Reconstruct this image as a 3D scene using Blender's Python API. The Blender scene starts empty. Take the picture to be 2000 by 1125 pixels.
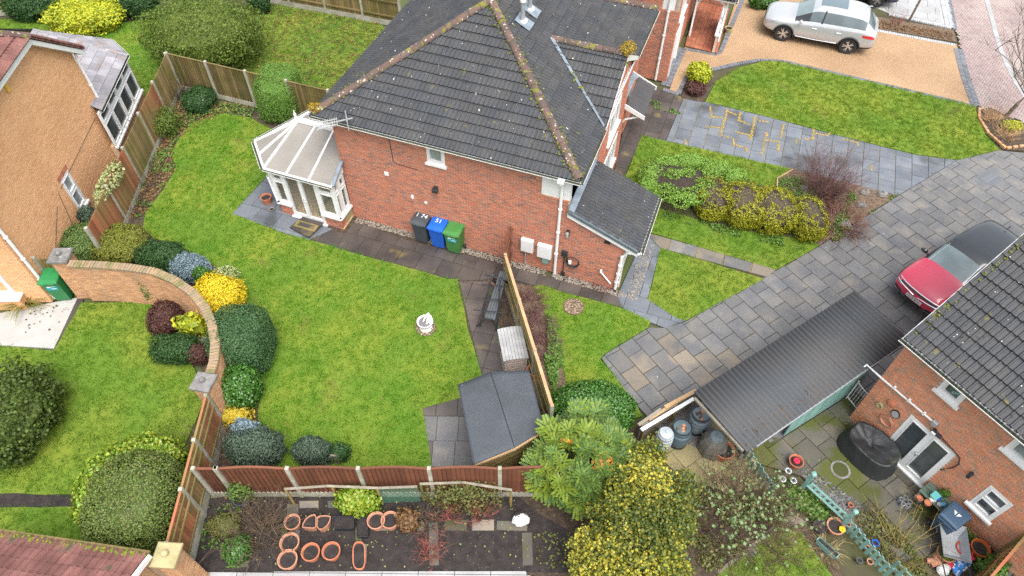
import bpy, bmesh, math, random
import numpy as np
from mathutils import Vector, Matrix, noise
random.seed(7); RNG = np.random.default_rng(7)
SC = bpy.context.scene; COL = SC.collection
PI = math.pi; R = math.radians

# ---------------------------------------------------------------- camera, sky, sun, exposure
CAM_H, FOC, PITCH, ROLL = 18.0, 1363.65, 0.8915, 0.01
cd = bpy.data.cameras.new('camera'); cam = bpy.data.objects.new('camera', cd); COL.objects.link(cam)
_c, _s, _cr, _sr = math.cos(PITCH), math.sin(PITCH), math.cos(ROLL), math.sin(ROLL)
_r = Vector((1, 0, 0)); _d = Vector((0, -_s, -_c)); _f = Vector((0, _c, -_s))
_ix = _cr*_r - _sr*_d; _iy = _sr*_r + _cr*_d
cam.matrix_world = Matrix(((_ix.x, -_iy.x, -_f.x, 0), (_ix.y, -_iy.y, -_f.y, 0), (_ix.z, -_iy.z, -_f.z, CAM_H), (0, 0, 0, 1)))
cd.sensor_width = 36; cd.lens = FOC*36/2000; cd.clip_start = .1; cd.clip_end = 2000
SC.camera = cam
W = bpy.data.worlds.new('World'); SC.world = W; W.use_nodes = True
nt = W.node_tree; nt.nodes.clear()
sk = nt.nodes.new('ShaderNodeTexSky'); sk.sky_type = 'NISHITA'; sk.sun_disc = False
sk.sun_elevation = R(64); sk.sun_rotation = R(155); sk.air_density = 1.2; sk.dust_density = 4
hs = nt.nodes.new('ShaderNodeHueSaturation'); hs.inputs['Saturation'].default_value = .30
bg = nt.nodes.new('ShaderNodeBackground'); bg.inputs['Strength'].default_value = .15
wo = nt.nodes.new('ShaderNodeOutputWorld')
nt.links.new(sk.outputs[0], hs.inputs['Color']); nt.links.new(hs.outputs[0], bg.inputs[0]); nt.links.new(bg.outputs[0], wo.inputs[0])
sl = bpy.data.lights.new('sun', 'SUN'); sl.energy = 1.5; sl.angle = R(45); sl.color = (1, .97, .92)
so = bpy.data.objects.new('sun', sl); COL.objects.link(so)
so.rotation_euler = (R(90-64), 0, R(25))
SC.view_settings.view_transform = 'Standard'; SC.view_settings.look = 'None'
SC.view_settings.exposure = 1.18; SC.view_settings.gamma = 1; SC.view_settings.use_curve_mapping = False
SC.render.engine = 'CYCLES'; SC.cycles.max_bounces = 6; SC.cycles.diffuse_bounces = 3; SC.cycles.use_denoising = False; SC.cycles.denoiser = 'OPENIMAGEDENOISE'
SC.cycles.transparent_max_bounces = 6

# ---------------------------------------------------------------- survey: image point -> point on a level plane
def G(u, v, z=0.):
    x = (u-1000)/FOC; y = (v-562.5)/FOC
    x, y = _cr*x + _sr*y, -_sr*x + _cr*y
    dx, dy, dz = x, _c - y*_s, -_s - y*_c
    t = (z-CAM_H)/dz
    return Vector((dx*t, dy*t, z))
def dist(p): return (Vector(p) - Vector((0, 0, CAM_H))).length
def rot2(p, a): c, s = math.cos(a), math.sin(a); return (p[0]*c - p[1]*s, p[0]*s + p[1]*c)
YA = -0.34369
HO = G(1204, 566)
AX = Vector((math.cos(YA), math.sin(YA), 0)); BX = Vector((-math.sin(YA), math.cos(YA), 0))
def HW(a, b, z=0): return HO + AX*a + BX*b + Vector((0, 0, z))       # main-house frame

# ---------------------------------------------------------------- mesh builder and object helpers
WM = {}
class MB:
    def __init__(s): s.v = []; s.f = []; s.m = []
    def add(s, vs, fs, mi=0, M=None):
        o = len(s.v)
        s.v += [tuple(M @ Vector(p)) for p in vs] if M is not None else [tuple(p) for p in vs]
        s.f += [tuple(i+o for i in f) for f in fs]; s.m += [mi]*len(fs)
    def box(s, lo, hi, mi=0, M=None):
        x0, y0, z0 = lo; x1, y1, z1 = hi
        s.add([(x0,y0,z0),(x1,y0,z0),(x1,y1,z0),(x0,y1,z0),(x0,y0,z1),(x1,y0,z1),(x1,y1,z1),(x0,y1,z1)],
              [(0,3,2,1),(4,5,6,7),(0,1,5,4),(1,2,6,5),(2,3,7,6),(3,0,4,7)], mi, M)
    def bbox(s, lo, hi, b=.01, mi=0, M=None):            # box with chamfered top edges
        x0, y0, z0 = lo; x1, y1, z1 = hi
        s.add([(x0,y0,z0),(x1,y0,z0),(x1,y1,z0),(x0,y1,z0),(x0,y0,z1-b),(x1,y0,z1-b),(x1,y1,z1-b),(x0,y1,z1-b),
               (x0+b,y0+b,z1),(x1-b,y0+b,z1),(x1-b,y1-b,z1),(x0+b,y1-b,z1)],
              [(0,3,2,1),(8,9,10,11),(0,1,5,4),(1,2,6,5),(2,3,7,6),(3,0,4,7),(4,5,9,8),(5,6,10,9),(6,7,11,10),(7,4,8,11)], mi, M)
    def prism(s, poly, z0, z1, mi=0, M=None, b=0):
        n = len(poly)
        if b:
            cx = sum(p[0] for p in poly)/n; cy = sum(p[1] for p in poly)/n
            ins = []
            for p in poly:
                d = math.hypot(p[0]-cx, p[1]-cy) or 1; k = max(0, 1-b/d); ins.append((cx+(p[0]-cx)*k, cy+(p[1]-cy)*k))
            vs = [(p[0],p[1],z0) for p in poly] + [(p[0],p[1],z1-b) for p in poly] + [(p[0],p[1],z1) for p in ins]
            fs = [tuple(range(2*n, 3*n))] + [(i,(i+1)%n,n+(i+1)%n,n+i) for i in range(n)] + [(n+i,n+(i+1)%n,2*n+(i+1)%n,2*n+i) for i in range(n)]
        else:
            vs = [(p[0],p[1],z0) for p in poly] + [(p[0],p[1],z1) for p in poly]
            fs = [tuple(range(n, 2*n)), tuple(range(n-1,-1,-1))] + [(i,(i+1)%n,n+(i+1)%n,n+i) for i in range(n)]
        s.add(vs, fs, mi, M)
    def tube(s, pts, r, n=6, mi=0, M=None):
        pts = [Vector(p) for p in pts]; vs = []; fs = []
        up = Vector((0, 0, 1))
        for i, p in enumerate(pts):
            t = (pts[min(i+1, len(pts)-1)] - pts[max(i-1, 0)]).normalized()
            a = t.cross(up if abs(t.z) < .95 else Vector((1, 0, 0))).normalized(); b = t.cross(a)
            rr = r[i] if isinstance(r, (list, tuple)) else r
            for k in range(n):
                an = 2*PI*k/n; vs.append(p + a*math.cos(an)*rr + b*math.sin(an)*rr)
        for i in range(len(pts)-1):
            for k in range(n):
                fs.append((i*n+k, i*n+(k+1)%n, (i+1)*n+(k+1)%n, (i+1)*n+k))
        fs.append(tuple(range(n-1, -1, -1))); fs.append(tuple(range((len(pts)-1)*n, len(pts)*n)))
        s.add(vs, fs, mi, M)
    def lathe(s, prof, n=16, mi=0, M=None, sx=1, sy=1, cap=True):
        vs = []; fs = []
        for r, z in prof:
            for k in range(n): vs.append((r*math.cos(2*PI*k/n)*sx, r*math.sin(2*PI*k/n)*sy, z))
        for i in range(len(prof)-1):
            for k in range(n): fs.append((i*n+k, i*n+(k+1)%n, (i+1)*n+(k+1)%n, (i+1)*n+k))
        if cap: fs.append(tuple(range(n-1, -1, -1))); fs.append(tuple(range((len(prof)-1)*n, len(prof)*n)))
        s.add(vs, fs, mi, M)
    def ball(s, c, r, n=10, mi=0, sc=(1,1,1), jit=0):
        prof = []; vs = []; fs = []; m = max(4, n//2)
        for i in range(m+1):
            a = -PI/2 + PI*i/m
            for k in range(n):
                j = 1 + jit*(random.random()-.5)
                vs.append((c[0]+r*sc[0]*math.cos(a)*math.cos(2*PI*k/n)*j, c[1]+r*sc[1]*math.cos(a)*math.sin(2*PI*k/n)*j, c[2]+r*sc[2]*math.sin(a)*j))
        for i in range(m):
            for k in range(n): fs.append((i*n+k, i*n+(k+1)%n, (i+1)*n+(k+1)%n, (i+1)*n+k))
        s.add(vs, fs, mi)
    def mesh(s, name, mats, inv=None):
        me = bpy.data.meshes.new(name)
        vs = [tuple(inv @ Vector(p)) for p in s.v] if inv is not None else s.v
        me.from_pydata(vs, [], s.f)
        for m in (mats if isinstance(mats, (list, tuple)) else [mats]): me.materials.append(m)
        if any(s.m): me.polygons.foreach_set('material_index', s.m)
        return me
    def build(s, name, mats, parent=None, world=True, smooth=False, kind=None):
        inv = WM[parent.name].inverted() if (parent is not None and world) else None
        me = s.mesh(name, mats, inv)
        if smooth: me.polygons.foreach_set('use_smooth', [True]*len(me.polygons))
        return link(name, me, parent, kind)

def link(name, me, parent=None, kind=None, M=None):       # M: matrix in the parent's space
    o = bpy.data.objects.new(name, me); COL.objects.link(o)
    if parent is not None: o.parent = parent
    if M is not None: o.matrix_basis = M
    WM[o.name] = (WM[parent.name] if parent is not None else Matrix()) @ (M if M is not None else Matrix())
    if kind: o['kind'] = kind
    return o
def linkw(name, me, parent, Mw, kind=None):               # Mw: world matrix
    return link(name, me, parent, kind, (WM[parent.name].inverted() @ Mw) if parent is not None else Mw)
def tag(o, label, cat, group=None, kind=None):
    o['label'] = label; o['category'] = cat
    if group: o['group'] = group
    if kind: o['kind'] = kind
    return o
def thing(name, label, cat, loc=(0,0,0), rz=0, group=None):
    M = Matrix.Translation(Vector(loc)) @ Matrix.Rotation(rz, 4, 'Z')
    return tag(link(name, None, None, None, M), label, cat, group)
def copy_tree(o, M=None, parent=None, label=None):
    c = o.copy(); COL.objects.link(c); c.parent = parent
    if M is not None: c.matrix_basis = M
    WM[c.name] = (WM[parent.name] if parent is not None else Matrix()) @ c.matrix_basis
    if label: c['label'] = label
    for ch in [x for x in KIDS(o)]: copy_tree(ch, None, c)
    return c
def KIDS(o): return [x for x in bpy.data.objects if x.parent == o]
def TR(loc, rz=0): return Matrix.Translation(Vector(loc)) @ Matrix.Rotation(rz, 4, 'Z')
def frame(o, ex, ey, ez):
    return Matrix(((ex.x, ey.x, ez.x, o.x), (ex.y, ey.y, ez.y, o.y), (ex.z, ey.z, ez.z, o.z), (0, 0, 0, 1)))

# ---------------------------------------------------------------- materials
def mk(name, c1, c2=None, ns=3., rough=.75, bump=0., bs=40., isl=0., obj=0., ramp=None, metal=0., spec=.4, spots=(), coat=0., det=4, trans=0., thr=(.35,.65), ior=None, alpha=1):
    m = bpy.data.materials.new(name); m.use_nodes = True; n = m.node_tree.nodes; L = m.node_tree.links
    p = n['Principled BSDF']; geo = n.new('ShaderNodeNewGeometry'); pos = geo.outputs['Position']
    def rgb(c): return (c[0], c[1], c[2], 1)
    def noise_(sc, d=det):
        t = n.new('ShaderNodeTexNoise'); t.inputs['Scale'].default_value = sc; t.inputs['Detail'].default_value = d; L.new(pos, t.inputs['Vector']); return t.outputs['Fac']
    def mix(f, a, b):
        x = n.new('ShaderNodeMix'); x.data_type = 'RGBA'
        for s_, v in ((x.inputs[0], f), (x.inputs[6], a), (x.inputs[7], b)):
            if isinstance(v, tuple): s_.default_value = v
            elif isinstance(v, float): s_.default_value = v
            else: L.new(v, s_)
        return x.outputs[2]
    def mr(f, a, b):
        x = n.new('ShaderNodeMapRange'); x.inputs[1].default_value = a; x.inputs[2].default_value = b; L.new(f, x.inputs[0]); return x.outputs[0]
    def ma(op, a, b):
        x = n.new('ShaderNodeMath'); x.operation = op
        for i, v in enumerate((a, b)):
            if isinstance(v, (int, float)): x.inputs[i].default_value = v
            else: L.new(v, x.inputs[i])
        return x.outputs[0]
    oi = n.new('ShaderNodeObjectInfo')
    rnd = ma('FRACT', ma('ADD', geo.outputs['Random Per Island'], oi.outputs['Random']), 0)
    if ramp:
        r = n.new('ShaderNodeValToRGB'); e = r.color_ramp.elements
        while len(e) < len(ramp): e.new(.5)
        for i, c in enumerate(ramp): e[i].position = i/(len(ramp)-1) if len(ramp) > 1 else 0; e[i].color = rgb(c)
        L.new(rnd, r.inputs[0]); col = r.outputs[0]
        if c2 is not None: col = mix(mr(noise_(ns), *thr), col, rgb(c2))
    elif c2 is not None: col = mix(mr(noise_(ns), *thr), rgb(c1), rgb(c2))
    else: col = mix(0., rgb(c1), rgb(c1))
    for sp in spots:
        col = mix(mr(noise_(sp[1], 2), sp[2], sp[2]+(sp[3] if len(sp) > 3 else .05)), col, rgb(sp[0]))
    if isl or obj:
        v = 1.0
        if isl: v = ma('ADD', ma('MULTIPLY', rnd, 2*isl), 1-isl)
        if obj: v = ma('MULTIPLY', v, ma('ADD', ma('MULTIPLY', oi.outputs['Random'], 2*obj), 1-obj))
        h = n.new('ShaderNodeHueSaturation'); L.new(col, h.inputs['Color']); L.new(v, h.inputs['Value']); col = h.outputs[0]
    L.new(col, p.inputs['Base Color'])
    p.inputs['Roughness'].default_value = rough; p.inputs['Metallic'].default_value = metal
    p.inputs['Specular IOR Level'].default_value = spec
    if coat: p.inputs['Coat Weight'].default_value = coat; p.inputs['Coat Roughness'].default_value = .05
    if alpha < 1: p.inputs['Alpha'].default_value = alpha
    if bump:
        b = n.new('ShaderNodeBump'); b.inputs['Strength'].default_value = bump; b.inputs['Distance'].default_value = .02
        L.new(noise_(bs, 3), b.inputs['Height']); L.new(b.outputs[0], p.inputs['Normal'])
    if trans:
        t = n.new('ShaderNodeBsdfTranslucent'); L.new(col, t.inputs['Color']); x = n.new('ShaderNodeMixShader'); x.inputs[0].default_value = trans
        L.new(p.outputs[0], x.inputs[1]); L.new(t.outputs[0], x.inputs[2]); L.new(x.outputs[0], n['Material Output'].inputs['Surface'])
    return m
def leafmat(name, cols, trans=.25, rough=.5, spec=.3): return mk(name, cols[0], ramp=cols, trans=trans, rough=rough, spec=spec)
M_ = {}
def mats():
    D = M_
    D['white'] = mk('white_upvc', (.72,.72,.71), (.64,.65,.64), 4, .35, spec=.5)
    D['glass'] = mk('window_glass', (.035,.045,.05), (.09,.10,.10), 1.2, .04, spec=.9)
    D['glass_pale'] = mk('blind_glass', (.30,.33,.33), (.16,.19,.19), 3, .06, spec=.9)
    D['glass_clear'] = mk('clear_glass', (.25,.28,.28), rough=.03, spec=.8, alpha=.14)
    D['mortar_pale'] = mk('pale_mortar', (.56,.46,.37), (.48,.38,.30), 6, .95)
    D['brick_red'] = mk('red_brick', (.3,.1,.06), (.44,.20,.13), .5, .9, ramp=[(.36,.125,.075),(.42,.145,.085),(.47,.175,.10),(.39,.13,.075),(.44,.155,.09),(.21,.11,.085),(.39,.14,.085),(.27,.135,.10),(.46,.165,.09)], bump=.3, bs=90, thr=(.66,.80))
    D['brick_orange'] = mk('orange_brick', (.3,.1,.06), ramp=[(.50,.18,.085),(.54,.205,.10),(.48,.165,.08),(.56,.225,.12),(.53,.19,.09),(.30,.19,.12),(.52,.185,.09),(.34,.19,.12),(.57,.22,.115)], rough=.9, bump=.3, bs=90)
    D['brick_yellow'] = mk('buff_brick', (.5,.3,.15), (.54,.285,.14), .35, .9, ramp=[(.66,.37,.185),(.69,.395,.205),(.62,.34,.17),(.68,.395,.205),(.57,.31,.155),(.66,.37,.185),(.63,.35,.175)], bump=.3, bs=90, thr=(.45,.75))
    D['mortar_buff'] = mk('buff_mortar', (.60,.42,.27), (.54,.37,.23), 6, .95)
    D['brick_wall'] = mk('garden_wall_brick', (.4,.2,.1), (.26,.17,.10), .8, .9, ramp=[(.46,.25,.12),(.50,.29,.15),(.42,.21,.10),(.36,.20,.12),(.48,.28,.15)], bump=.3, bs=90, thr=(.5,.8))
    D['tile_grey'] = mk('grey_roof_tile', (.044,.048,.055), (.060,.059,.060), 1.5, .6, .3, 120, obj=.09, spec=.4,
        spots=[((.12,.11,.04), 3.2, .70, .06), ((.60,.58,.53), 8.5, .735, .012), ((.025,.025,.025), 6, .68, .05)], isl=.14)
    D['tile_red'] = mk('red_roof_tile', (.14,.06,.05), (.22,.10,.085), 2., .6, .35, 120, obj=.2, isl=.15, spots=[((.4,.38,.33), 5., .73, .03), ((.10,.08,.05),2,.62,.1)])
    D['ridge'] = mk('clay_ridge_tile', (.125,.075,.06), (.085,.065,.055), 3., .8, .4, 80, obj=.15, spots=[((.46,.41,.33), 9., .62, .05), ((.15,.145,.025), 4., .58, .06)])
    D['slate'] = mk('pale_slate', (.27,.26,.28), (.20,.19,.20), 2, .55, .25, 70, obj=.22, spots=[((.24,.17,.14), 2.2, .60, .1)])
    D['lead'] = mk('lead_flashing', (.20,.24,.28), (.14,.17,.20), 5, .5, .2, 30)
    D['moss'] = mk('moss', (.17,.18,.015), (.10,.125,.02), 15, .95, isl=.3)
    D['moss_dark'] = mk('wet_gutter', (.03,.035,.028), (.06,.065,.03), 6, .7)
    D['slab_dark'] = mk('dark_paving', (.045,.037,.035), (.085,.07,.062), .9, .45, .25, 60, obj=.22, spec=.55, spots=[((.16,.13,.05), 1.1, .64, .1)])
    D['slab_grey'] = mk('grey_paving', (.100,.102,.109), (.140,.134,.126), 1.6, .5, .3, 60, obj=.13, spec=.45, spots=[((.180,.164,.142), 1.3, .58, .16), ((.45,.45,.42), 9., .77, .03)])
    D['slab_blue'] = mk('blue_grey_paving', (.10,.113,.135), (.14,.152,.168), 1.6, .45, .2, 60, obj=.15, spec=.5, spots=[((.5,.5,.48), 7., .77, .03), ((.06,.064,.068), .6, .58, .1)])
    D['slab_tan'] = mk('tan_paving', (.20,.168,.13), (.12,.115,.112), 1.2, .6, .25, 60, obj=.2, thr=(.45,.6))
    D['slab_moss'] = mk('mossy_paving', (.075,.075,.066), (.105,.092,.07), 1.2, .55, .25, 60, obj=.25, spots=[((.058,.068,.012), .8, .47, .12), ((.17,.145,.10), .9, .64, .08)])
    D['slab_light'] = mk('light_paving', (.33,.33,.335), (.28,.28,.28), 1.5, .6, .2, 60, obj=.08)
    D['slab_yellow'] = mk('sandstone_paving', (.30,.24,.12), (.20,.175,.09), 1.1, .6, .25, 60, obj=.2, spots=[((.09,.10,.04), 1., .56, .12)])
    D['joint'] = mk('paving_joint', (.035,.036,.026), (.05,.055,.022), 2, .95)
    D['joint_moss'] = mk('mossy_joint', (.26,.19,.06), (.10,.12,.03), 1.3, .95, .6, 60, thr=(.5,.6))
    D['soil'] = mk('garden_soil', (.040,.028,.020), (.075,.055,.038), 6, .95, .9, 30, spots=[((.16,.09,.045), 14, .62, .05)])
    D['soil_dark'] = mk('dark_soil', (.020,.016,.016), (.036,.029,.027), 5, .95, .9, 40, spots=[((.10,.07,.05), 18, .68, .03)])
    D['mulch'] = mk('bark_mulch', (.09,.06,.04), (.17,.12,.08), 12, .95, .9, 60)
    D['lawn'] = mk('lawn_ground', (.09,.16,.013), (.17,.20,.02), .5, .95, .4, 60, thr=(.4,.7))
    D['resin'] = mk('resin_gravel', (.36,.235,.135), (.285,.18,.10), .45, .8, .5, 260, spots=[((.22,.135,.075), 45, .56, .06), ((.44,.31,.19), 38, .60, .06)])
    D['block_grey'] = mk('grey_block', (.13,.135,.15), rough=.7, isl=.25)
    D['block_red'] = mk('red_block', (.3,.2,.2), ramp=[(.23,.17,.16),(.28,.21,.20),(.25,.185,.175),(.30,.235,.225),(.20,.16,.155)], rough=.75, c2=(.38,.32,.29), ns=.5, thr=(.45,.85))
    D['block_pale'] = mk('pale_block', (.34,.35,.36), rough=.7, isl=.15)
    D['concrete'] = mk('pale_concrete', (.38,.37,.35), (.33,.32,.30), 2, .8, .2, 80)
    D['conc_post'] = mk('concrete_post', (.38,.36,.31), (.25,.25,.17), 3, .9, .4, 60)
    D['stone'] = mk('weathered_stone', (.21,.20,.19), (.12,.12,.115), 5, .9, .6, 40, spots=[((.42,.40,.33), 9, .68, .04)])
    D['stone_tan'] = mk('tan_stone', (.40,.33,.18), (.28,.25,.12), 4, .9, .4, 40)
    D['wood_brown'] = mk('brown_fence_wood', (.155,.056,.028), (.13,.046,.024), 2.5, .75, .2, 60, obj=.2)
    D['wood_old'] = mk('weathered_fence_wood', (.215,.15,.065), (.13,.115,.03), 1.6, .85, .3, 60, obj=.3)
    D['wood_red'] = mk('red_fence_wood', (.28,.095,.045), (.19,.13,.05), .9, .85, .3, 60, obj=.3)
    D['wood_raw'] = mk('raw_timber', (.46,.30,.16), (.36,.23,.12), 3, .8, .3, 60, obj=.15)
    D['wood_grey'] = mk('grey_timber', (.28,.25,.20), (.19,.17,.13), 4, .9, .3, 60, obj=.15)
    D['teal'] = mk('teal_paint', (.20,.37,.33), (.16,.30,.27), 3, .5, .15, 40, obj=.1)
    D['felt'] = mk('roofing_felt', (.066,.075,.087), (.052,.060,.069), 1.2, .7, .5, 200, spots=[((.25,.26,.27), 11, .76, .02)])
    D['corrug'] = mk('corrugated_sheet', (.07,.076,.082), (.082,.080,.080), .9, .75, .1, 30, spec=.15, spots=[((.26,.29,.33), .8, .74, .06)])
    D['terracotta'] = mk('terracotta', (.42,.155,.08), (.36,.12,.06), 5, .75, .1, 60)
    D['terra_pale'] = mk('pale_terracotta', (.46,.225,.14), (.39,.18,.11), 5, .75, .1, 60)
    D['black_plastic'] = mk('black_plastic', (.022,.024,.028), (.03,.032,.036), 4, .4)
    D['tyre'] = mk('tyre_rubber', (.022,.022,.024), rough=.75)
    D['alloy'] = mk('alloy_metal', (.62,.62,.62), rough=.25, metal=.8)
    D['chrome'] = mk('bright_metal', (.75,.77,.78), rough=.18, metal=.9)
    D['metal_grey'] = mk('grey_metal', (.36,.38,.40), (.28,.30,.32), 3, .45, metal=.3)
    D['bin_green'] = mk('green_bin_plastic', (.055,.20,.045), (.045,.165,.04), 4, .45)
    D['bin_green2'] = mk('bright_green_bin_plastic', (.025,.20,.06), (.02,.165,.05), 4, .45)
    D['bin_blue'] = mk('blue_bin_plastic', (.012,.11,.52), (.01,.095,.46), 4, .4)
    D['bin_grey'] = mk('charcoal_bin_plastic', (.055,.065,.075), (.045,.054,.062), 4, .5)
    D['bark'] = mk('bark', (.10,.075,.05), (.17,.14,.10), 9, .9, .5, 40)
    D['dead_wood'] = mk('dead_wood', (.062,.045,.032), (.04,.03,.024), 9, .9, .6, 40, isl=.3)
    D['twig'] = mk('bare_twig', (.145,.10,.06), (.09,.062,.04), 6, .85, isl=.35)
    D['twig_red'] = mk('red_twig', (.30,.085,.075), (.20,.075,.05), 6, .8, isl=.35)
    D['twig_dark'] = mk('dark_twig', (.085,.05,.04), (.05,.032,.025), 6, .85, isl=.3)
    D['twig_purple'] = mk('purple_brown_twig', (.155,.075,.072), (.11,.06,.05), 5, .85, isl=.35)
    D['stat'] = mk('white_painted_stone', (.78,.77,.75), (.60,.58,.55), 8, .7, .3, 40)
mats()
# ---------------------------------------------------------------- builders for pieces
def clip(poly, ax, lim, keep_less):
    out = []
    n = len(poly)
    for i in range(n):
        a, b = poly[i], poly[(i+1) % n]
        da, db = a[ax]-lim, b[ax]-lim
        if not keep_less: da, db = -da, -db
        if da <= 0: out.append(a)
        if (da < 0 < db) or (db < 0 < da):
            t = da/(da-db); out.append(tuple(a[k]+(b[k]-a[k])*t for k in range(len(a))))
    return out
def cliprect(poly, x0, x1, y0, y1):
    for ax, lim, less in ((0, x1, True), (0, x0, False), (1, y1, True), (1, y0, False)):
        if len(poly) < 3: return []
        poly = clip(poly, ax, lim, less)
    return poly
def area(p): return .5*sum(p[i][0]*p[(i+1)%len(p)][1]-p[(i+1)%len(p)][0]*p[i][1] for i in range(len(p)))
def xy(*pts): return [tuple(G(u, v).xy) for u, v in pts]
def sheet(name, poly, z0, z1, m, kind='structure', wob=0):
    if area(poly) < 0: poly = poly[::-1]
    if wob:                                           # soften the outline so cut edges look dug, not ruled
        q = []
        for i in range(len(poly)):
            a, b = poly[i], poly[(i+1) % len(poly)]
            n = max(1, int(math.hypot(b[0]-a[0], b[1]-a[1])/.25))
            for k in range(n):
                t = k/n; x, y = a[0]+(b[0]-a[0])*t, a[1]+(b[1]-a[1])*t
                j = noise.noise_vector(Vector((x*1.7, y*1.7, 0)))*wob; q.append((x+j.x, y+j.y))
        poly = q
    mb = MB(); mb.prism(poly, z0, z1); return mb.build(name, m, kind=kind)
def slabs(parent, poly, ang, w, l, z0, z1, m, name='paving_slab', bond=.5, gap=.012, org=(0,0), jit=.004, alt=None, alt_p=0., limit=300, b=.006, skip=None, tilt=.004):
    """laid slabs: the outline is cut by a bonded grid; every slab is a piece of its own"""
    q = [rot2((p[0]-org[0], p[1]-org[1]), -ang) for p in poly]
    if area(q) < 0: q = q[::-1]
    x0, x1 = min(p[0] for p in q), max(p[0] for p in q); y0, y1 = min(p[1] for p in q), max(p[1] for p in q)
    shared = None; items = []
    for j in range(math.floor(y0/l)-1, math.ceil(y1/l)+1):
        off = (bond*w) if j % 2 else 0
        for i in range(math.floor((x0-off)/w)-1, math.ceil((x1-off)/w)+1):
            a, c = i*w+off, j*l
            r = cliprect(q, a+gap/2, a+w-gap/2, c+gap/2, c+l-gap/2)
            if len(r) < 3 or abs(area(r)) < .02*w*l: continue
            r2 = [p for k, p in enumerate(r) if math.hypot(p[0]-r[k-1][0], p[1]-r[k-1][1]) > 1e-4]
            if len(r2) < 3: continue
            cx, cy = a+w/2, c+l/2; wx, wy = rot2((cx, cy), ang); wp = Vector((wx+org[0], wy+org[1], 0))
            if skip and skip(wp.x, wp.y): continue
            items.append((dist(wp), r2, cx, cy, wp, abs(area(r2)) > .995*(w-gap)*(l-gap)))
    items.sort(key=lambda t: t[0])
    rest = MB()
    for k, (d, r, cx, cy, wp, full) in enumerate(items):
        dz = random.uniform(-jit, jit); mm = alt if (alt and random.random() < (alt_p(wp.x, wp.y) if callable(alt_p) else alt_p)) else m
        loc = [(p[0]-cx, p[1]-cy) for p in r]
        M = TR((wp.x, wp.y, dz), ang) @ Matrix.Rotation(random.uniform(-tilt, tilt), 4, 'X') @ Matrix.Rotation(random.uniform(-tilt, tilt), 4, 'Y')
        if k < limit:
            if full and mm is m:
                if shared is None: mb = MB(); mb.prism(loc, z0, z1, b=b); shared = mb.mesh(name, m)
                me = shared
            else: mb = MB(); mb.prism(loc, z0, z1, b=b); me = mb.mesh(name, mm)
            linkw(name, me, parent, M)
        else: rest.prism(loc, z0, z1, 0, M, b=b)
    if rest.v: rest.build(name+'s', m, parent, kind='stuff')

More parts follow.
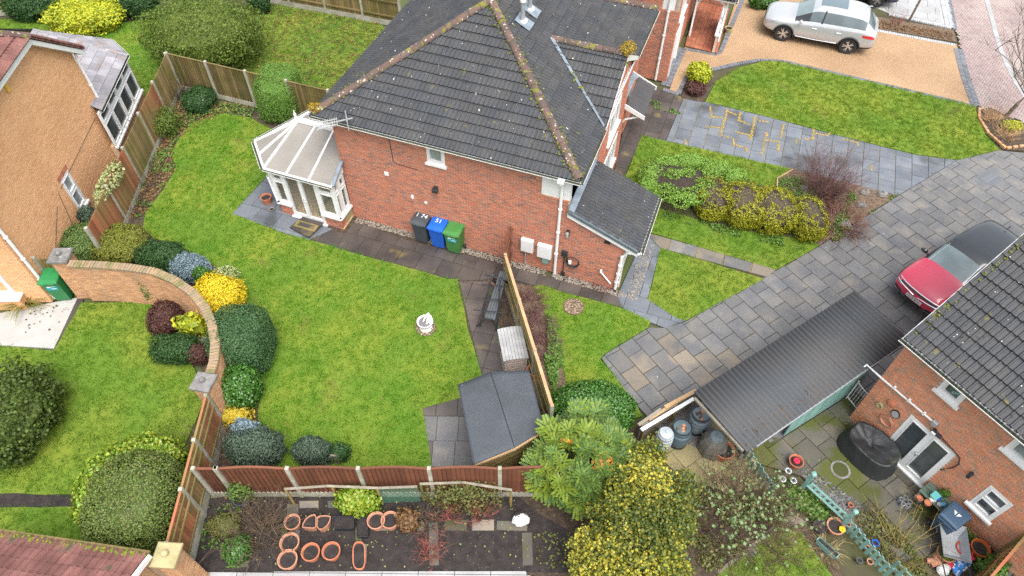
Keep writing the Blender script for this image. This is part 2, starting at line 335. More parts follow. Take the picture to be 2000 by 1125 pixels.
def inpoly(p, poly):
    x, y = p; c = False
    for i in range(len(poly)):
        a, b = poly[i-1], poly[i]
        if (a[1] > y) != (b[1] > y) and x < (b[0]-a[0])*(y-a[1])/(b[1]-a[1])+a[0]: c = not c
    return c
def scan(poly, y):
    xs = sorted(a[0]+(b[0]-a[0])*(y-a[1])/(b[1]-a[1]) for a, b in ((poly[i-1], poly[i]) for i in range(len(poly))) if (a[1] > y) != (b[1] > y))
    return [(xs[i], xs[i+1]) for i in range(0, len(xs)-1, 2)]
def bricks(parent, o, ex, poly, holes, m, mortar, limit=0, bw=.225, bh=.075, name='brick', wallname='wall', thick=.22, z0=0., gap=.012):
    """a wall standing on line o + s*ex with outline poly in (s, z); outward = ex rotated -90 degrees; holes: (s0, s1, z0, z1)"""
    ex = Vector(ex).normalized(); ez = Vector((0,0,1)); out = ex.cross(ez)
    F = frame(Vector(o), ex, ez, out)
    bk = MB(); 
    if area(poly) < 0: poly = poly[::-1]
    # backing wall behind the brick faces, with the openings cut as bands
    zs = sorted(set([h[2] for h in holes]+[h[3] for h in holes]+[p[1] for p in poly]))
    for za, zb in zip(zs[:-1], zs[1:]):
        if zb-za < 1e-4: continue
        for (a0, a1), (b0, b1) in zip(scan(poly, za+1e-4), scan(poly, zb-1e-4)):
            cuts = sorted((h[0], h[1]) for h in holes if h[2] <= za+1e-4 and h[3] >= zb-1e-4)
            ed = [(a0, b0)]
            for c in cuts: ed += [(c[0], c[0]), (c[1], c[1])]
            ed.append((a1, b1))
            for k in range(0, len(ed), 2):
                l, r = ed[k], ed[k+1]
                vs = [(l[0], za, -thick), (r[0], za, -thick), (r[1], zb, -thick), (l[1], zb, -thick), (l[0], za, 0), (r[0], za, 0), (r[1], zb, 0), (l[1], zb, 0)]
                bk.add(vs, [(0,3,2,1),(4,5,6,7),(0,1,5,4),(1,2,6,5),(2,3,7,6),(3,0,4,7)], 0, F)
    bk.build(wallname, mortar, parent)
    full = MB(); full.bbox((-(bw-gap)/2, -(bh-gap)/2, -.02), ((bw-gap)/2, (bh-gap)/2, .007), .002)
    fm = full.mesh(name, m)
    items = []
    lo = min(p[1] for p in poly); hi = max(p[1] for p in poly)
    for j in range(int(lo/bh), int(hi/bh)+1):
        zc = j*bh+bh/2
        for s0, s1 in scan(poly, min(zc+bh*.3, hi-1e-3)):
            for i in range(int(s0/bw)-1, int(s1/bw)+2):
                a = i*bw+(bw/2 if j % 2 else 0); b = a+bw-gap
                seg = [(max(a, s0), min(b, s1))]
                for h in holes:
                    if h[2] < zc < h[3]:
                        ns = []
                        for p, q in seg:
                            if p < h[0]: ns.append((p, min(q, h[0])))
                            if q > h[1]: ns.append((max(p, h[1]), q))
                        seg = ns
                for p, q in seg:
                    if q-p < .03: continue
                    items.append((p, q, zc, q-p > bw-gap-.001))
    keyd = [(dist(F @ Vector((.5*(p+q), zc, 0))) + (0 if fl else 100), p, q, zc, fl) for p, q, zc, fl in items]
    keyd.sort(); rest = MB()
    for k, (d, p, q, zc, fl) in enumerate(keyd):
        ws = .5*(p+q); dz = random.uniform(-.002, .003)
        if k < limit and fl:
            linkw(name, fm, parent, frame(F @ Vector((ws, zc, dz)), ex, ez, out))
        else: rest.bbox((p, zc-(bh-gap)/2, -.02), (q, zc+(bh-gap)/2, .007+dz), .002, 0, F)
    if rest.v: rest.build('brickwork', m, parent, kind='stuff')

def tile_mesh(w, l, name, m, kind='roll', th=.055):
    mb = MB(); xs, hs = [], []
    if kind == 'roll':                     # twin-roll interlocking tile
        n = 14
        for i in range(n+1):
            t = i/n; ph = (t*2) % 1.0 if t < 1 else 0
            h = .046*math.sin(PI*ph/.42)**.7 if ph < .42 else 0
            xs.append(t*w-w/2); hs.append(h)
    else:
        xs = [-w/2+.003, w/2-.003]; hs = [0, 0]
    vs = []; k = len(xs)
    for y, z in ((0, th), (l, 0)):
        for x, h in zip(xs, hs): vs.append((x, y, z+h))
    for x, h in zip(xs, hs): vs.append((x, 0, th-.016+h))
    for x, h in zip(xs, hs): vs.append((x, .055, -.012+h*.5))
    fs = [(i, i+1, k+i+1, k+i) for i in range(k-1)] + [(2*k+i, 2*k+i+1, i+1, i) for i in range(k-1)] + [(3*k+i, 3*k+i+1, 2*k+i+1, 2*k+i) for i in range(k-1)]
    fs += [(2*k, 0, k), (3*k-1, 2*k-1, k-1), (3*k, 2*k, k), (4*k-1, 2*k-1, 3*k-1)]
    mb.add(vs, fs); return mb.mesh(name, m)
def cutmesh(me, planes, name):
    bm = bmesh.new(); bm.from_mesh(me)
    for co, no in planes:
        bmesh.ops.bisect_plane(bm, geom=bm.verts[:]+bm.edges[:]+bm.faces[:], plane_co=co, plane_no=no, clear_outer=True)
    if not bm.faces: bm.free(); return None
    r = bpy.data.meshes.new(name); bm.to_mesh(r); bm.free()
    for m in me.materials: r.materials.append(m)
    return r
def tiles(parent, o, ex, ey, polys, w, g, m, budget, name='roof_tile', kind='roll', lap=.05, under=None, bond=0., th=.055):
    """cover convex outlines (list of (x,y) in the slope's own plane: ex along the eave, ey up the slope) with single tiles; returns the leftover builder"""
    ex = Vector(ex).normalized(); ey = Vector(ey).normalized(); n = ex.cross(ey)
    F = frame(Vector(o), ex, ey, n); base = tile_mesh(w, g+lap, name, m, kind, th); rest = MB(); done = set(); items = []
    und = MB()
    for poly in polys:
        if area(poly) < 0: poly = poly[::-1]
        und.add([(p[0], p[1], -.02) for p in poly], [tuple(range(len(poly)))], 0, F)
        x0, x1 = min(p[0] for p in poly), max(p[0] for p in poly); y0, y1 = min(p[1] for p in poly), max(p[1] for p in poly)
        E = [(poly[i], poly[(i+1) % len(poly)]) for i in range(len(poly))]
        for j in range(int(y0/g)-1, int(y1/g)+1):
            off = bond*w if j % 2 else 0
            for i in range(int(x0/w)-2, int(x1/w)+2):
                cx, cy = i*w+w/2+off, j*g
                corners = [(cx-w/2, cy), (cx+w/2, cy), (cx+w/2, cy+g), (cx-w/2, cy+g)]
                planes = []; outside = False
                for a, b in E:
                    nx, ny = b[1]-a[1], -(b[0]-a[0]); L = math.hypot(nx, ny); nx /= L; ny /= L
                    ds = [(p[0]-a[0])*nx+(p[1]-a[1])*ny for p in corners]
                    if min(ds) > -.01: outside = True; break
                    if max(ds) > .012: planes.append((Vector((a[0]-cx, a[1]-cy, 0)), Vector((nx, ny, 0))))
                if outside: continue
                items.append((dist(F @ Vector((cx, cy, 0))), cx, cy, planes))
    items.sort(key=lambda t: t[0])
    for k, (d, cx, cy, planes) in enumerate(items):
        me = base if not planes else cutmesh(base, planes, name)
        if me is None: continue
        M = F @ Matrix.Translation((cx, cy, random.uniform(-.002, .004))) @ Matrix.Rotation(random.uniform(-.008, .008), 4, 'Z') @ Matrix.Rotation(random.uniform(-.012, .012), 4, 'Y')
        if budget[0] > 0: linkw(name, me, parent, M); budget[0] -= 1
        else:
            rest.add([v.co for v in me.vertices], [tuple(p.vertices) for p in me.polygons], 0, M)
    und.build('roof_deck', under or M_['black_plastic'], parent)
    if rest.v: rest.build(name+'s', m, parent, kind='stuff')
def ridge_run(parent, a, b, m, r=.13, l=.42, name='ridge_tile'):
    a, b = Vector(a), Vector(b); t = (b-a).normalized(); L = (b-a).length; n = max(1, round(L/l)); l = L/n
    side = t.cross(Vector((0,0,1))).normalized(); up = side.cross(t)
    mb = MB(); k = 7; vs = []; fs = []
    for y, s in ((0, 1.06), (l*.98, .98), (0, .86)):
        for i in range(k):
            an = PI*i/(k-1); vs.append((math.cos(an)*r*s, y, math.sin(an)*r*s*.85))
    fs = [(i, i+1, k+i+1, k+i) for i in range(k-1)] + [(2*k+i, 2*k+i+1, i+1, i) for i in range(k-1)]
    vs += [(r*.98*math.cos(PI*i/(k-1)), l*.98, 0) for i in range(k)]
    fs += [tuple(range(k, 2*k))]
    mb.add(vs, fs); me = mb.mesh(name, m)
    for p in me.polygons: p.use_smooth = False
    for i in range(n):
        o = a + t*(l*i); linkw(name, me, parent, frame(o + up*random.uniform(-.006, .006), side, t, up))
def moss_on(parent, pts, n, spread, size, m, name='moss'):
    mb = MB()
    for i in range(n):
        k = random.randrange(len(pts)-1); t = random.random(); p = Vector(pts[k]).lerp(Vector(pts[k+1]), t)
        p += Vector((random.gauss(0, spread), random.gauss(0, spread), 0)); s = size*random.uniform(.4, 1.3)
        mb.ball((p.x, p.y, p.z), s, 6, 0, (1, 1, .55), .5)
    return mb.build(name, m, parent, kind='stuff')

# window: a frame in the wall plane. F: frame matrix (x along wall, y up, z outward); panes: list of (x0,x1,y0,y1)
def window(parent, F, w, h, panes, fr=.06, sill=True, glass='glass', name='window', depth=.05, proud=.015):
    mb = MB()
    xs = sorted(set([0, w]+[p[0] for p in panes]+[p[1] for p in panes])); ys = sorted(set([0, h]+[p[2] for p in panes]+[p[3] for p in panes]))
    for i in range(len(xs)-1):
        for j in range(len(ys)-1):
            cx, cy = (xs[i]+xs[i+1])/2, (ys[j]+ys[j+1])/2
            if any(p[0] < cx < p[1] and p[2] < cy < p[3] for p in panes): continue
            mb.box((xs[i], ys[j], -depth), (xs[i+1], ys[j+1], proud), 0, F)
    for p in panes:                                    # opening casement rims
        for (a, b, c, d) in ((p[0], p[1], p[2], p[2]+.03), (p[0], p[1], p[3]-.03, p[3]), (p[0], p[0]+.03, p[2]+.03, p[3]-.03), (p[1]-.03, p[1], p[2]+.03, p[3]-.03)):
            mb.box((a, c, -depth), (b, d, proud+.012), 0, F)
    o = mb.build(name, M_['white'], parent)
    for p in panes:
        g = MB(); g.box((p[0]+.005, p[2]+.005, -depth+.005), (p[1]-.005, p[3]-.005, -depth+.02), 0, F); g.build('pane', M_[glass], o)
    if sill:
        g = MB(); g.box((-.06, -.07, -.02), (w+.06, -.003, .09), 0, F); g.build('sill', M_['white'], o)
    return o
def Fw(o, ex, s, z, out=0):                            # frame on a vertical wall
    ex = Vector(ex).normalized(); ez = Vector((0,0,1)); n = ex.cross(ez)
    return frame(Vector(o)+ex*s+Vector((0,0,z))+n*out, ex, ez, n)

# fence of separate boards between posts
def fence(name, label, p0, p1, npan, h, m, post='conc_post', bw=.12, side=1, arch=0., gravel=.28, panel_tags=None, posth=.08, rails=True, back='wood_old', z=0., capped=False, h1=None, lean=0):
    p0, p1 = Vector(p0), Vector(p1); p0.z = p1.z = z; d = (p1-p0); L = d.length; ex = d.normalized(); ang = math.atan2(ex.y, ex.x)
    t = thing(name, label, 'fence', p0, ang); P = L/npan; cache = {}
    hh = lambda x: h + ((h1-h)*x/L if h1 else 0)
    ps = .10
    for i in range(npan+1):
        x = i*P; mb = MB(); mb.bbox((-ps/2, -ps/2, 0), (ps/2, ps/2, hh(x)+posth), .015); 
        link('post', mb.mesh('post', M_[post]), t, None, Matrix.Translation((x, 0, 0)))
    nb = max(1, round((P-ps)/bw)); b = (P-ps)/nb
    for i in range(npan):
        if gravel: mb = MB(); mb.box((i*P+ps/2, -.025, 0), ((i+1)*P-ps/2, .025, gravel)); link('gravel_board', mb.mesh('gravel_board', M_[post if post == 'conc_post' else back]), t)
        mm = M_[panel_tags[i]] if panel_tags else M_[m]
        for k in range(nb):
            u = (k+.5)/nb; top = hh(i*P)+ (arch*(math.sin(PI*u)) if arch else 0)
            key = (round(top, 2), mm.name)
            if key not in cache:
                mb = MB(); mb.add([(-b*.53, .010, gravel+.01), (b*.53, -.030, gravel+.01), (b*.53, -.008, gravel+.01), (-b*.53, .018, gravel+.01), (-b*.53, .010, top), (b*.53, -.030, top), (b*.53, -.008, top), (-b*.53, .018, top)],
                    [(0,3,2,1),(4,5,6,7),(0,1,5,4),(1,2,6,5),(2,3,7,6),(3,0,4,7)]); cache[key] = mb.mesh('board', mm)
            link('board', cache[key], t, None, TR((i*P+ps/2+(k+.5)*b, random.uniform(-.003, .003), 0), 0 if side > 0 else PI))
        if rails:
            for z_ in (.5, hh(i*P)*.55+.25, hh(i*P)-.18):
                mb = MB(); y0, y1 = (.020, .06) if side > 0 else (-.06, -.020)
                mb.box((i*P+ps/2, y0, z_-.035), ((i+1)*P-ps/2, y1, z_+.035)); link('rail', mb.mesh('rail', M_[back]), t)
        if capped:
            n = 10 if arch else 1; mb = MB()
            for k in range(n):
                a_, b_ = k/n, (k+1)/n; za = hh(i*P)+arch*math.sin(PI*a_); zb = hh(i*P)+arch*math.sin(PI*b_); xa = i*P+ps/2+(P-ps)*a_; xb = i*P+ps/2+(P-ps)*b_
                mb.add([(xa,-.03,za),(xb,-.03,zb),(xb,.03,zb),(xa,.03,za),(xa,-.03,za+.025),(xb,-.03,zb+.025),(xb,.03,zb+.025),(xa,.03,za+.025)],
                    [(0,3,2,1),(4,5,6,7),(0,1,5,4),(1,2,6,5),(2,3,7,6),(3,0,4,7)])
            link('capping', mb.mesh('capping', mm), t)
    return t

# ---------------------------------------------------------------- plants
def leaf_cloud(P, N, size, var=.35, fold=.25, flat=.35, asp=.45):
    """one folded leaf at each point P facing roughly N: returns verts, faces (numpy)"""
    n = len(P); N = N + RNG.normal(0, flat, (n, 3)); N /= np.linalg.norm(N, axis=1, keepdims=True)+1e-9
    T = np.cross(N, RNG.normal(0, 1, (n, 3))); T /= np.linalg.norm(T, axis=1, keepdims=True)+1e-9
    B = np.cross(N, T); s = (size*(1+RNG.uniform(-var, var, (n, 1))))
    a = P - T*s*.5; c = P + T*s*.5; b = P + B*s*asp + N*s*fold; d = P - B*s*asp + N*s*fold
    V = np.stack([a, b, c, d], 1).reshape(-1, 3); I = np.arange(n)*4
    F = np.concatenate([np.stack([I, I+1, I+2], 1), np.stack([I, I+2, I+3], 1)])
    return V, F
def np_mesh(name, V, F, m):
    me = bpy.data.meshes.new(name); me.vertices.add(len(V)); me.vertices.foreach_set('co', np.asarray(V, np.float32).ravel())
    me.loops.add(F.size); me.loops.foreach_set('vertex_index', F.astype(np.int32).ravel())
    me.polygons.add(len(F)); me.polygons.foreach_set('loop_start', (np.arange(len(F))*F.shape[1]).astype(np.int32))
    me.update(calc_edges=True); me.materials.append(m); return me
_SEED = [0]
def lump(d, freq, amp, seed):
    return np.array([noise.noise(Vector((x*freq+seed, y*freq, z*freq)))*amp for x, y, z in d])
def crown_pts(n, r, ex=2., amp=.18, freq=1.8, depth=.25, base=-.9, flatbase=True):
    """points in a shell under a lumpy superellipsoid of half-sizes r; returns points, normals"""
    _SEED[0] += 7.3; d = RNG.normal(0, 1, (int(n*1.9), 3)); d /= np.linalg.norm(d, axis=1, keepdims=True)
    d = d[d[:, 2] > base][:n]
    k = (np.abs(d)**ex).sum(1)**(-1/ex); q = d*k[:, None]
    f = 1+lump(d, freq, amp, _SEED[0])+lump(d, freq*3, amp*.5, _SEED[0]+50)
    s = f*(1-depth*RNG.random(len(d))**1.6)
    s = np.where(RNG.random(len(d)) < .05, s*RNG.uniform(1.0, 1.16, len(d)), s)
    Pn = q*s[:, None]*np.array(r); Nn = np.sign(d)*np.abs(d)**(ex-1)/np.array(r); Nn /= np.linalg.norm(Nn, axis=1, keepdims=True)
    return Pn, Nn
def core_mesh(r, ex, amp, freq, sc, seed, n=14):
    vs, fs = [], []
    for i in range(n//2+1):
        a = -PI/2+PI*i/(n//2)
        for k in range(n):
            d = Vector((math.cos(a)*math.cos(2*PI*k/n), math.cos(a)*math.sin(2*PI*k/n), math.sin(a)))
            kk = (abs(d.x)**ex+abs(d.y)**ex+abs(d.z)**ex)**(-1/ex)*sc*(1+noise.noise(d*freq+Vector((seed,0,0)))*amp)
            vs.append((d.x*kk*r[0], d.y*kk*r[1], d.z*kk*r[2]))
    for i in range(n//2):
        for k in range(n): fs.append((i*n+k, i*n+(k+1)%n, (i+1)*n+(k+1)%n, (i+1)*n+k))
    return vs, fs
def bush(name, label, cat, c, r, m, n=3000, size=.07, ex=2., amp=.24, freq=2.2, depth=.25, core='self', group=None, flat=.5, lift=None, rz=0, cs=.74, asp=.45, parent=None, fol='foliage', trunk=None):
    """a plant with a leafy crown: c = ground point, r = half-sizes; crown centre at r.z*.95 (or lift)"""
    t = parent or thing(name, label, cat, (c[0], c[1], c[2] if len(c) > 2 else 0), rz, group)
    zc = lift if lift is not None else r[2]*.92
    P, N = crown_pts(n, r, ex, amp, freq, depth); sd = _SEED[0]
    if parent is not None: P = P + np.array((c[0], c[1], 0))
    P[:, 2] += zc; k = P[:, 2] > .015; V, F = leaf_cloud(P[k], N[k], size, flat=flat, asp=asp)
    link(fol, np_mesh(fol, V, F, m), t)
    if core:
        mb = MB(); vs, fs = core_mesh(r, ex, amp, freq, cs, sd)
        ox, oy = (c[0], c[1]) if parent is not None else (0, 0)
        mb.add([(v[0]+ox, v[1]+oy, max(.0, v[2]+zc)) for v in vs], fs)
        mb.build('inner_foliage' if core == 'self' else 'branches', m if core == 'self' else M_[core], t, world=False)
    if trunk:
        mb = MB(); mb.tube([(0,0,0),(.03,.02,zc*.5),(0,0,zc)], [trunk, trunk*.8, trunk*.4], 7); mb.build('trunk', M_['bark'], t, world=False)
    return t
def twigs(n, base_r, h, spread, m, seg=3, thick=.006, fork=2, droop=0., curl=.15, up=.35):
    """a bare, branching shrub: thin three-sided twigs; returns mesh"""
    V = []; F = []
    def strand(p, d, L, th, lev):
        pts = [p]; q = p.copy(); dd = d.copy()
        for s in range(seg):
            dd = (dd+Vector((random.gauss(0, curl), random.gauss(0, curl), random.gauss(0, curl)-droop*(s+1)/seg))).normalized()
            q = q+dd*(L/seg); pts.append(q.copy())
        o = len(V)
        for i, pt in enumerate(pts):
            r = th*(1-.75*i/seg)
            a = dd.orthogonal().normalized(); b = dd.cross(a)
            for k in range(3):
                an = 2*PI*k/3; V.append(pt+a*math.cos(an)*r+b*math.sin(an)*r)
        for i in range(seg):
            for k in range(3): F.append((o+i*3+k, o+i*3+(k+1)%3, o+(i+1)*3+(k+1)%3, o+(i+1)*3+k))
        if lev > 0:
            for k in range(fork):
                i = random.randint(1, seg); strand(pts[i], (dd+Vector((random.gauss(0,.6), random.gauss(0,.6), random.gauss(up*.3,.4)))).normalized(), L*random.uniform(.35,.6), th*.6, lev-1)
    for i in range(n):
        a = random.uniform(0, 2*PI); rr = base_r*math.sqrt(random.random()); tilt = spread*random.uniform(.15, 1)
        d = Vector((math.cos(a)*math.sin(tilt), math.sin(a)*math.sin(tilt), math.cos(tilt)))
        strand(Vector((math.cos(a)*rr, math.sin(a)*rr, 0)), d, h*random.uniform(.55, 1.), thick, 2 if fork else 0)
    mb = MB(); mb.v = [tuple(v) for v in V]; mb.f = F; mb.m = [0]*len(F)
    return mb
def twiggy(name, label, cat, c, n, base_r, h, spread, m, group=None, **k):
    t = thing(name, label, cat, (c[0], c[1], 0), 0, group); twigs(n, base_r, h, spread, m, **k).build('stems', M_[m], t, world=False); return t
def blades(n, r, h, m, w=.02, droop=1., seg=4):
    """strap leaves in a rosette"""
    mb = MB()
    for i in range(n):
        a = random.uniform(0, 2*PI); L = h*random.uniform(.6, 1.1); el = random.uniform(.5, 1.35); p = Vector((math.cos(a)*r*.2, math.sin(a)*r*.2, 0)); vs = []
        for s in range(seg+1):
            t = s/seg; ww = w*(1-t*.9)*(.6+.4*min(1, t*4)); sx, sy = -math.sin(a)*ww, math.cos(a)*ww
            vs += [(p.x+sx, p.y+sy, p.z), (p.x-sx, p.y-sy, p.z)]
            e = el-droop*t*1.6; p = p+Vector((math.cos(a)*math.cos(e), math.sin(a)*math.cos(e), math.sin(e)))*(L/seg); p.z = max(p.z, .01)
        mb.add(vs, [(2*s, 2*s+1, 2*s+3, 2*s+2) for s in range(seg)])
    return mb
def patch(name, label, cat, poly, n, size, m, h=.12, dens=None, kind='stuff', lo=.01):
    """low leafy ground cover over an outline: nobody could count it"""
    x0, x1 = min(p[0] for p in poly), max(p[0] for p in poly); y0, y1 = min(p[1] for p in poly), max(p[1] for p in poly)
    P = []
    while len(P) < n:
        q = (random.uniform(x0, x1), random.uniform(y0, y1))
        if inpoly(q, poly):
            k = noise.noise(Vector((q[0]*1.6, q[1]*1.6, 3.3)))
            if k < (dens if dens is not None else -1): continue
            P.append((q[0], q[1], lo+random.random()**1.5*h))
    P = np.array(P); N = np.zeros_like(P); N[:, 2] = 1; V, F = leaf_cloud(P, N, size, flat=.6)
    o = link(name, np_mesh(name, V, F, m), None, kind)
    if kind == 'stuff': tag(o, label, cat, kind='stuff')
    return o

# grass tufts scattered over a lawn by geometry nodes
def tuft(name, m, n=14, h=.05, r=.05, w=.006):
    mb = MB()
    for i in range(n):
        a = random.uniform(0, 2*PI); x, y = random.gauss(0, r), random.gauss(0, r); hh = h*random.uniform(.5, 1.2); lx, ly = random.gauss(0, h*.6), random.gauss(0, h*.6)
        dx, dy = math.cos(a)*w, math.sin(a)*w
        mb.add([(x-dx, y-dy, -.005), (x+dx, y+dy, -.005), (x+lx, y+ly, hh)], [(0, 1, 2)])
    me = mb.mesh(name, m); return bpy.data.objects.new(name, me)      # lives only as the scattered shape
def scatter(name, label, poly, z, tufts, dens, seed=1, cat='grass', smin=.6, smax=1.3):
    mb = MB(); 
    if area(poly) < 0: poly = poly[::-1]
    mb.add([(p[0], p[1], z) for p in poly], [tuple(range(len(poly)))])
    me = mb.mesh(name, M_['lawn']); o = link(name, me, None, 'stuff'); tag(o, label, cat, kind='stuff')
    ng = bpy.data.node_groups.new(name, 'GeometryNodeTree')
    ng.interface.new_socket('Geometry', in_out='INPUT', socket_type='NodeSocketGeometry'); ng.interface.new_socket('Geometry', in_out='OUTPUT', socket_type='NodeSocketGeometry')
    N = ng.nodes; L = ng.links; gi = N.new('NodeGroupInput'); go = N.new('NodeGroupOutput'); jo = N.new('GeometryNodeJoinGeometry')
    for i, t in enumerate(tufts):
        tri = N.new('GeometryNodeTriangulate'); L.new(gi.outputs[0], tri.inputs[0])
        di = N.new('GeometryNodeDistributePointsOnFaces'); di.inputs['Density'].default_value = dens/len(tufts); di.inputs['Seed'].default_value = seed*10+i
        L.new(tri.outputs[0], di.inputs[0])
        ob = N.new('GeometryNodeObjectInfo'); ob.inputs['Object'].default_value = t
        ins = N.new('GeometryNodeInstanceOnPoints'); L.new(di.outputs['Points'], ins.inputs['Points']); L.new(ob.outputs['Geometry'], ins.inputs['Instance'])
        rv = N.new('FunctionNodeRandomValue'); rv.data_type = 'FLOAT_VECTOR'; rv.inputs[0].default_value = (0, 0, 0); rv.inputs[1].default_value = (0, 0, 6.28); L.new(rv.outputs[0], ins.inputs['Rotation'])
        rs = N.new('FunctionNodeRandomValue'); rs.data_type = 'FLOAT'; rs.inputs[2].default_value = smin; rs.inputs[3].default_value = smax; L.new(rs.outputs[1], ins.inputs['Scale'])
        L.new(ins.outputs[0], jo.inputs[0])
    L.new(jo.outputs[0], go.inputs[0])
    md = o.modifiers.new('scatter', 'NODES'); md.node_group = ng
    return o
def textmesh(s, size, m, parent, F, ext=.001, name='lettering'):
    cu = bpy.data.curves.new('t', 'FONT'); cu.body = s; cu.size = size; cu.extrude = ext; cu.align_x = 'CENTER'; cu.align_y = 'CENTER'
    o = bpy.data.objects.new('t', cu); COL.objects.link(o); dg = bpy.context.evaluated_depsgraph_get()
    me = bpy.data.meshes.new_from_object(o.evaluated_get(dg)); bpy.data.objects.remove(o)
    me.materials.clear(); me.materials.append(m); me.name = name
    return linkw(name, me, parent, F)
def at_h(u, v, z): return G(u, v, z)
def half(px, p): return px/2*dist(p)/FOC                 # metres for half of px image points at p
# ================================================================ GROUND
_g = MB(); _g.add([(-260,-200,-.07),(260,-200,-.07),(260,320,-.07),(-260,320,-.07)], [(0,1,2,3)]); _g.build('ground', mk('far_ground', (.07,.09,.025), (.06,.045,.03), .4, .95), kind='structure')
sheet('bed_soil', xy((300,195),(600,215),(700,420),(1000,520),(1050,556),(1110,800),(1010,965),(400,972),(425,770),(300,575),(160,565),(165,500),(250,300)), -.06, -.014, M_['soil'], wob=.05)
LAWN = xy((440,221),(490,231),(548,262),(540,330),(520,345),(453,418),(560,458),(615,472),(700,497),(800,524),(880,546),(893,545),(900,580),(918,655),(940,733),(930,775),(895,778),(826,798),(842,912),(845,955),(560,955),(520,945),(505,800),(512,720),(500,640),(470,560),(420,520),(350,480),(300,465),(280,445),(285,415),(320,370),(345,330),(335,300),(350,270),(375,240))
FL_A = xy((1042,560),(1060,558),(1100,572),(1210,600),(1270,628),(1265,640),(1180,692),(1172,702),(1190,722),(1245,792),(1255,815),(1110,830),(1105,740),(1095,690),(1075,640))
FL_B = xy((1290,485),(1491,545),(1340,627),(1322,622),(1266,585))
FL_C = xy((1222,345),(1254,265),(1545,330),(1515,352),(1513,375),(1560,420),(1590,470),(1598,480),(1517,527),(1262,452))
FL_E = xy((1377,198),(1400,158),(1440,134),(1490,120),(1530,121),(1905,207),(1908,230),(1925,265),(1950,292),(1870,312),(1790,302),(1640,265),(1500,228))
ROUGH = xy((420,110),(500,-10),(600,15),(745,48),(800,120),(640,215),(580,190))
TL = xy((-80,60),(-60,40),(130,30),(250,45),(290,35),(420,0),(440,130),(322,160),(280,200),(200,160),(150,60))
LN = xy((160,592),(290,590),(385,730),(402,775),(322,962),(160,966),(-120,962),(-120,668),(105,684))
LN2 = xy((-120,994),(180,990),(300,1000),(300,1085),(-120,1060))
RB = xy((1530,1025),(1560,1035),(1650,1160),(1330,1180))
for nm, p, z in (('garden_lawn', LAWN, .018), ('front_side_lawn', FL_A, .016), ('small_front_lawn', FL_B, .017), ('hedge_lawn', FL_C, .019), ('front_lawn', FL_E, .018), ('rough_lawn', ROUGH, .015), ('far_left_lawn', TL, .017), ('neighbour_lawn', LN, .016), ('lower_neighbour_lawn', LN2, .015), ('yard_lawn', RB, .016)):
    sheet(nm, p, -.06, z, M_['lawn'], wob=.035)
def gm(n, ramp, c2, ns=.55, thr=(.42,.68)): return mk(n, ramp[0], ramp=ramp, c2=c2, ns=ns, rough=.7, spec=.2, thr=thr, trans=.2, spots=[((.20,.185,.05), .8, .61, .12), ((.125,.225,.014), 1.9, .57, .14), ((.055,.15,.012), 1.3, .62, .12)])
gA = gm('bright_grass', [(.070,.215,.008),(.080,.235,.009),(.062,.195,.009),(.085,.235,.011)], (.112,.225,.014))
gB = gm('yellowed_grass', [(.13,.21,.014),(.155,.22,.018),(.12,.20,.012),(.17,.22,.022)], (.075,.20,.010), .6)
gC = gm('rough_grass', [(.12,.19,.03),(.09,.16,.025),(.16,.20,.04),(.20,.19,.07)], (.075,.12,.025), .9)
gD = gm('mossy_grass', [(.105,.215,.012),(.09,.20,.012),(.12,.225,.014)], (.065,.17,.014), .5)
tA = [tuft('tuft', gA), tuft('tuft', gA)]; tB = [tuft('tuft', gB), tuft('tuft', gB)]; tC = [tuft('tuft', gC, 14, .08, .06, .007), tuft('tuft', gC, 10, .06)]; tD = [tuft('tuft', gD), tuft('tuft', gD)]
scatter('grass', 'bright green mown grass of the main back lawn round the small fountain', LAWN, .0185, tA, 170, 1)
scatter('grass', 'green grass of the tapering lawn beside the purple heather bed', FL_A, .0165, tA, 170, 2)
scatter('grass', 'green grass of the small four sided lawn by the garage path', FL_B, .0175, tD, 170, 3)
scatter('grass', 'green grass round the clipped hedge in front of the lean-to', FL_C, .0195, tD, 160, 4)
scatter('grass', 'yellowish mown grass between the resin driveway and slab path', FL_E, .0185, tB, 150, 5)
scatter('grass', 'rough leaf strewn grass behind the main house roof', ROUGH, .0155, tC, 130, 6)
scatter('grass', 'grass of the far left garden beyond the slate roofed bay', TL, .0175, tA, 120, 7)
scatter('grass', 'mossy grass round the dark pine inside the curved wall', LN, .0165, tD, 170, 8)
scatter('grass', 'strip of grass below the bark bed above the red tiled roof', LN2, .0155, tD, 170, 9)
scatter('grass', 'worn grass in the bottom yard beside the rose thicket', RB, .0165, tC, 150, 10)
dead = leafmat('fallen_leaf', [(.28,.15,.05),(.20,.10,.04),(.35,.24,.08),(.16,.09,.05)])
patch('fallen_leaves', 'brown fallen leaves strewn over the rough back grass', 'leaves', ROUGH, 1500, .075, dead, .05, lo=.05)
patch('fallen_leaves', 'scattered brown leaves on the main back lawn', 'leaves', LAWN, 60, .06, dead, .02, lo=.05)
patch('fallen_leaves', 'brown leaf litter in the bed along the left fence', 'leaves', xy((330,195),(520,205),(440,221),(350,270),(335,300),(345,330),(285,415),(250,430),(260,330),(300,240)), 2600, .07, dead, .03)
patch('fallen_leaves', 'small pale leaves on the dark vegetable bed', 'leaves', xy((400,970),(1000,960),(1040,1050),(1040,1110),(380,1110)), 260, .05, leafmat('pale_leaf', [(.35,.34,.12),(.20,.26,.06),(.30,.22,.10)]), .02, lo=.03)
patch('fallen_leaves', 'few brown leaves on the pale concrete by the bin', 'leaves', xy((60,600),(140,595),(110,650),(40,660)), 26, .07, leafmat('dark_leaf', [(.10,.05,.03),(.14,.08,.05)]), .01, lo=.03)

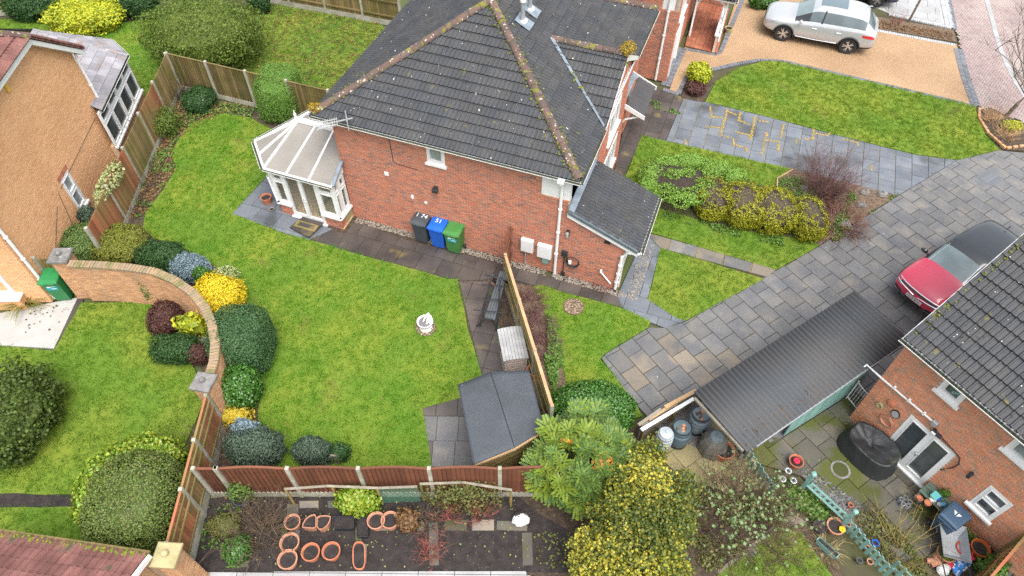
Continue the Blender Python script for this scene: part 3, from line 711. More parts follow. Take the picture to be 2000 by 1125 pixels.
# ---------------- driveway of big slabs
DA = math.atan2(.55, .835)
DRV = xy((1175,700),(1182,692),(1268,640),(1300,641),(1340,628),(1600,481),(1740,392),(1870,313),(1950,294),(2010,300),(2100,330),(2250,560),(2000,800),(1700,790),(1668,764),(1528,854),(1420,900),(1300,850),(1246,794),(1190,722))
d = sheet('driveway', DRV, -.06, -.012, M_['joint'])
slabs(d, DRV, DA+PI/2, .72, .57, -.04, .012, M_['slab_grey'], org=tuple(G(1600,481).xy), alt=M_['slab_tan'], alt_p=lambda x, y: .34 if math.hypot(x-5.4, y-11.2) < 1.9 else .0, bond=.5, gap=.018)
# front path
FPD = xy((1196,352),(1216,347),(1256,266),(1300,275),(1335,190),(1262,168),(1232,185))
d = sheet('front_path', FPD, -.06, -.016, M_['joint'])
slabs(d, FPD, YA+PI/2, .72, .62, -.04, .010, M_['slab_dark'], org=tuple(G(1256,266).xy))
FPB = xy((1301,275),(1545,330),(1650,357),(1754,382),(1869,313),(1790,303),(1640,266),(1500,229),(1377,199),(1336,190))
d = sheet('front_path', FPB, -.06, -.017, M_['joint_moss'])
slabs(d, FPB, YA+PI/2, .68, .60, -.04, .009, M_['slab_blue'], org=tuple(G(1256,266).xy), gap=.018)
jm = MB()
for pl in ([(245,590),(245,640),(320,650)],[(335,600),(330,640),(310,700),(295,740),(370,765),(375,800),(440,810),(445,840)],[(335,610),(395,635)],[(410,620),(400,665),(465,685)],[(490,640),(465,770)],[(385,725),(465,745)],[(490,655),(570,675)],[(555,730),(525,850)],[(555,770),(620,780),(620,830)],[(650,680),(630,760)],[(220,695),(295,705)],[(815,710),(805,770),(760,760)],[(820,735),(895,745),(900,730)],[(970,765),(1055,785),(1055,800)],[(1130,910),(1130,940)],[(110,770),(115,790)],[(720,770),(716,790)]):
    q = [G(1300+x/2.813, y/2.813) for x, y in pl]
    for a, b in zip(q[:-1], q[1:]):
        n = int((b-a).length/.025)+1
        for i in range(n):
            p = a.lerp(b, i/n); jm.ball((p.x+random.gauss(0,.022), p.y+random.gauss(0,.022), .012), random.uniform(.016,.045), 5, 0, (1,1,.5), .5)
tag(jm.build('joint_moss', mk('yellow_moss', (.36,.24,.07), (.25,.20,.05), 3, .95, isl=.25), None), 'yellow brown moss grown proud in the front path joints', 'moss', kind='stuff')
# slab apron and path by the garage
GPA = xy((1206,577),(1247,487),(1258,453),(1290,486),(1265,583),(1322,622),(1345,624),(1300,641),(1270,629),(1216,601))
d = sheet('side_path', GPA, -.06, -.018, M_['joint'])
slabs(d, GPA, YA, .78, .62, -.04, .011, M_['slab_blue'], org=tuple(HO.xy))
TP = xy((1259,453),(1267,455),(1516,526),(1500,541),(1290,485))
d = sheet('narrow_path', TP, -.06, -.019, M_['joint_moss'])
slabs(d, TP, YA, .95, 1.6, -.04, .0105, M_['slab_tan'], org=tuple(G(1259,453).xy), alt=M_['slab_grey'], alt_p=.35, bond=0, gap=.03)
# dark wet path along the house, and the strip towards the shed
HP = xy((628,442),(672,457),(696,432),(790,468),(1003,522),(1206,577),(1216,601),(1100,571),(1040,557),(990,546),(966,560),(990,740),(940,738),(899,556),(888,548),(800,525),(614,474))
d = sheet('house_path', HP, -.06, -.020, M_['joint'])
HPo = tuple(G(888,548).xy)
slabs(d, xy((628,442),(672,457),(696,432),(790,468),(1003,522),(1206,577),(1216,601),(1100,571),(1040,557),(990,546),(888,548),(800,525),(614,474)), YA, .74, .72, -.04, .0115, M_['slab_dark'], org=HPo, bond=.5)
slabs(d, xy((890,551),(984,549),(966,562),(992,742),(941,738),(899,556)), YA+.12, .60, .62, -.04, .0125, M_['slab_dark'], org=HPo, bond=0)
CP = xy((521,345),(453,418),(560,457),(600,470),(618,462),(650,448),(560,415),(545,380))
d = sheet('conservatory_path', CP, -.06, -.021, M_['joint'])
slabs(d, CP, YA, .85, .62, -.04, .011, M_['slab_blue'], org=tuple(G(453,418).xy))
mb = MB(); st = xy((567,447),(604,467),(634,438),(598,422)); mb.prism(st[::-1] if area(st) < 0 else st, -.04, .10, b=.008); mb.build('doorstep', M_['slab_dark'], d)
SP = xy((826,798),(895,778),(960,770),(965,900),(930,912),(842,912))
d = sheet('shed_path', SP, -.06, -.022, M_['joint'])
slabs(d, SP, .0, .62, .78, -.04, .0118, M_['slab_grey'], org=tuple(G(842,912).xy), bond=.1, alt=M_['slab_dark'], alt_p=.3)
# pale gravel along the house wall
gmat = mk('pale_gravel', (.3,.27,.23), ramp=[(.26,.22,.18),(.17,.14,.11),(.32,.29,.25),(.20,.165,.12)], rough=.85)
mb = MB()
for (a0, a1, b0, b1, n) in ((-9.6, -2.4, -.26, -.01, 1700), (-2.2, .3, -.26, -.01, 560), (.35, .75, -.2, 2.4, 420)):
    for i in range(n):
        p = HW(random.uniform(a0, a1), random.uniform(b0, b1), random.uniform(.0, .02)); s = random.uniform(.012, .035); mb.ball((p.x, p.y, p.z), s, 4, 0, (1, 1.2, .7), .6)
tag(mb.build('gravel', gmat, None), 'pale pebbles along the foot of the red brick wall', 'gravel', kind='stuff')
# resin driveway, its block edging, the second drive and the block-paved road
RES = xy((1306,180),(1325,182),(1340,150),(1356,140),(1402,131),(1475,116),(1530,119),(1908,207),(1868,86),(1700,56),(1690,30),(1640,-40),(1470,-40),(1455,0),(1437,0),(1404,105),(1337,92))
res = sheet('resin_driveway', RES, -.06, .004, M_['resin'])
def edging(parent, pts, m, w=.2, t=.1, z=.02, rows=1, name='edging_block', objs=True):
    q = [G(u, v) for u, v in pts]; me = None; rest = MB()
    mb = MB(); mb.bbox((-t/2+.004, -w/2, -.05), (t/2-.004, w/2, z), .008); me = mb.mesh(name, m)
    for a, b in zip(q[:-1], q[1:]):
        L = (b-a).length; n = max(1, int(L/t)); an = math.atan2(b.y-a.y, b.x-a.x)
        for i in range(n):
            p = a.lerp(b, (i+.5)/n)
            for r in range(rows):
                o = Vector((-math.sin(an), math.cos(an), 0))*(w+.006)*r
                link(name, me, parent, None, TR((p.x+o.x, p.y+o.y, random.uniform(-.004,.004)), an+random.uniform(-.03,.03)))
edging(res, [(1325,183),(1340,152),(1356,142),(1402,133),(1440,124),(1475,118),(1500,117),(1530,120),(1700,159)], M_['block_grey'])
edging(res, [(1703,160),(1906,208)], M_['block_grey'])
edging(res, [(1700,57),(1866,88)], M_['block_pale'])
edging(res, [(1910,206),(1890,150),(1876,96)], M_['block_grey'], rows=2)
edging(res, [(1295,174),(1325,184)], M_['block_grey']); edging(res, [(1304,168),(1337,95)], M_['block_grey'], rows=2); 
edging(res, [(1340,96),(1400,107),(1408,100),(1450,0)], M_['block_grey'], rows=1)
ROAD = xy((1858,-60),(1860,0),(1868,60),(1886,130),(1914,212),(1960,225),(2010,240),(2060,300),(2250,330),(2300,-60))
rd = sheet('road', ROAD, -.06, -.006, M_['joint'])
mb = MB(); bw, bl = .105, .21
ang = DA+.3; q = [rot2(p, -ang) for p in ROAD]; x0, x1 = min(p[0] for p in q), max(p[0] for p in q); y0, y1 = min(p[1] for p in q), max(p[1] for p in q)
fr = [[tuple(rot2(p, -ang))][0] for p in xy((1850,-20),(1850,0),(1868,60),(1886,130),(1914,212),(1960,225),(2025,245),(2025,-20))]
for j in range(int((y1-y0)/bw)+2):
    for i in range(-2, int((x1-x0)/(bw*4))+2):
        for (ox, oy, w_, h_) in ((0, 0, 2, 1), (2, -1, 1, 2)):
            X = x0+(i*4+ox+j % 4)*bw; Y = y0+(j+oy)*bw; c = (X+w_*bw/2, Y+h_*bw/2)
            if inpoly(c, fr):
                p = rot2(c, ang); M = TR((p[0], p[1], random.uniform(-.002,.002)), ang)
                mb.bbox((-w_*bw/2+.004, -h_*bw/2+.004, -.03), (w_*bw/2-.004, h_*bw/2-.004, .006), .008, 0, M)
mb.build('paving_blocks', M_['block_red'], rd, kind='stuff')
ch = [(1924,-20),(1927,0),(1938,40),(1950,85),(1966,125),(1985,162),(2004,192),(2040,230)]
mb = MB(); qq = [G(u, v) for u, v in ch]
for a, b in zip(qq[:-1], qq[1:]):
    n = max(1, int((b-a).length/.45)); an = math.atan2(b.y-a.y, b.x-a.x)
    for i in range(n):
        p = a.lerp(b, (i+.5)/n); L = (b-a).length/n
        me = MB(); me.bbox((-L/2+.004, -.11, -.05), (L/2-.004, .11, .022), .012); link('channel_stone', me.mesh('channel_stone', M_['slab_light']), rd, None, TR(p, an))
DR2 = xy((1700,10),(1735,24),(1852,52),(1838,-40),(1640,-60),(1690,-20))
d2 = sheet('light_driveway', DR2, -.06, -.010, M_['concrete'])
slabs(d2, xy((1735,23),(1838,45),(1830,-40),(1660,-60)), YA, .9, .6, -.04, .012, M_['slab_light'], org=tuple(G(1735,23).xy), bond=.4)
edging(d2, [(1736,27),(1858,54)], M_['block_pale']); edging(d2, [(1860,54),(1846,-10)], M_['block_pale'], rows=2); edging(d2, [(1866,58),(1852,-10)], M_['block_grey'], rows=1)
sheet('planting_bed', xy((1688,42),(1705,32),(1862,58),(1868,82),(1700,54)), -.06, .012, M_['mulch'])
sheet('tree_bed', xy((1910,215),(1935,210),(1990,238),(2060,285),(2060,300),(1962,292),(1930,265),(1912,232)), -.06, .010, M_['soil'])
sheet('shrub_bed', xy((1335,178),(1362,140),(1398,158),(1376,200),(1330,192)), -.06, .012, M_['soil'])
sheet('hedge_bed', xy((1280,405),(1262,370),(1300,325),(1440,345),(1590,400),(1612,430),(1570,470),(1400,442)), -.06, .026, M_['soil'], wob=.08)
sheet('rockery_bed', xy((1545,331),(1650,358),(1752,383),(1598,481),(1580,455),(1560,420),(1513,376),(1515,352)), -.06, .028, M_['mulch'], wob=.05)
sheet('heather_bed', xy((990,552),(1045,560),(1075,640),(1095,690),(1105,740),(1108,800),(1080,800)), -.06, -.002, M_['mulch'])
# left neighbour
sheet('bark_strip', xy((-120,962),(165,964),(165,992),(-120,996)), -.06, -.004, M_['soil_dark'], wob=.05)
c = sheet('concrete_path', xy((-120,640),(0,612),(60,600),(152,582),(106,681),(-120,668)), -.06, .02, M_['concrete'])
mb = MB(); mb.prism([tuple(G(u,v).xy) for u, v in ((88,660),(112,660),(106,672),(84,672))][::-1], .0, .026, b=.002); mb.build('drain_cover', M_['concrete'], c)
sheet('edge_strip', xy((152,582),(163,585),(126,683),(106,682)), -.06, .012, M_['slab_dark'])
sheet('bay_path', xy((255,140),(300,140),(300,230),(240,290),(225,260)), -.06, .006, M_['slab_light'])
# kitchen garden
ALL = xy((398,968),(1000,958),(1050,1000),(1120,1040),(1130,1117),(365,1117),(385,1040))
al = sheet('vegetable_bed', ALL, -.06, -.016, M_['soil_dark'], wob=.03)
for i, (u0, v0, u1, v1) in enumerate(((585,978,622,992),(640,978,662,992),(560,985,583,1012),(565,1035,585,1070),(548,1030,560,1110),(694,1030,706,1056),(694,1062,716,1100),(838,1020,856,1104),(868,1015,912,1036),(922,1015,965,1036),(970,1018,1030,1036),(1020,1040,1040,1104),(815,1018,828,1036),(430,1060,446,1092),(452,1085,484,1108),(730,1022,765,1036))):
    p = xy((u0,v1),(u1,v1),(u1,v0),(u0,v0)); cx = sum(q[0] for q in p)/4; cy = sum(q[1] for q in p)/4
    mb = MB(); mb.prism([(q[0]-cx, q[1]-cy) for q in p], -.04, .004, b=.006); link('stepping_slab', mb.mesh('stepping_slab', M_['slab_moss'] if i % 3 else M_['slab_tan']), al, None, TR((cx, cy, 0), random.uniform(-.04,.04)))
PT = xy((393,1117),(1026,1116),(1052,1140),(1050,1200),(380,1200))
pt = sheet('lower_patio', PT, -.06, -.008, M_['joint']); slabs(pt, PT, 0, .9, .9, -.04, .02, M_['slab_light'], org=tuple(G(393,1117).xy), bond=0)
sheet('plot_soil', xy((1000,960),(1100,830),(1260,820),(1330,930),(1480,960),(1560,1000),(1620,1080),(1700,1200),(1000,1200)), -.06, -.018, M_['soil'])
YP = xy((1262,862),(1370,788),(1400,830),(1470,890),(1500,955),(1420,962),(1330,932),(1290,895))
d = sheet('yellow_patio', YP, -.06, -.010, M_['joint']); slabs(d, YP, DA, .75, .6, -.04, .013, M_['slab_yellow'], org=tuple(G(1290,895).xy))
MP = xy((1410,845),(1528,856),(1668,766),(1702,800),(1830,980),(2000,1130),(2000,1180),(1800,1180),(1650,1010),(1565,930),(1480,905))
d = sheet('mossy_patio', MP, -.06, -.0115, M_['joint']); slabs(d, MP, DA+PI/2, .72, .60, -.04, .0135, M_['slab_moss'], org=tuple(G(1528,856).xy), gap=.016)
YPp = xy((1395,1120),(1545,1000),(1575,1020),(1535,1030),(1430,1125))
d = sheet('garden_path', YPp, -.06, -.0095, M_['joint']); slabs(d, YPp, DA, .6, .5, -.04, .014, M_['slab_tan'], org=tuple(G(1545,1000).xy))
# manhole covers
mb = MB(); p0 = G(1933,348); F = TR((p0.x, p0.y, .012), DA); mb.bbox((-.42,-.34,-.02), (.42,.34,.006), .01, 0, F)
for k in range(9): mb.box((-.36,-.30+.07*k,.006), (.36,-.27+.07*k,.012), 0, F)
tag(mb.build('manhole_cover', M_['block_grey'], None), 'grey ribbed drain cover set in the driveway beside the front lawn', 'drain cover')
p0 = G(1641,918); t = thing('manhole_cover', 'round mossy inspection cover in the yard slabs', 'drain cover', (p0.x, p0.y, .014))
mb = MB(); mb.lathe([(.27,0),(.27,.012),(.25,.016)], 24); mb.build('rim', M_['stone'], t, world=False); mb = MB(); mb.lathe([(.21,.0),(.21,.021)], 24); mb.build('lid', M_['slab_moss'], t, world=False)
# ================================================================ MAIN HOUSE
H = thing('brick_house', 'red brick house with mossy dark tiled hip roof beside the main lawn', 'house', HO, YA)
Z0, ZE, OV = 0, 4.34, .32
aL, aR, bN, bF = -9.75, -1.87, 0., 9.35
bricks(H, HW(0,0), AX, [(aL,0),(0,0),(0,2.10),(aR,3.02),(aR,3.42),(-2.76,3.42),(-2.76,ZE),(aL,ZE)], [(-6.50,-5.90,3.55,4.30)], M_['brick_red'], M_['mortar_pale'], bw=.19, bh=.063, limit=300)
bricks(H, HW(aR,0), BX, [(2.5,0),(9.3,0),(9.3,ZE),(2.5,ZE)], [(3.0,3.9,2.6,4.0),(3.0,4.1,.9,2.2),(6.9,7.9,0,2.05)], M_['brick_red'], M_['mortar_pale'], bw=.19, bh=.063)
bricks(H, HW(aL,9.3), -BX, [(0,0),(9.3,0),(9.3,ZE),(0,ZE)], [], M_['brick_red'], M_['mortar_pale'], bw=.19, bh=.063)
bricks(H, HW(aR,9.35), -AX, [(0,0),(7.9,0),(7.9,ZE),(0,ZE)], [], M_['brick_red'], M_['mortar_pale'], bw=.19, bh=.063)
# rendered corner panel under the eave
F = Fw(HW(0,0), AX, -2.76, 3.42); mb = MB(); mb.box((.0,.0,-.2), (2.76+aR-.005,ZE-3.42,.0), 0, F); mb.build('render_panel', M_['white'], H)
mb = MB()
for i in range(8): mb.bbox((i*.112+.004,-.075,-.1), (i*.112+.108,-.004,.014), .004, 0, F)
mb.build('panel_sill', M_['brick_orange'], H)
# hip roof
e0, e1, f0, f1 = aL-.50, aR+OV, bN-.28, bF+OV; zr = 4.50; W_ = e1-e0; RISE = 2.36; am = (e0+e1)/2; bA, bB = f0+W_/2, f1-W_/2
SL = math.hypot(W_/2, RISE); up = RISE/SL; ho = (W_/2)/SL
bud = [300]
tiles(H, HW(e0,f0,zr), AX, BX*ho+Vector((0,0,up)), [[(0,0),(W_,0),(W_/2,SL)]], .28, .315, M_['tile_grey'], bud)
LB = f1-f0
# front slope, cut round the small gable
ga0, ga1, gz = 2.32, 6.45, 5.78; gm_ = (ga0+ga1)/2; gin = (gz-zr)/RISE*(W_/2)
yv = (gz-zr)/up   # slope length to the inner end of the gable ridge
P0, P1, PA, PB = (0,0), (LB,0), (LB-W_/2,SL), (W_/2,SL)
g0, g1, gm2 = ga0-f0, ga1-f0, gm_-f0
pf = [[(0,0),(g0,0),(gm2,yv),(gm2,yv*(1.0)),(W_/2*yv/SL,yv)], [(g1,0),(LB,0),(LB-W_/2*yv/SL,yv),(gm2,yv)], [(W_/2*yv/SL,yv),(LB-W_/2*yv/SL,yv),PA,PB]]
pf[0] = [(0,0),(g0,0),(gm2,yv),(W_/2*yv/SL,yv)]
tiles(H, HW(e1,f0,zr), BX, -AX*ho+Vector((0,0,up)), pf, .28, .315, M_['tile_grey'], bud)
tiles(H, HW(e0,f1,zr), -BX, AX*ho+Vector((0,0,up)), [[(0,0),(LB,0),(LB-W_/2,SL),(W_/2,SL)]], .28, .315, M_['tile_grey'], bud)
tiles(H, HW(e1,f1,zr), -AX, -BX*ho+Vector((0,0,up)), [[(0,0),(W_,0),(W_/2,SL)]], .28, .315, M_['tile_grey'], bud)
apA, apB = HW(am,bA,zr+RISE+.03), HW(am,bB,zr+RISE+.03)
for p, q in ((HW(e0+.05,f0+.05,zr+.06), apA), (HW(e1-.05,f0+.05,zr+.06), apA), (HW(e0+.05,f1-.05,zr+.06), apB), (HW(e1-.05,f1-.05,zr+.06), apB), (apA, apB)): ridge_run(H, p, q, M_['ridge'])
# small front gable
gs = math.hypot((ga1-ga0)/2, gz-zr); gu = (gz-zr)/gs; gh = (ga1-ga0)/2/gs
gp = e1+.06
tiles(H, HW(gp,ga0,zr+.01), -AX, BX*gh+Vector((0,0,gu)), [[(0,0),(gp-e1+.0,0),(gp-e1+gin,gs),(0,gs)]][:1], .28, .315, M_['tile_grey'], bud) if False else None
tiles(H, HW(e1-gin,ga0,zr+.01), AX, BX*gh+Vector((0,0,gu)), [[(gin,0),(gin+.06,0),(gin+.06,gs),(0,gs)]], .28, .315, M_['tile_grey'], bud)
tiles(H, HW(e1+.06,ga1,zr+.01), -AX, -BX*gh+Vector((0,0,gu)), [[(0,0),(.06,0),(gin+.06,gs),(0,gs)]], .28, .315, M_['tile_grey'], bud)
ridge_run(H, HW(e1+.07,gm_,gz+.03), HW(e1-gin-.1,gm_,gz+.03), M_['ridge'], .12)
mb = MB(); mb.add([HW(e1-.02,ga0+.02,zr+.11),HW(e1-gin-.05,gm_-.02,gz+.12),HW(e1-gin-.11,gm_-.12,gz+.13),HW(e1-.02,ga0-.09,zr+.11)], [(0,1,2,3)]); mb.build('valley_flashing', M_['lead'], H)
mb = MB()                                             # barge boards and the gable face below
for s, bb in ((1, ga0), (-1, ga1)):
    x0, x1 = e1+.03, e1+.065
    mb.add([HW(x0,bb,zr-.13),HW(x1,bb,zr-.13),HW(x1,gm_,gz-.20),HW(x0,gm_,gz-.20),HW(x0,bb,zr+.02),HW(x1,bb,zr+.02),HW(x1,gm_,gz+.02),HW(x0,gm_,gz+.02)], [(0,3,2,1),(4,5,6,7),(0,1,5,4),(1,2,6,5),(2,3,7,6),(3,0,4,7)])
mb.build('barge_board', M_['white'], H)
bricks(H, HW(e1-.1,ga0+.12,0), BX, [(0,0),(ga1-ga0-.24,0),(ga1-ga0-.24,zr),((ga1-ga0)/2-.12,gz-.15),(0,zr)], [(1.2,2.7,2.75,3.9),(.9,3.0,.8,2.05)], M_['brick_red'], M_['mortar_pale'], bw=.19, bh=.063, wallname='gable_wall', thick=.15)
FF = Fw(HW(e1-.1,ga0+.12,0), BX, 1.2, 2.75); window(H, FF, 1.5, 1.15, [(.07,.72,.07,1.08),(.78,1.43,.07,1.08)])
FF = Fw(HW(e1-.1,ga0+.12,0), BX, .9, .8); window(H, FF, 2.1, 1.25, [(.07,.7,.07,1.18),(.76,1.36,.07,1.18),(1.42,2.03,.07,1.18)])
# fascia, gutters and downpipes
def gutter(parent, a, b, drop=.0, r=.055, m='white', name='gutter'):
    a, b = Vector(a), Vector(b); t = (b-a).normalized(); s = t.cross(Vector((0,0,1))).normalized(); mb = MB(); k = 6; vs = []
    for p in (a, b):
        for rr in (r, r*.8):
            for i in range(k+1):
                an = PI+PI*i/k; vs.append(p+s*math.cos(an)*rr+Vector((0,0,math.sin(an)*rr)))
    n = k+1; fs = []
    for i in range(k): fs += [(i,i+1,2*n+i+1,2*n+i), (n+i+1,n+i,3*n+i,3*n+i+1)]
    fs += [(0,2*n,3*n,n),(k,n+k,3*n+k,2*n+k)]
    mb.add(vs, fs); mb.m = [1 if (i < 2*k and i % 2) else 0 for i in range(len(fs))]; return mb.build(name, [M_[m], M_['moss_dark']], parent)
gutter(H, HW(e0-.03,f0-.045,zr-.035), HW(e1+.03,f0-.045,zr-.03)); gutter(H, HW(e1+.045,f0,zr-.035), HW(e1+.045,ga0,zr-.03)); gutter(H, HW(e1+.045,ga1,zr-.035), HW(e1+.045,f1,zr-.03)); gutter(H, HW(e0-.045,f0,zr-.035), HW(e0-.045,f1,zr-.03))
mb = MB(); Fh = frame(HO, AX, BX, Vector((0,0,1)))
mb.box((e0+.01,f0+.0,zr-.13), (e1-.01,f0+.025,zr-.02), 0, Fh); mb.box((e1-.025,f0+.03,zr-.13), (e1,f1-.03,zr-.02), 0, Fh); mb.box((e0,f0+.03,zr-.13), (e0+.025,f1-.03,zr-.02), 0, Fh)
mb.box((e0+.03,f0+.03,zr-.12), (e1-.03,bN-.005,zr-.10), 0, Fh); mb.box((aR+.005,bN,zr-.12), (e1-.03,f1-.03,zr-.10), 0, Fh); mb.build('fascia', M_['white'], H)
def downpipe(parent, pts, r=.05, m='white'):
    mb = MB(); mb.tube(pts, r, 8); 
    for k in range(1, 4):
        p = Vector(pts[-2]).lerp(Vector(pts[-1]), k/4); mb.tube([p+Vector((0,0,.03)), p-Vector((0,0,.03))], r*1.35, 8)
    return mb.build('downpipe', M_[m], parent, smooth=False)
downpipe(H, [HW(-2.10,f0-.045,zr-.09),HW(-2.10,f0-.045,zr-.2),HW(-2.12,-.06,zr-.45),HW(-2.14,-.06,.02)])
mb = MB(); mb.box((-2.2,f0-.10,zr-.16), (-2.0,f0+.0,zr-.02), 0, Fh); mb.build('hopper', M_['white'], H)
# window high in the side wall
window(H, Fw(HW(0,0), AX, -6.50, 3.55), .60, .75, [(.08,.52,.10,.66)], glass='glass_pale')
# lean-to: roof, flashing, verge, front
lz0, lz1 = 2.14, 3.06; lw = 2.28; lsl = math.hypot(lw, lz1-lz0); lB = 2.55
tiles(H, HW(aR+lw+.08,-.10,lz0), BX, -AX*(lw/lsl)+Vector((0,0,(lz1-lz0)/lsl)), [[(0,0),(lB,0),(lB,lsl-.02),(0,lsl-.02)]], .28, .26, M_['tile_grey'], [110], name='lean_to_tile')
mb = MB(); mb.add([HW(aR+.02,-.13,lz1+.12),HW(aR+.02,lB-.1,lz1+.12),HW(aR+.20,lB-.1,lz1+.05),HW(aR+.20,-.13,lz1+.05),HW(aR+.015,-.13,lz1+.22),HW(aR+.015,lB-.1,lz1+.22)], [(0,3,2,1),(0,1,5,4)]); mb.build('step_flashing', M_['lead'], H)
mb = MB()
for k in range(7):
    t0, t1 = k/7, (k+1)/7; p = lambda t: (aR+lw*t+.03, lz1-(lz1-lz0)*t)
    (x0, q0), (x1, q1) = p(t0), p(t1); mb.add([HW(x0,-.17,q0-.04),HW(x1,-.17,q1-.04),HW(x1,-.17,q1+.055),HW(x0,-.17,q0+.075),HW(x0,-.02,q0+.075),HW(x1,-.02,q1+.055)], [(0,1,2,3),(3,2,5,4)])
mb.build('dry_verge', mk('grey_verge', (.075,.10,.115), (.10,.12,.13), 5, .5), H)
mb = MB(); mb.add([HW(aR,-.13,lz1-.20),HW(aR+lw+.02,-.13,lz0-.20),HW(aR+lw+.02,-.13,lz0-.045),HW(aR,-.13,lz1-.045)]+[HW(aR,-.10,lz1-.20),HW(aR+lw+.02,-.10,lz0-.20),HW(aR+lw+.02,-.10,lz0-.045),HW(aR,-.10,lz1-.045)], [(0,1,2,3),(7,6,5,4),(0,4,5,1),(3,2,6,7),(0,3,7,4),(1,5,6,2)]); mb.build('barge_board', M_['white'], H)
gutter(H, HW(aR+lw+.15,-.15,lz0-.02), HW(aR+lw+.15,lB-.08,lz0-.02))
downpipe(H, [HW(aR+lw+.15,-.08,lz0-.08),HW(.16,-.08,lz0-.16),HW(-.02,-.07,lz0-.42),HW(-.05,-.07,.05)])
mb = MB(); mb.tube([HW(-.05,-.07,.12),HW(-.05,-.07,.0)], .055, 8); mb.build('pipe_shoe', M_['black_plastic'], H)
bricks(H, HW(0.0,0.0), BX, [(0.005,0),(2.45,0),(2.45,2.08),(0.005,2.08)], [(.12,2.2,0,2.0)], M_['brick_red'], M_['mortar_pale'], bw=.19, bh=.063, wallname='lean_to_front')
F = Fw(HW(0,0), BX, .12, 0); mb = MB(); mb.box((0,0,-.1), (.08,2.0,.05), 0, F); mb.box((2.0,0,-.1), (2.08,2.0,.05), 0, F); mb.box((.08,1.9,-.1), (2.0,2.0,.05), 0, F); o = mb.build('garage_door_frame', M_['white'], H)
mb = MB()
for k in range(8): mb.bbox((.085+.24*k,.02,-.08), (.085+.24*k+.232,1.89,-.04), .01, 0, F)
mb.build('garage_door', M_['white'], H)
bricks(H, HW(0,2.45), -AX, [(0,0),(1.8,0),(1.8,2.9),(0,2.1)], [], M_['brick_red'], M_['mortar_pale'], bw=.19, bh=.063, wallname='lean_to_back')
# front door and its canopy
mb = MB(); F = Fw(HW(aR,0), BX, 6.9, 0); mb.box((0,0,-.1), (1.0,2.05,-.03), 0, F); mb.build('front_door', M_['white'], H)
c0, c1 = 6.2, 8.1; cz = 2.45
tiles(H, HW(aR+.95,c0,cz-.12), BX, -AX*.86+Vector((0,0,.34)), [[(0,0),(c1-c0,0),(c1-c0,.74),(0,.74)]], .28, .2, mk('canopy_tile', (.05,.05,.054), (.065,.06,.06), 2, .6), [80], name='canopy_tile', kind='flat', th=.03)
mb = MB(); mb.add([HW(aR+.02,c0,cz+.33),HW(aR+.02,c1,cz+.33),HW(aR+.20,c1,cz+.25),HW(aR+.20,c0,cz+.25)], [(0,3,2,1)]); mb.build('canopy_flashing', M_['lead'], H)
mb = MB()
for bb in (c0-.03, c1+.01): mb.add([HW(aR+.02,bb,cz+.12),HW(aR+1.0,bb,cz-.26),HW(aR+1.0,bb,cz-.10),HW(aR+.02,bb,cz+.34)]+[HW(aR+.02,bb+.03,cz+.12),HW(aR+1.0,bb+.03,cz-.26),HW(aR+1.0,bb+.03,cz-.10),HW(aR+.02,bb+.03,cz+.34)], [(0,1,2,3),(7,6,5,4),(0,4,5,1),(3,2,6,7),(0,3,7,4),(1,5,6,2)])
mb.build('canopy_side', M_['white'], H)
for bb in (c0+.06, c1-.08):
    mb = MB(); mb.tube([HW(aR+.06,bb,1.6),HW(aR+.3,bb,2.0),HW(aR+.8,bb,cz-.2)], .04, 6); mb.tube([HW(aR+.05,bb,1.3),HW(aR+.05,bb,cz+.1)], .04, 6); mb.build('canopy_bracket', M_['white'], H)
# flues on the front slope
for (u, v) in ((1021, 46), (1035, 22)):
    best = None
    for k in range(200):                           # where the sight line meets the slope
        z = 4.4+k*.013; p = G(u, v, z); d = p-HO; a = d.dot(AX); zz = zr+(e1-a)/(W_/2)*RISE
        if best is None or abs(zz-z) < best[0]: best = (abs(zz-z), Vector((p.x, p.y, zz)))
    p = best[1]; n = (AX*up+Vector((0,0,ho))); ey = (-AX*ho+Vector((0,0,up)))
    t = MB(); t.lathe([(.10,-.1),(.10,.05),(.15,.06),(.15,.11),(.07,.13)], 14, 0, Matrix.Translation(p)); t.lathe([(.068,.13),(.068,.75)], 14, 1, Matrix.Translation(p)); t.lathe([(.10,.72),(.105,.80),(.095,.9),(.05,.93)], 14, 0, Matrix.Translation(p))
    fl = t.build('flue', [M_['white'], M_['metal_grey']], H, smooth=False)
    q = MB(); q.box((-.24,-.30,.088), (.24,.26,.096), 0, frame(p, BX, ey, n)); q.build('flue_flashing', M_['lead'], fl)
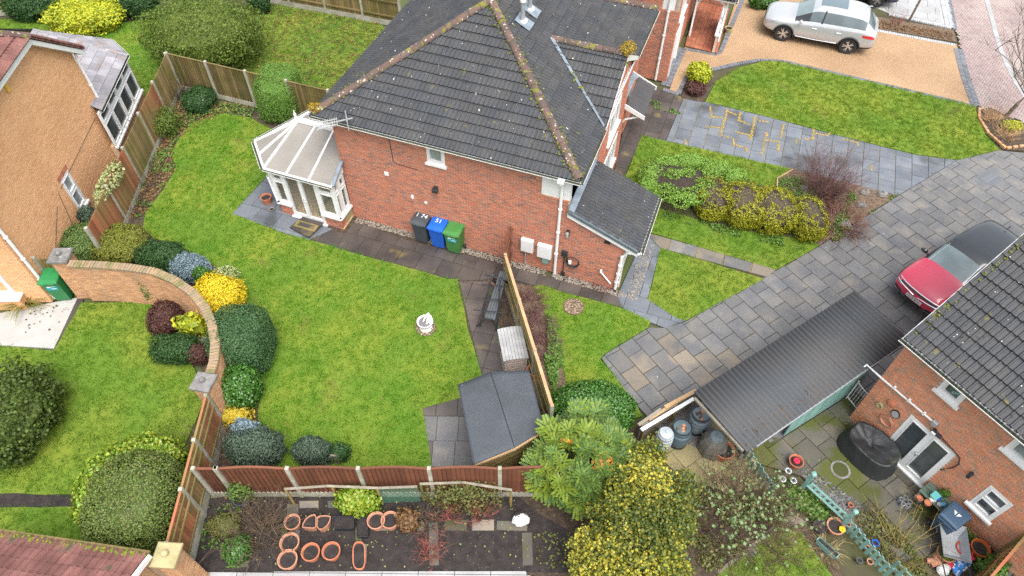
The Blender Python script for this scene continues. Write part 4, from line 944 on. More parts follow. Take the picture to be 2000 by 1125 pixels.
# moss and self-sown weeds
moss_on(H, [HW(e1-.05,f0+.05,zr+.10), HW(am+1.2,bA-1.2,zr+RISE-.6)], 420, .10, .030, M_['moss'])
moss_on(H, [HW(am+1.3,bA-1.3,zr+RISE-.75), apA+Vector((0,0,-.02))], 220, .13, .026, M_['moss'])
moss_on(H, [HW(e0+.05,f0+.05,zr+.10), HW(e0+2.4,f0+2.4,zr+1.4)], 120, .09, .026, M_['moss'])
moss_on(H, [HW(e1+.03,gm_-.1,gz-.04), HW(e1-.05,gm_-.9,gz-.66)], 50, .06, .035, M_['moss'])
moss_on(H, [HW(e1-1.5,ga0+1.1,zr+.98), HW(e1-1.0,ga0+.65,zr+.62)], 18, .05, .035, M_['moss'])
lw_ = leafmat('roof_weed', [(.38,.26,.03),(.45,.30,.02),(.25,.20,.03)])
for nm, p, h, lab in (('roof_weed', HW(e0+.1,f0+.15,zr+.1), .26, 'ochre yellow weed sprouting at the left roof corner above the conservatory'), ('roof_weed', HW(e1+.0,gm_,gz+.1), .34, 'yellow weed sprouting on the tip of the small front gable')):
    t = thing(nm, lab, 'weed', p); P, N = crown_pts(420, (h*.7,h*.6,h*.6), 2, .4); P[:,2] += h*.4; V, Fa = leaf_cloud(P, N, .05, flat=.9); link('foliage', np_mesh('foliage', V, Fa, lw_), t)
    twigs(8, .04, h*1.4, .5, 'twig', thick=.004).build('stems', M_['twig'], t, world=False)
# fittings on the side wall
def wallbox(name, label, cat, s, z, w, h, dep, m, lid=True):
    F = Fw(HW(0,0), AX, s, z, .008); t = thing(name, label, cat, HW(s, -.01, z), YA); mb = MB(); mb.box((0,0,0), (w,h,dep), 0, F); mb.build('case', M_[m], t)
    if lid: mb = MB(); mb.box((.015,.015,dep+.001), (w-.015,h-.015,dep+.014), 0, F); mb.build('door', M_[m], t)
    return t, F
t, F = wallbox('meter_box', 'white meter cupboard on brick wall with thin pipe below it', 'meter box', -3.34, .78, .42, .55, .12, 'white'); mb = MB(); mb.tube([F @ Vector((.15,0,.05)), F @ Vector((.15,-.72,.05))], .022, 6); mb.build('pipe', M_['slab_light'], t)
t, F = wallbox('meter_box', 'pale meter cupboard nearest the downpipe with dark green box below', 'meter box', -2.77, .72, .48, .57, .13, 'white'); mb = MB(); mb.box((.18,-.26,.0), (.38,-.02,.11), 0, F); mb.build('junction_box', M_['teal'], t)
t, F = wallbox('charger_unit', 'black car charger on brick wall with thin conduit below', 'car charger', -1.95, 1.02, .19, .20, .10, 'black_plastic'); mb = MB(); mb.tube([F @ Vector((.09,0,.03)), F @ Vector((.09,-.85,.03))], .02, 6); mb.box((.03,-.98,0), (.16,-.84,.08), 0, F); mb.build('conduit', M_['black_plastic'], t)
t = thing('charging_cable', 'black charging cable coiled on a wall hook', 'cable', HW(-1.58,-.08,.9), YA); F = Fw(HW(0,0), AX, -1.56, .86, .06)
mb = MB()
for k in range(4): mb.tube([F @ Vector((math.cos(a)*(.19+.012*k), math.sin(a)*(.21+.01*k), .014*k)) for a in np.linspace(0, 2*PI, 22)], .011, 5)
mb.build('coil', M_['black_plastic'], t); mb = MB(); mb.bbox((-.13,-.08,.03), (-.03,.06,.1), .02, 0, F); mb.build('plug', M_['white'], t)
t, F = wallbox('wall_lamp', 'small grey wall lantern above the charger', 'lamp', -1.86, 1.98, .09, .24, .09, 'black_plastic', False); mb = MB(); mb.lathe([(.04,.02),(.05,.1),(.05,.2),(.03,.22)], 10, 0, frame(F @ Vector((.045,0,.13)), AX, BX, Vector((0,0,1)))); mb.build('shade', M_['slab_light'], t)
wallbox('air_brick', 'dark square vent under the lean-to roof', 'vent', -.65, 2.05, .19, .13, .02, 'black_plastic', False)
wallbox('wall_vent', 'white square vent high on the brick wall left of the window', 'vent', -8.13, 2.5, .15, .15, .03, 'white')
t, F = wallbox('security_light', 'dark floodlight fixed in the middle of the side wall', 'light', -6.36, 2.48, .13, .12, .1, 'black_plastic', False); mb = MB(); mb.bbox((-.02,-.04,.10), (.17,.10,.2), .02, 0, F); mb.build('head', M_['black_plastic'], t)
for (s, z, w, h, lab) in ((-7.28,1.72,.13,.2,'cream bird shaped plaque on the side wall, upper of two'),(-6.80,1.66,.13,.12,'small cream shell plaque on the side wall, lower of two')):
    F = Fw(HW(0,0), AX, s, z, .01); t = thing('wall_plaque', lab, 'plaque', HW(s,-.01,z), YA); mb = MB(); mb.prism([(w*(.5+.5*math.cos(k*PI/5)*(1 if k%2 else .75)), h*(.5+.5*math.sin(k*PI/5)*(1 if k%2 else .8))) for k in range(10)], 0, .03, 0, F, b=.01); mb.build('plate', M_['white'], t)
F = Fw(HW(0,0), AX, 0, 0, .03); t = thing('waste_pipe', 'short white waste pipe slanting down the garage wall', 'pipe', HW(-.5,-.05,.4), YA); mb = MB(); mb.tube([F @ Vector((-.60,.78,-.02)), F @ Vector((-.60,.74,.04)), F @ Vector((-.22,.32,.05))], .028, 7); mb.build('pipe', M_['white'], t); mb = MB(); mb.tube([F @ Vector((-.60,.80,-.03)), F @ Vector((-.60,.70,.04))], .036, 7); mb.build('elbow', M_['white'], t)
mb = MB(); mb.tube([HW(-7.75,-.012,4.1),HW(-7.73,-.012,3.2),HW(-7.6,-.012,3.12),HW(-6.9,-.012,3.1)], .012, 5); mb.build('cable', M_['black_plastic'], H)
# aerial
t = thing('tv_aerial', 'silver television aerial with crossbars at the gutter above the conservatory', 'aerial', HW(-9.05,-.45,4.5), YA)
c = HW(-9.0,-.42,4.75); d1 = (AX*-.82-BX*.55+Vector((0,0,-.1))).normalized(); s1 = d1.cross(Vector((0,0,1))).normalized(); u1 = Vector((0,0,1))
mb = MB(); mb.tube([c-d1*.30, c+d1*.75], .022, 5); mb.tube([c, c+Vector((0,0,.02))+BX*.4-Vector((0,0,.35))], .016, 5); mb.build('boom', M_['slab_light'], t)
for off in (-.13, .13):
    mb = MB(); mb.tube([c+d1*.18+s1*off, c+d1*.80+s1*off*1.25], .018, 5); mb.build('side_boom', M_['slab_light'], t)
for k in range(9):
    mb = MB(); q = c+d1*(.18+.07*k); mb.tube([q-s1*.22, q+s1*.22], .010, 4); mb.build('element', M_['slab_light'], t)
for k in range(5):
    mb = MB(); q = c-d1*(.12)+u1*(-.16+.08*k); mb.tube([q-s1*.34, q+s1*.22], .013, 4); mb.build('reflector_rod', M_['slab_light'], t)

# ---------------------------------------------------------------- conservatory
CO = thing('conservatory', 'white framed conservatory with polycarbonate roof and brick plinth', 'conservatory', HW(-11,-.9,0), YA)
b0c = -.86; ptsA = [(-9.76,b0c),(-12.45,b0c)]
def aOf(u, v, z): d = G(u, v, z)-HO; return d.dot(AX), d.dot(BX)
ze = 2.16
E = [aOf(642,363,ze), aOf(516,328,ze), aOf(498,276,ze), aOf(539,228,ze), aOf(600,214,ze)]
b_eave = E[0][1]; E[1] = (E[1][0], b_eave); E[0] = (-9.72, b_eave)
R0 = aOf(583,236,2.95); R1 = (-9.76, R0[1])
E[4] = (-9.76, 2*R0[1]-b_eave); E[3] = (E[1][0], E[4][1]); E[2] = (E[2][0]-.0, E[2][1])
wl = [(a+(.08 if i in (1,2,3) else -.03), b+(.10 if i < 2 else -.10 if i > 2 else 0)) for i, (a, b) in enumerate(E)]
poly = mk('polycarbonate', (.36,.335,.30), (.29,.27,.24), .9, .35, spec=.4, trans=.35)
zrf = 2.95
rp = HW(R0[0], R0[1], zrf); rp2 = HW(R1[0], R1[1], zrf)
def panel(parent, quad, name='roof_panel'):
    n = (Vector(quad[1])-Vector(quad[0])).cross(Vector(quad[2])-Vector(quad[0])).normalized(); n = n if n.z > 0 else -n
    k = len(quad); mb = MB(); mb.add([tuple(Vector(p)) for p in quad]+[tuple(Vector(p)-n*.025) for p in quad], [tuple(range(k)), tuple(range(2*k-1, k-1, -1))]+[(i, k+i, k+(i+1)%k, (i+1)%k) for i in range(k)]); return mb.build(name, poly, parent)
def bar(parent, p, q, w=.06, h=.05, name='glazing_bar', m='white'):
    p, q = Vector(p), Vector(q); t = (q-p).normalized(); s = t.cross(Vector((0,0,1))).normalized(); u = s.cross(t); mb = MB()
    mb.box((0,-w/2,-.01), ((q-p).length,w/2,h), 0, frame(p, t, s, u if u.z > 0 else -u)); return mb.build(name, M_[m], parent)
EV = [HW(a, b, ze) for a, b in E]
nb = 4
topn = [rp.lerp(rp2, k/3) for k in range(4)]
near = [EV[1].lerp(EV[0], k/3.0) for k in range(4)]
for k in range(3): panel(CO, [near[k], near[k+1], topn[k+1], topn[k]])
far = [EV[3].lerp(EV[4], k/3.) for k in range(4)]
for k in range(3): panel(CO, [far[k], far[k+1], topn[k+1], topn[k]])
for k in range(4): bar(CO, near[k], topn[k]); bar(CO, far[k], topn[k])
for i, j in ((1, 2), (2, 3)):
    m_ = EV[i].lerp(EV[j], .5); panel(CO, [EV[i], m_, rp]); panel(CO, [m_, EV[j], rp]); bar(CO, m_, rp)
bar(CO, EV[2], rp)
bar(CO, rp+(rp-rp2).normalized()*.12, rp2, .16, .10, 'ridge'); 
mb = MB(); rt = (rp2-rp); 
for k in range(9):
    p = rp.lerp(rp2, (k+.5)/9); F = frame(p+Vector((0,0,.10)), rt.normalized(), Vector((0,0,1)), rt.normalized().cross(Vector((0,0,1)))); mb.prism([(-.06,0),(.06,0),(.015,.05),(0,.13),(-.015,.05)], -.012, .012, 0, F)
mb.build('cresting', M_['white'], CO)
mb = MB(); mb.lathe([(.05,.0),(.05,.06),(.03,.10),(.055,.16),(.03,.22),(.01,.34)], 10, 0, Matrix.Translation(rp-rt.normalized()*.08+Vector((0,0,.08)))); mb.build('finial', M_['white'], CO)
for i in range(4): bar(CO, EV[i]-Vector((0,0,.04)), EV[i+1]-Vector((0,0,.04)), .09, .05, 'eaves_beam')
for i in range(3):
    mid = (EV[i]+EV[i+1])/2; o = (mid-Vector((HW(-11,1,0).x, HW(-11,1,0).y, mid.z))).normalized()*.08; gutter(CO, EV[i]+o, EV[i+1]+o)
# wall tops under the roof edge at the right hand side: white gable cheek with a grey box gutter
ck = [HW(-9.735,b_eave+.02,ze-.04), HW(-9.735,-.02,ze-.04), HW(-9.735,-.02,ze+.03+(zrf-ze)*(-.02-b_eave)/(R0[1]-b_eave))]
mb = MB(); mb.add([tuple(p) for p in ck]+[tuple(p-AX*.05) for p in ck], [(0,1,2),(5,4,3),(0,3,4,1),(1,4,5,2),(2,5,3,0)]); mb.build('cheek', M_['white'], CO)
bar(CO, ck[0]+AX*.05+Vector((0,0,.04)), ck[2]+AX*.05+Vector((0,0,.06)), .11, .06, 'box_gutter', 'lead')
# glazed sides on a plinth
zp = .58
def side(p, q, splits, doors=None, tran=1.62):
    p, q = Vector(p), Vector(q); L = (q-p).length; ex = (q-p).normalized(); o = Vector((p.x, p.y, 0))
    if not doors:
        bricks(CO, o, ex, [(0,0),(L,0),(L,zp),(0,zp)], [], M_['brick_red'], M_['mortar_pale'], bw=.19, bh=.063, wallname='plinth', thick=.15)
        F = Fw(o, ex, 0, zp); panes = []
        xs = [0]+[s*L for s in splits]+[L]
        for a, b in zip(xs[:-1], xs[1:]): panes += [(a+.06, b-.06, .07, tran-zp-.05), (a+.06, b-.06, tran-zp+.05, ze-zp-.12)]
        window(CO, F, L, ze-zp-.03, panes, glass='glass_clear')
    return o, ex, L
WLp = [HW(a, b) for a, b in wl]
# near side: window, French doors, window
pA, pB = HW(wl[1][0], wl[1][1]), HW(-9.79, wl[0][1]); Ln = (pB-pA).length; ex = (pB-pA).normalized()
bricks(CO, pA, ex, [(0,0),(Ln,0),(Ln,zp),(0,zp)], [(.48,1.78,-1,1)], M_['brick_red'], M_['mortar_pale'], bw=.19, bh=.063, wallname='plinth', thick=.15)
window(CO, Fw(pA, ex, 0, zp), .48, ze-zp-.03, [(.07,.43,.06,1.0),(.07,.43,1.08,1.46)], glass='glass_clear')
window(CO, Fw(pA, ex, 1.78, zp), Ln-1.78, ze-zp-.03, [(.06,Ln-1.78-.08,.06,1.0),(.06,Ln-1.78-.08,1.08,1.46)], glass='glass_clear')
fd = window(CO, Fw(pA, ex, .48, .06), 1.30, ze-.09, [(.07,.61,.12,ze-.20),(.69,1.23,.12,ze-.20)], name='french_doors', glass='glass_clear')
for s in (.61, .69): mb = MB(); F = Fw(pA, ex, .48+s, 1.0, .03); mb.box((-.012,-.08,0), (.012,.08,.02), 0, F); mb.box((-.01,-.01,.02), (.09 if s > .65 else .01,.012,.045), 0, F); mb.build('handle', M_['white'], fd)
side(HW(-9.79, wl[0][1]+.0), HW(-9.79, -.02), [.45])
side(HW(wl[2][0], wl[2][1]), pA, [.5]); side(HW(wl[3][0], wl[3][1]), HW(wl[2][0], wl[2][1]), [.5]); side(HW(-9.79, wl[4][1]), HW(wl[3][0], wl[3][1]), [.25,.5,.75])
fl = MB(); fl.prism([tuple(HW(a, b).xy) for a, b in wl], .0, .05); fl.build('floor', mk('wood_floor', (.55,.40,.22), (.48,.34,.18), 3, .5), CO)
mb = MB(); F = Fw(HW(-10.2,-.1), AX, 0, 0); cu = frame(HW(-10.3,-.35,.05), AX, BX, Vector((0,0,1))); so_ = thing('sofa', 'cream sofa glimpsed behind the conservatory glass', 'sofa', HW(-10.3,-.3,.05), YA)
mb.bbox((-.45,-.1,.0), (.35,.5,.42), .06, 0, cu); mb.build('seat', M_['stone_tan'], so_); mb = MB(); mb.bbox((-.45,.5,.0), (.35,.72,.8), .08, 0, cu); mb.build('backrest', M_['stone_tan'], so_)
for x in (-.62, .36): mb = MB(); mb.bbox((x,-.1,.0), (x+.16,.72,.6), .05, 0, cu); mb.build('armrest', M_['stone_tan'], so_)
mb = MB(); F = frame(G(598,441,.102), AX, BX, Vector((0,0,1))); mb.bbox((-.42,-.16,0), (.42,.16,.012), .005, 0, F); t = tag(mb.build('doormat', M_['wood_old'], None), 'tan doormat with dark middle on the conservatory doorstep', 'doormat'); mb = MB(); mb.box((-.30,-.09,.0122), (.30,.09,.018), 0, F); mb.build('pad', M_['slab_dark'], t)
# ================================================================ RIGHT-HAND HOUSE (rear wall facing the yard)
D0 = G(1797, 947); DX = Vector((.547, -.837, 0)).normalized(); NX = Vector((.837, .547, 0)).normalized()
def DW(s, n, z=0): return D0 + DX*s + NX*n + Vector((0, 0, z))
HR = thing('brick_house', 'orange brick house with grey tiled roof beside the red car', 'house', D0, math.atan2(DX.y, DX.x))
ZR = 4.0
B1, B2 = -2.42, 4.2
bkw = dict(bw=.145, bh=.066, gap=.015)
bricks(HR, D0, DX, [(B1,0),(B2,0),(B2,ZR),(B1,ZR)], [(-1.30,.03,0,1.90),(-1.28,-.70,3.25,3.95),(.55,1.15,3.2,3.95),(.98,1.58,.89,1.93)], M_['brick_orange'], M_['mortar_pale'], limit=300, **bkw)
bricks(HR, DW(B1,6), -NX, [(0,0),(6,0),(6,ZR),(0,ZR+2.8)], [], M_['brick_orange'], M_['mortar_pale'], **bkw)
fd = window(HR, Fw(D0, DX, -1.30, .06), 1.33, 1.84, [(.11,.60,.13,1.74),(.74,1.22,.13,1.74)], name='french_doors', glass='glass'); 
mb = MB(); F = Fw(D0, DX, -.60, .9, .03); mb.box((.0,-.08,0), (.03,.10,.02), 0, F); mb.box((-.02,.02,.02), (.09,.045,.045), 0, F); mb.build('handle', M_['chrome'], fd)
window(HR, Fw(D0, DX, -1.28, 3.25), .58, .70, [(.10,.48,.10,.44)], glass='glass'); window(HR, Fw(D0, DX, .55, 3.2), .6, .75, [(.10,.50,.10,.52)], glass='glass_pale')
lw = window(HR, Fw(D0, DX, .98, .89), .60, 1.04, [(.08,.52,.10,.50),(.08,.52,.58,.94)], glass='glass')
mb = MB()
for k in range(5): F = Fw(D0, DX, -1.05, 3.4, -.03); mb.ball(F @ Vector((.08+.05*k, .08+.04*(k % 3), 0)), .05, 6)
t = thing('bathroom_ornaments', 'teal ornaments standing behind the small upper window', 'ornaments', DW(-1,.05,3.4)); mb.build('ornament', M_['teal'], t)
# roof
ov = .22; pit = math.tan(R(32)); cy = math.cos(R(32)); sy = math.sin(R(32)); zg = ZR+.06
ver = G(1771,657,4.15)-D0; s0 = ver.dot(DX)-.02; 
RL = 6.2
tiles(HR, DW(s0, -ov, zg), DX, NX*cy+Vector((0,0,sy)), [[(0,0),(7.2,0),(7.2,RL),(0,RL)]], .31, .33, M_['tile_grey'], [300])
tiles(HR, DW(s0+7.2, -ov+2*RL*cy, zg), -DX, -NX*cy+Vector((0,0,sy)), [[(0,0),(7.2,0),(7.2,RL),(0,RL)]], .31, .33, M_['tile_grey'], [0])
ridge_run(HR, DW(s0, -ov+RL*cy, zg+RL*sy+.02), DW(s0+7.2, -ov+RL*cy, zg+RL*sy+.02), M_['ridge'])
gutter(HR, DW(s0-.05, -ov-.05, zg-.05), DW(s0+7.2, -ov-.05, zg-.05), r=.06)
mb = MB(); F = frame(D0, DX, NX, Vector((0,0,1))); mb.box((s0+.02,-ov-.0,zg-.16), (s0+7.2,-ov+.02,zg-.03), 0, F); mb.box((s0+.02,-ov+.025,zg-.15), (s0+7.2,-.01,zg-.13), 0, F); mb.build('fascia', M_['white'], HR)
mb = MB(); a = DW(s0+.0,-ov,zg); b = DW(s0+.0,-ov+RL*cy,zg+RL*sy)
mb.add([a-Vector((0,0,.16)), b-Vector((0,0,.16)), b-Vector((0,0,.02)), a-Vector((0,0,.02))]+[p-DX*.03 for p in (a-Vector((0,0,.16)), b-Vector((0,0,.16)), b-Vector((0,0,.02)), a-Vector((0,0,.02)))], [(0,1,2,3),(7,6,5,4),(0,4,5,1),(3,2,6,7),(0,3,7,4),(1,5,6,2)]); mb.build('barge_board', M_['white'], HR)
moss_on(HR, [a+DX*.12+Vector((0,0,.03)), a.lerp(b,.75)+DX*.12+Vector((0,0,.03))], 150, .05, .03, M_['moss'])
mb = MB()                                              # crumbling mortar bed along the eave
for k in range(26): p = DW(s0+.15+k*.13+random.uniform(-.03,.03), -ov-.005, zg+.005); mb.bbox((p.x-.05,p.y-.02,p.z-.02), (p.x+.05,p.y+.02,p.z+.02), .008)
mb.build('eave_mortar', M_['slab_light'], HR, kind='stuff')
F = Fw(D0, DX, 0, 0, .04)
mb = MB(); mb.tube([DW(-2.98,-.42,1.75), DW(-2.88,.0,2.2), F @ Vector((-2.4,2.24,0)), F @ Vector((-.85,2.30,0))], .028, 7); mb.build('waste_pipe', M_['white'], HR)
for s in (-2.0,-1.55,-1.1): mb = MB(); F2 = Fw(D0, DX, s, 2.26, .03); mb.box((-.03,0,-.02), (.03,.09,.05), 0, F2); mb.build('pipe_clip', M_['white'], HR)
mb = MB(); F2 = Fw(D0, DX, -.85, 2.22, .01); mb.bbox((0,0,0), (.14,.16,.09), .02, 0, F2); mb.build('junction_box', M_['metal_grey'], HR)
mb = MB(); mb.tube([F @ Vector(p) for p in ((-.75,2.2,0),(-.5,2.05,0),(-.1,2.0,0),(.12,1.95,0),(.22,1.75,0),(.20,1.5,0),(.05,1.1,0))], .017, 6); mb.build('flue_pipe', M_['black_plastic'], HR)
for (s, z, lab, m) in ((-.72,2.0,'black and white wall sensor above the french doors','black_plastic'),):
    F2 = Fw(D0, DX, s, z, .01); t = thing('wall_light', lab, 'light', DW(s,-.03,z)); mb = MB(); mb.bbox((0,0,0), (.26,.10,.08), .02, 0, F2); mb.build('case', M_[m], t); mb = MB(); mb.bbox((.02,.02,.082), (.13,.08,.12), .01, 0, F2); mb.build('lens', M_['white'], t)
F2 = Fw(D0, DX, .50, 1.75, .0); t = thing('vent_terminal', 'black flue terminal poking from new pale mortared bricks', 'vent', DW(.5,-.05,1.75)); mb = MB(); mb.tube([F2 @ Vector((.05,.05,-.02)), F2 @ Vector((.05,.05,.2))], .05, 9); mb.build('spout', M_['black_plastic'], t)
# ornaments hung on the wall
def F3(s, z, n=.01): return Fw(D0, DX, s, z, n)
t = thing('wall_planter', 'terracotta half basket planter hung left of the french doors', 'planter', DW(-1.72,-.05,.95)); mb = MB(); mb.lathe([(.20,.0),(.22,.05),(.17,.06),(.15,.01)], 16, 0, F3(-1.62,1.06), 1, .8); mb.tube([F3(-1.62,1.06) @ Vector((-.17,.05,.03)), F3(-1.62,1.06) @ Vector((0,.24,.05)), F3(-1.62,1.06) @ Vector((.17,.05,.03))], .025, 6); mb.build('basket', M_['terra_pale'], t)
t = thing('wall_mirror', 'small round mirror with dark rim on the orange brick wall', 'mirror', DW(-1.6,-.02,1.5)); mb = MB(); mb.lathe([(.15,0),(.15,.03),(.125,.035)], 20, 0, F3(-1.58,1.52), .8, 1); mb.build('rim', M_['black_plastic'], t); mb = MB(); mb.lathe([(.125,.03),(.12,.04)], 20, 0, F3(-1.58,1.52), .8, 1); mb.build('glass', M_['slab_light'], t)
t = thing('wall_pot', 'cream ring shaped pot holder on the orange brick wall', 'pot', DW(-2.02,-.02,1.36)); mb = MB(); mb.lathe([(.09,0),(.10,.06),(.07,.07),(.06,.02)], 16, 0, F3(-2.0,1.38)); mb.build('pot', M_['stone_tan'], t)
t = thing('wall_ornament', 'dark terracotta sun face ornament below the white pipe', 'ornament', DW(-1.8,-.02,1.7)); mb = MB(); mb.lathe([(.13,0),(.12,.04),(.06,.07)], 12, 0, F3(-1.82,1.72)); mb.build('disc', M_['terracotta'], t)

# ================================================================ LEFT-HAND HOUSE
L0 = G(103, 590); LX = Vector((-.054, .998, 0)).normalized(); LN_ = Vector((LX.y, -LX.x, 0))
def LW(s, n, z=0): return L0 + LX*s + LN_*n + Vector((0, 0, z))
HL = thing('brick_house', 'buff yellow brick house with white barge boards on the left', 'house', L0, math.atan2(LX.y, LX.x))
bkl = dict(bw=.20, bh=.068)
bricks(HL, L0, LX, [(0,0),(7.6,0),(7.6,4.25),(5.55,5.90),(2.05,5.90),(0,4.25)], [(3.48,4.10,.62,2.02)], M_['brick_yellow'], M_['mortar_buff'], **bkl)
bricks(HL, LW(0,-4.0), LN_, [(0,0),(4.0,0),(4.0,4.25),(0,4.25)], [], M_['brick_yellow'], M_['mortar_buff'], **bkl)
bricks(HL, LW(7.6,0), -LN_, [(0,0),(6,0),(6,4.2),(0,4.2)], [], M_['brick_yellow'], M_['mortar_buff'], **bkl)
window(HL, Fw(L0, LX, 3.48, .62), .62, 1.40, [(.08,.54,.10,.70),(.08,.54,.80,1.32)], glass='glass_pale')
mb = MB(); F = Fw(L0, LX, 3.40, 2.02)
for k in range(7): mb.bbox((k*.112+.004,.004,-.05), (k*.112+.108,.20,.012), .004, 0, F)
mb.build('window_header', M_['brick_red'], HL)
mb = MB(); F = Fw(L0, LX, 3.72, 5.38, .01); mb.bbox((0,0,0), (.13,.32,.07), .02, 0, F); t = tag(mb.build('alarm_box', mk('yellow_box', (.62,.40,.06)), None), 'yellow alarm box high on the buff gable wall', 'alarm box')
def lbarge(p, q, h=.19, w=.03, n=.27):
    mb = MB(); P = [LW(p[0],n,p[1]-h), LW(q[0],n,q[1]-h), LW(q[0],n,q[1]), LW(p[0],n,p[1])]; Q = [x-LN_*w for x in P]; mb.add(P+Q, [(0,1,2,3),(7,6,5,4),(0,4,5,1),(3,2,6,7),(0,3,7,4),(1,5,6,2)])
    P = [LW(p[0],n-w,p[1]-h+.02), LW(q[0],n-w,q[1]-h+.02), LW(q[0],.0,q[1]-h+.02), LW(p[0],.0,p[1]-h+.02)]; Q = [x+Vector((0,0,.02)) for x in P]; mb.add(P+Q, [(0,1,2,3),(7,6,5,4)]); return mb.build('barge_board', M_['white'], HL)
lbarge((7.95,4.12), (5.55,6.02)); lbarge((5.55,6.02), (2.05,6.02)); lbarge((2.05,6.02), (-.35,4.12))
RLs = math.hypot(2.4, 1.9); 
tiles(HL, LW(7.98,.30,4.14), -LN_, -LX*(2.4/RLs)+Vector((0,0,1.9/RLs)), [[(0,0),(9,0),(9,RLs*1.9),(1.8,RLs*1.9),(0,RLs)]], .31, .33, M_['tile_red'], [120])
tiles(HL, LW(-.38,-8.7,4.14), LN_, LX*(2.4/RLs)+Vector((0,0,1.9/RLs)), [[(0,0),(9,0),(9,RLs),(7.2,RLs*1.9),(0,RLs*1.9)]], .31, .33, M_['tile_red'], [100])
tiles(HL, LW(2.0,.32,6.04), LX, -LN_*.80+Vector((0,0,.60)), [[(0,0),(3.6,0),(1.8,2.0)]], .31, .33, M_['tile_red'], [60])
ridge_run(HL, LW(5.6,.30,6.08), LW(4.4,-1.0,7.05), M_['ridge']); ridge_run(HL, LW(2.0,.30,6.08), LW(3.2,-1.0,7.05), M_['ridge']); ridge_run(HL, LW(5.6,.22,6.10), LW(7.95,.22,4.24), M_['tile_red'], .11, .34, 'verge_tile')
downpipe(HL, [LW(7.68,.06,4.15), LW(7.62,.06,3.9), LW(7.62,.06,.05)]); downpipe(HL, [LW(.12,.06,4.1), LW(.12,.06,3.9), LW(.12,.06,.05)])
mb = MB(); pts = [LW(6.3,.02,1.6),LW(5.6,.02,3.1),LW(5.2,.02,4.6),LW(5.0,.02,5.4)]; mb.tube([LW(3.3,.016,1.9), LW(6.9,.016,2.0)], .009, 4); mb.tube([LW(3.1,.016,1.9), LW(2.7,.016,.4), LW(2.5,.016,.1)], .009, 4); mb.tube([LW(2.7,.016,1.7), LW(1.6,.016,1.0), LW(.9,.016,.3)], .009, 4); mb.build('cable', M_['black_plastic'], HL)
# near window bay
F = Fw(LW(0,-4.0), LN_, 2.1, .55); window(HL, F, 1.05, 1.25, [(.08,.48,.08,1.15),(.56,.97,.08,1.15)], glass='glass_pale', proud=.06)
mb = MB(); F = Fw(LW(0,-4.0), LN_, 1.9, 0, .01); mb.bbox((0,0,0), (1.4,.5,.28), .03, 0, F); mb.build('bay_plinth', M_['brick_yellow'], HL)
mb = MB(); F = Fw(LW(0,-4.0), LN_, 1.85, .5, .01); mb.bbox((0,0,0), (1.5,.06,.33), .01, 0, F); mb.build('bay_sill', M_['white'], HL)
# slate roofed bay at the far end
BY = thing('garden_room', 'slate roofed white framed bay at the far end of the buff house', 'garden room', LW(9,.3), math.atan2(LX.y, LX.x))
zb = 2.3; pN, pF = G(205,203,zb), G(250,108,zb); pK = G(218,77,zb); pB = G(143,75,zb); top = LW(7.75,-1.55,3.45); 
ex = (pF-pN).normalized(); no = Vector((ex.y,-ex.x,0))
def slope(parent, a, b, c, d, w, g, m, bud, name='roof_slate'):
    """tiles on the plane through eave a-b and ridge points c (over b) and d (over a)"""
    ex_ = (b-a).normalized(); nn = ex_.cross((c-a)).normalized(); nn = nn if nn.z > 0 else -nn; ey_ = nn.cross(ex_)
    P = [((p-a).dot(ex_), (p-a).dot(ey_)) for p in (a, b, c, d)]; P = [p for i, p in enumerate(P) if i < 3 or (Vector(P[3])-Vector(P[2])).length > .02]
    tiles(parent, a, ex_, ey_, [P], w, g, m, bud, name=name, kind='flat', bond=.5, th=.02)
pN2 = pN - ex*.4
rdg = Vector((pB.x-.4, pB.y-1.35, 3.5))
slope(BY, pN2, pF, rdg, rdg+(pN2-pF).normalized()*2.6, .42, .34, M_['slate'], [120])
slope(BY, pF, pK, rdg, rdg, .42, .34, M_['slate'], [60])
slope(BY, pK, pK+Vector((-3,0,0)), rdg+Vector((-1.8,0,0)), rdg, .42, .34, M_['slate'], [60])
ridge_run(BY, pF, rdg, M_['slate'], .05, .4, 'hip_cap')
for p, q in ((pN2,pF),(pF,pK),(pK,pK+Vector((-3,0,0)))): gutter(BY, p+Vector((0,0,-.03)), q+Vector((0,0,-.03)), r=.06)
wN = pN - ex*.5 - no*.12; wF = pF - ex*.05 - no*.12; L_ = (wF-wN).length; wN = Vector((wN.x, wN.y, 0))
zc = .75
bricks(BY, wN, ex, [(0,0),(L_,0),(L_,zc),(0,zc)], [], M_['brick_wall'], M_['mortar_buff'], **bkl)
n_ = 4; pw = L_/n_; panes = []
for k in range(n_): panes += [(k*pw+.05,(k+1)*pw-.05,.06,.95),(k*pw+.05,(k+1)*pw-.05,1.05,zb-zc-.14)]
window(BY, Fw(wN, ex, 0, zc), L_, zb-zc-.05, panes, glass='glass')
wK = Vector((pK.x-.1, pK.y-.12, 0)); e2 = (wK-Vector((wF.x,wF.y,0))); bricks(BY, Vector((wF.x,wF.y,0)), e2, [(0,0),(e2.length,0),(e2.length,zb-.05),(0,zb-.05)], [], M_['brick_wall'], M_['mortar_buff'], **bkl)

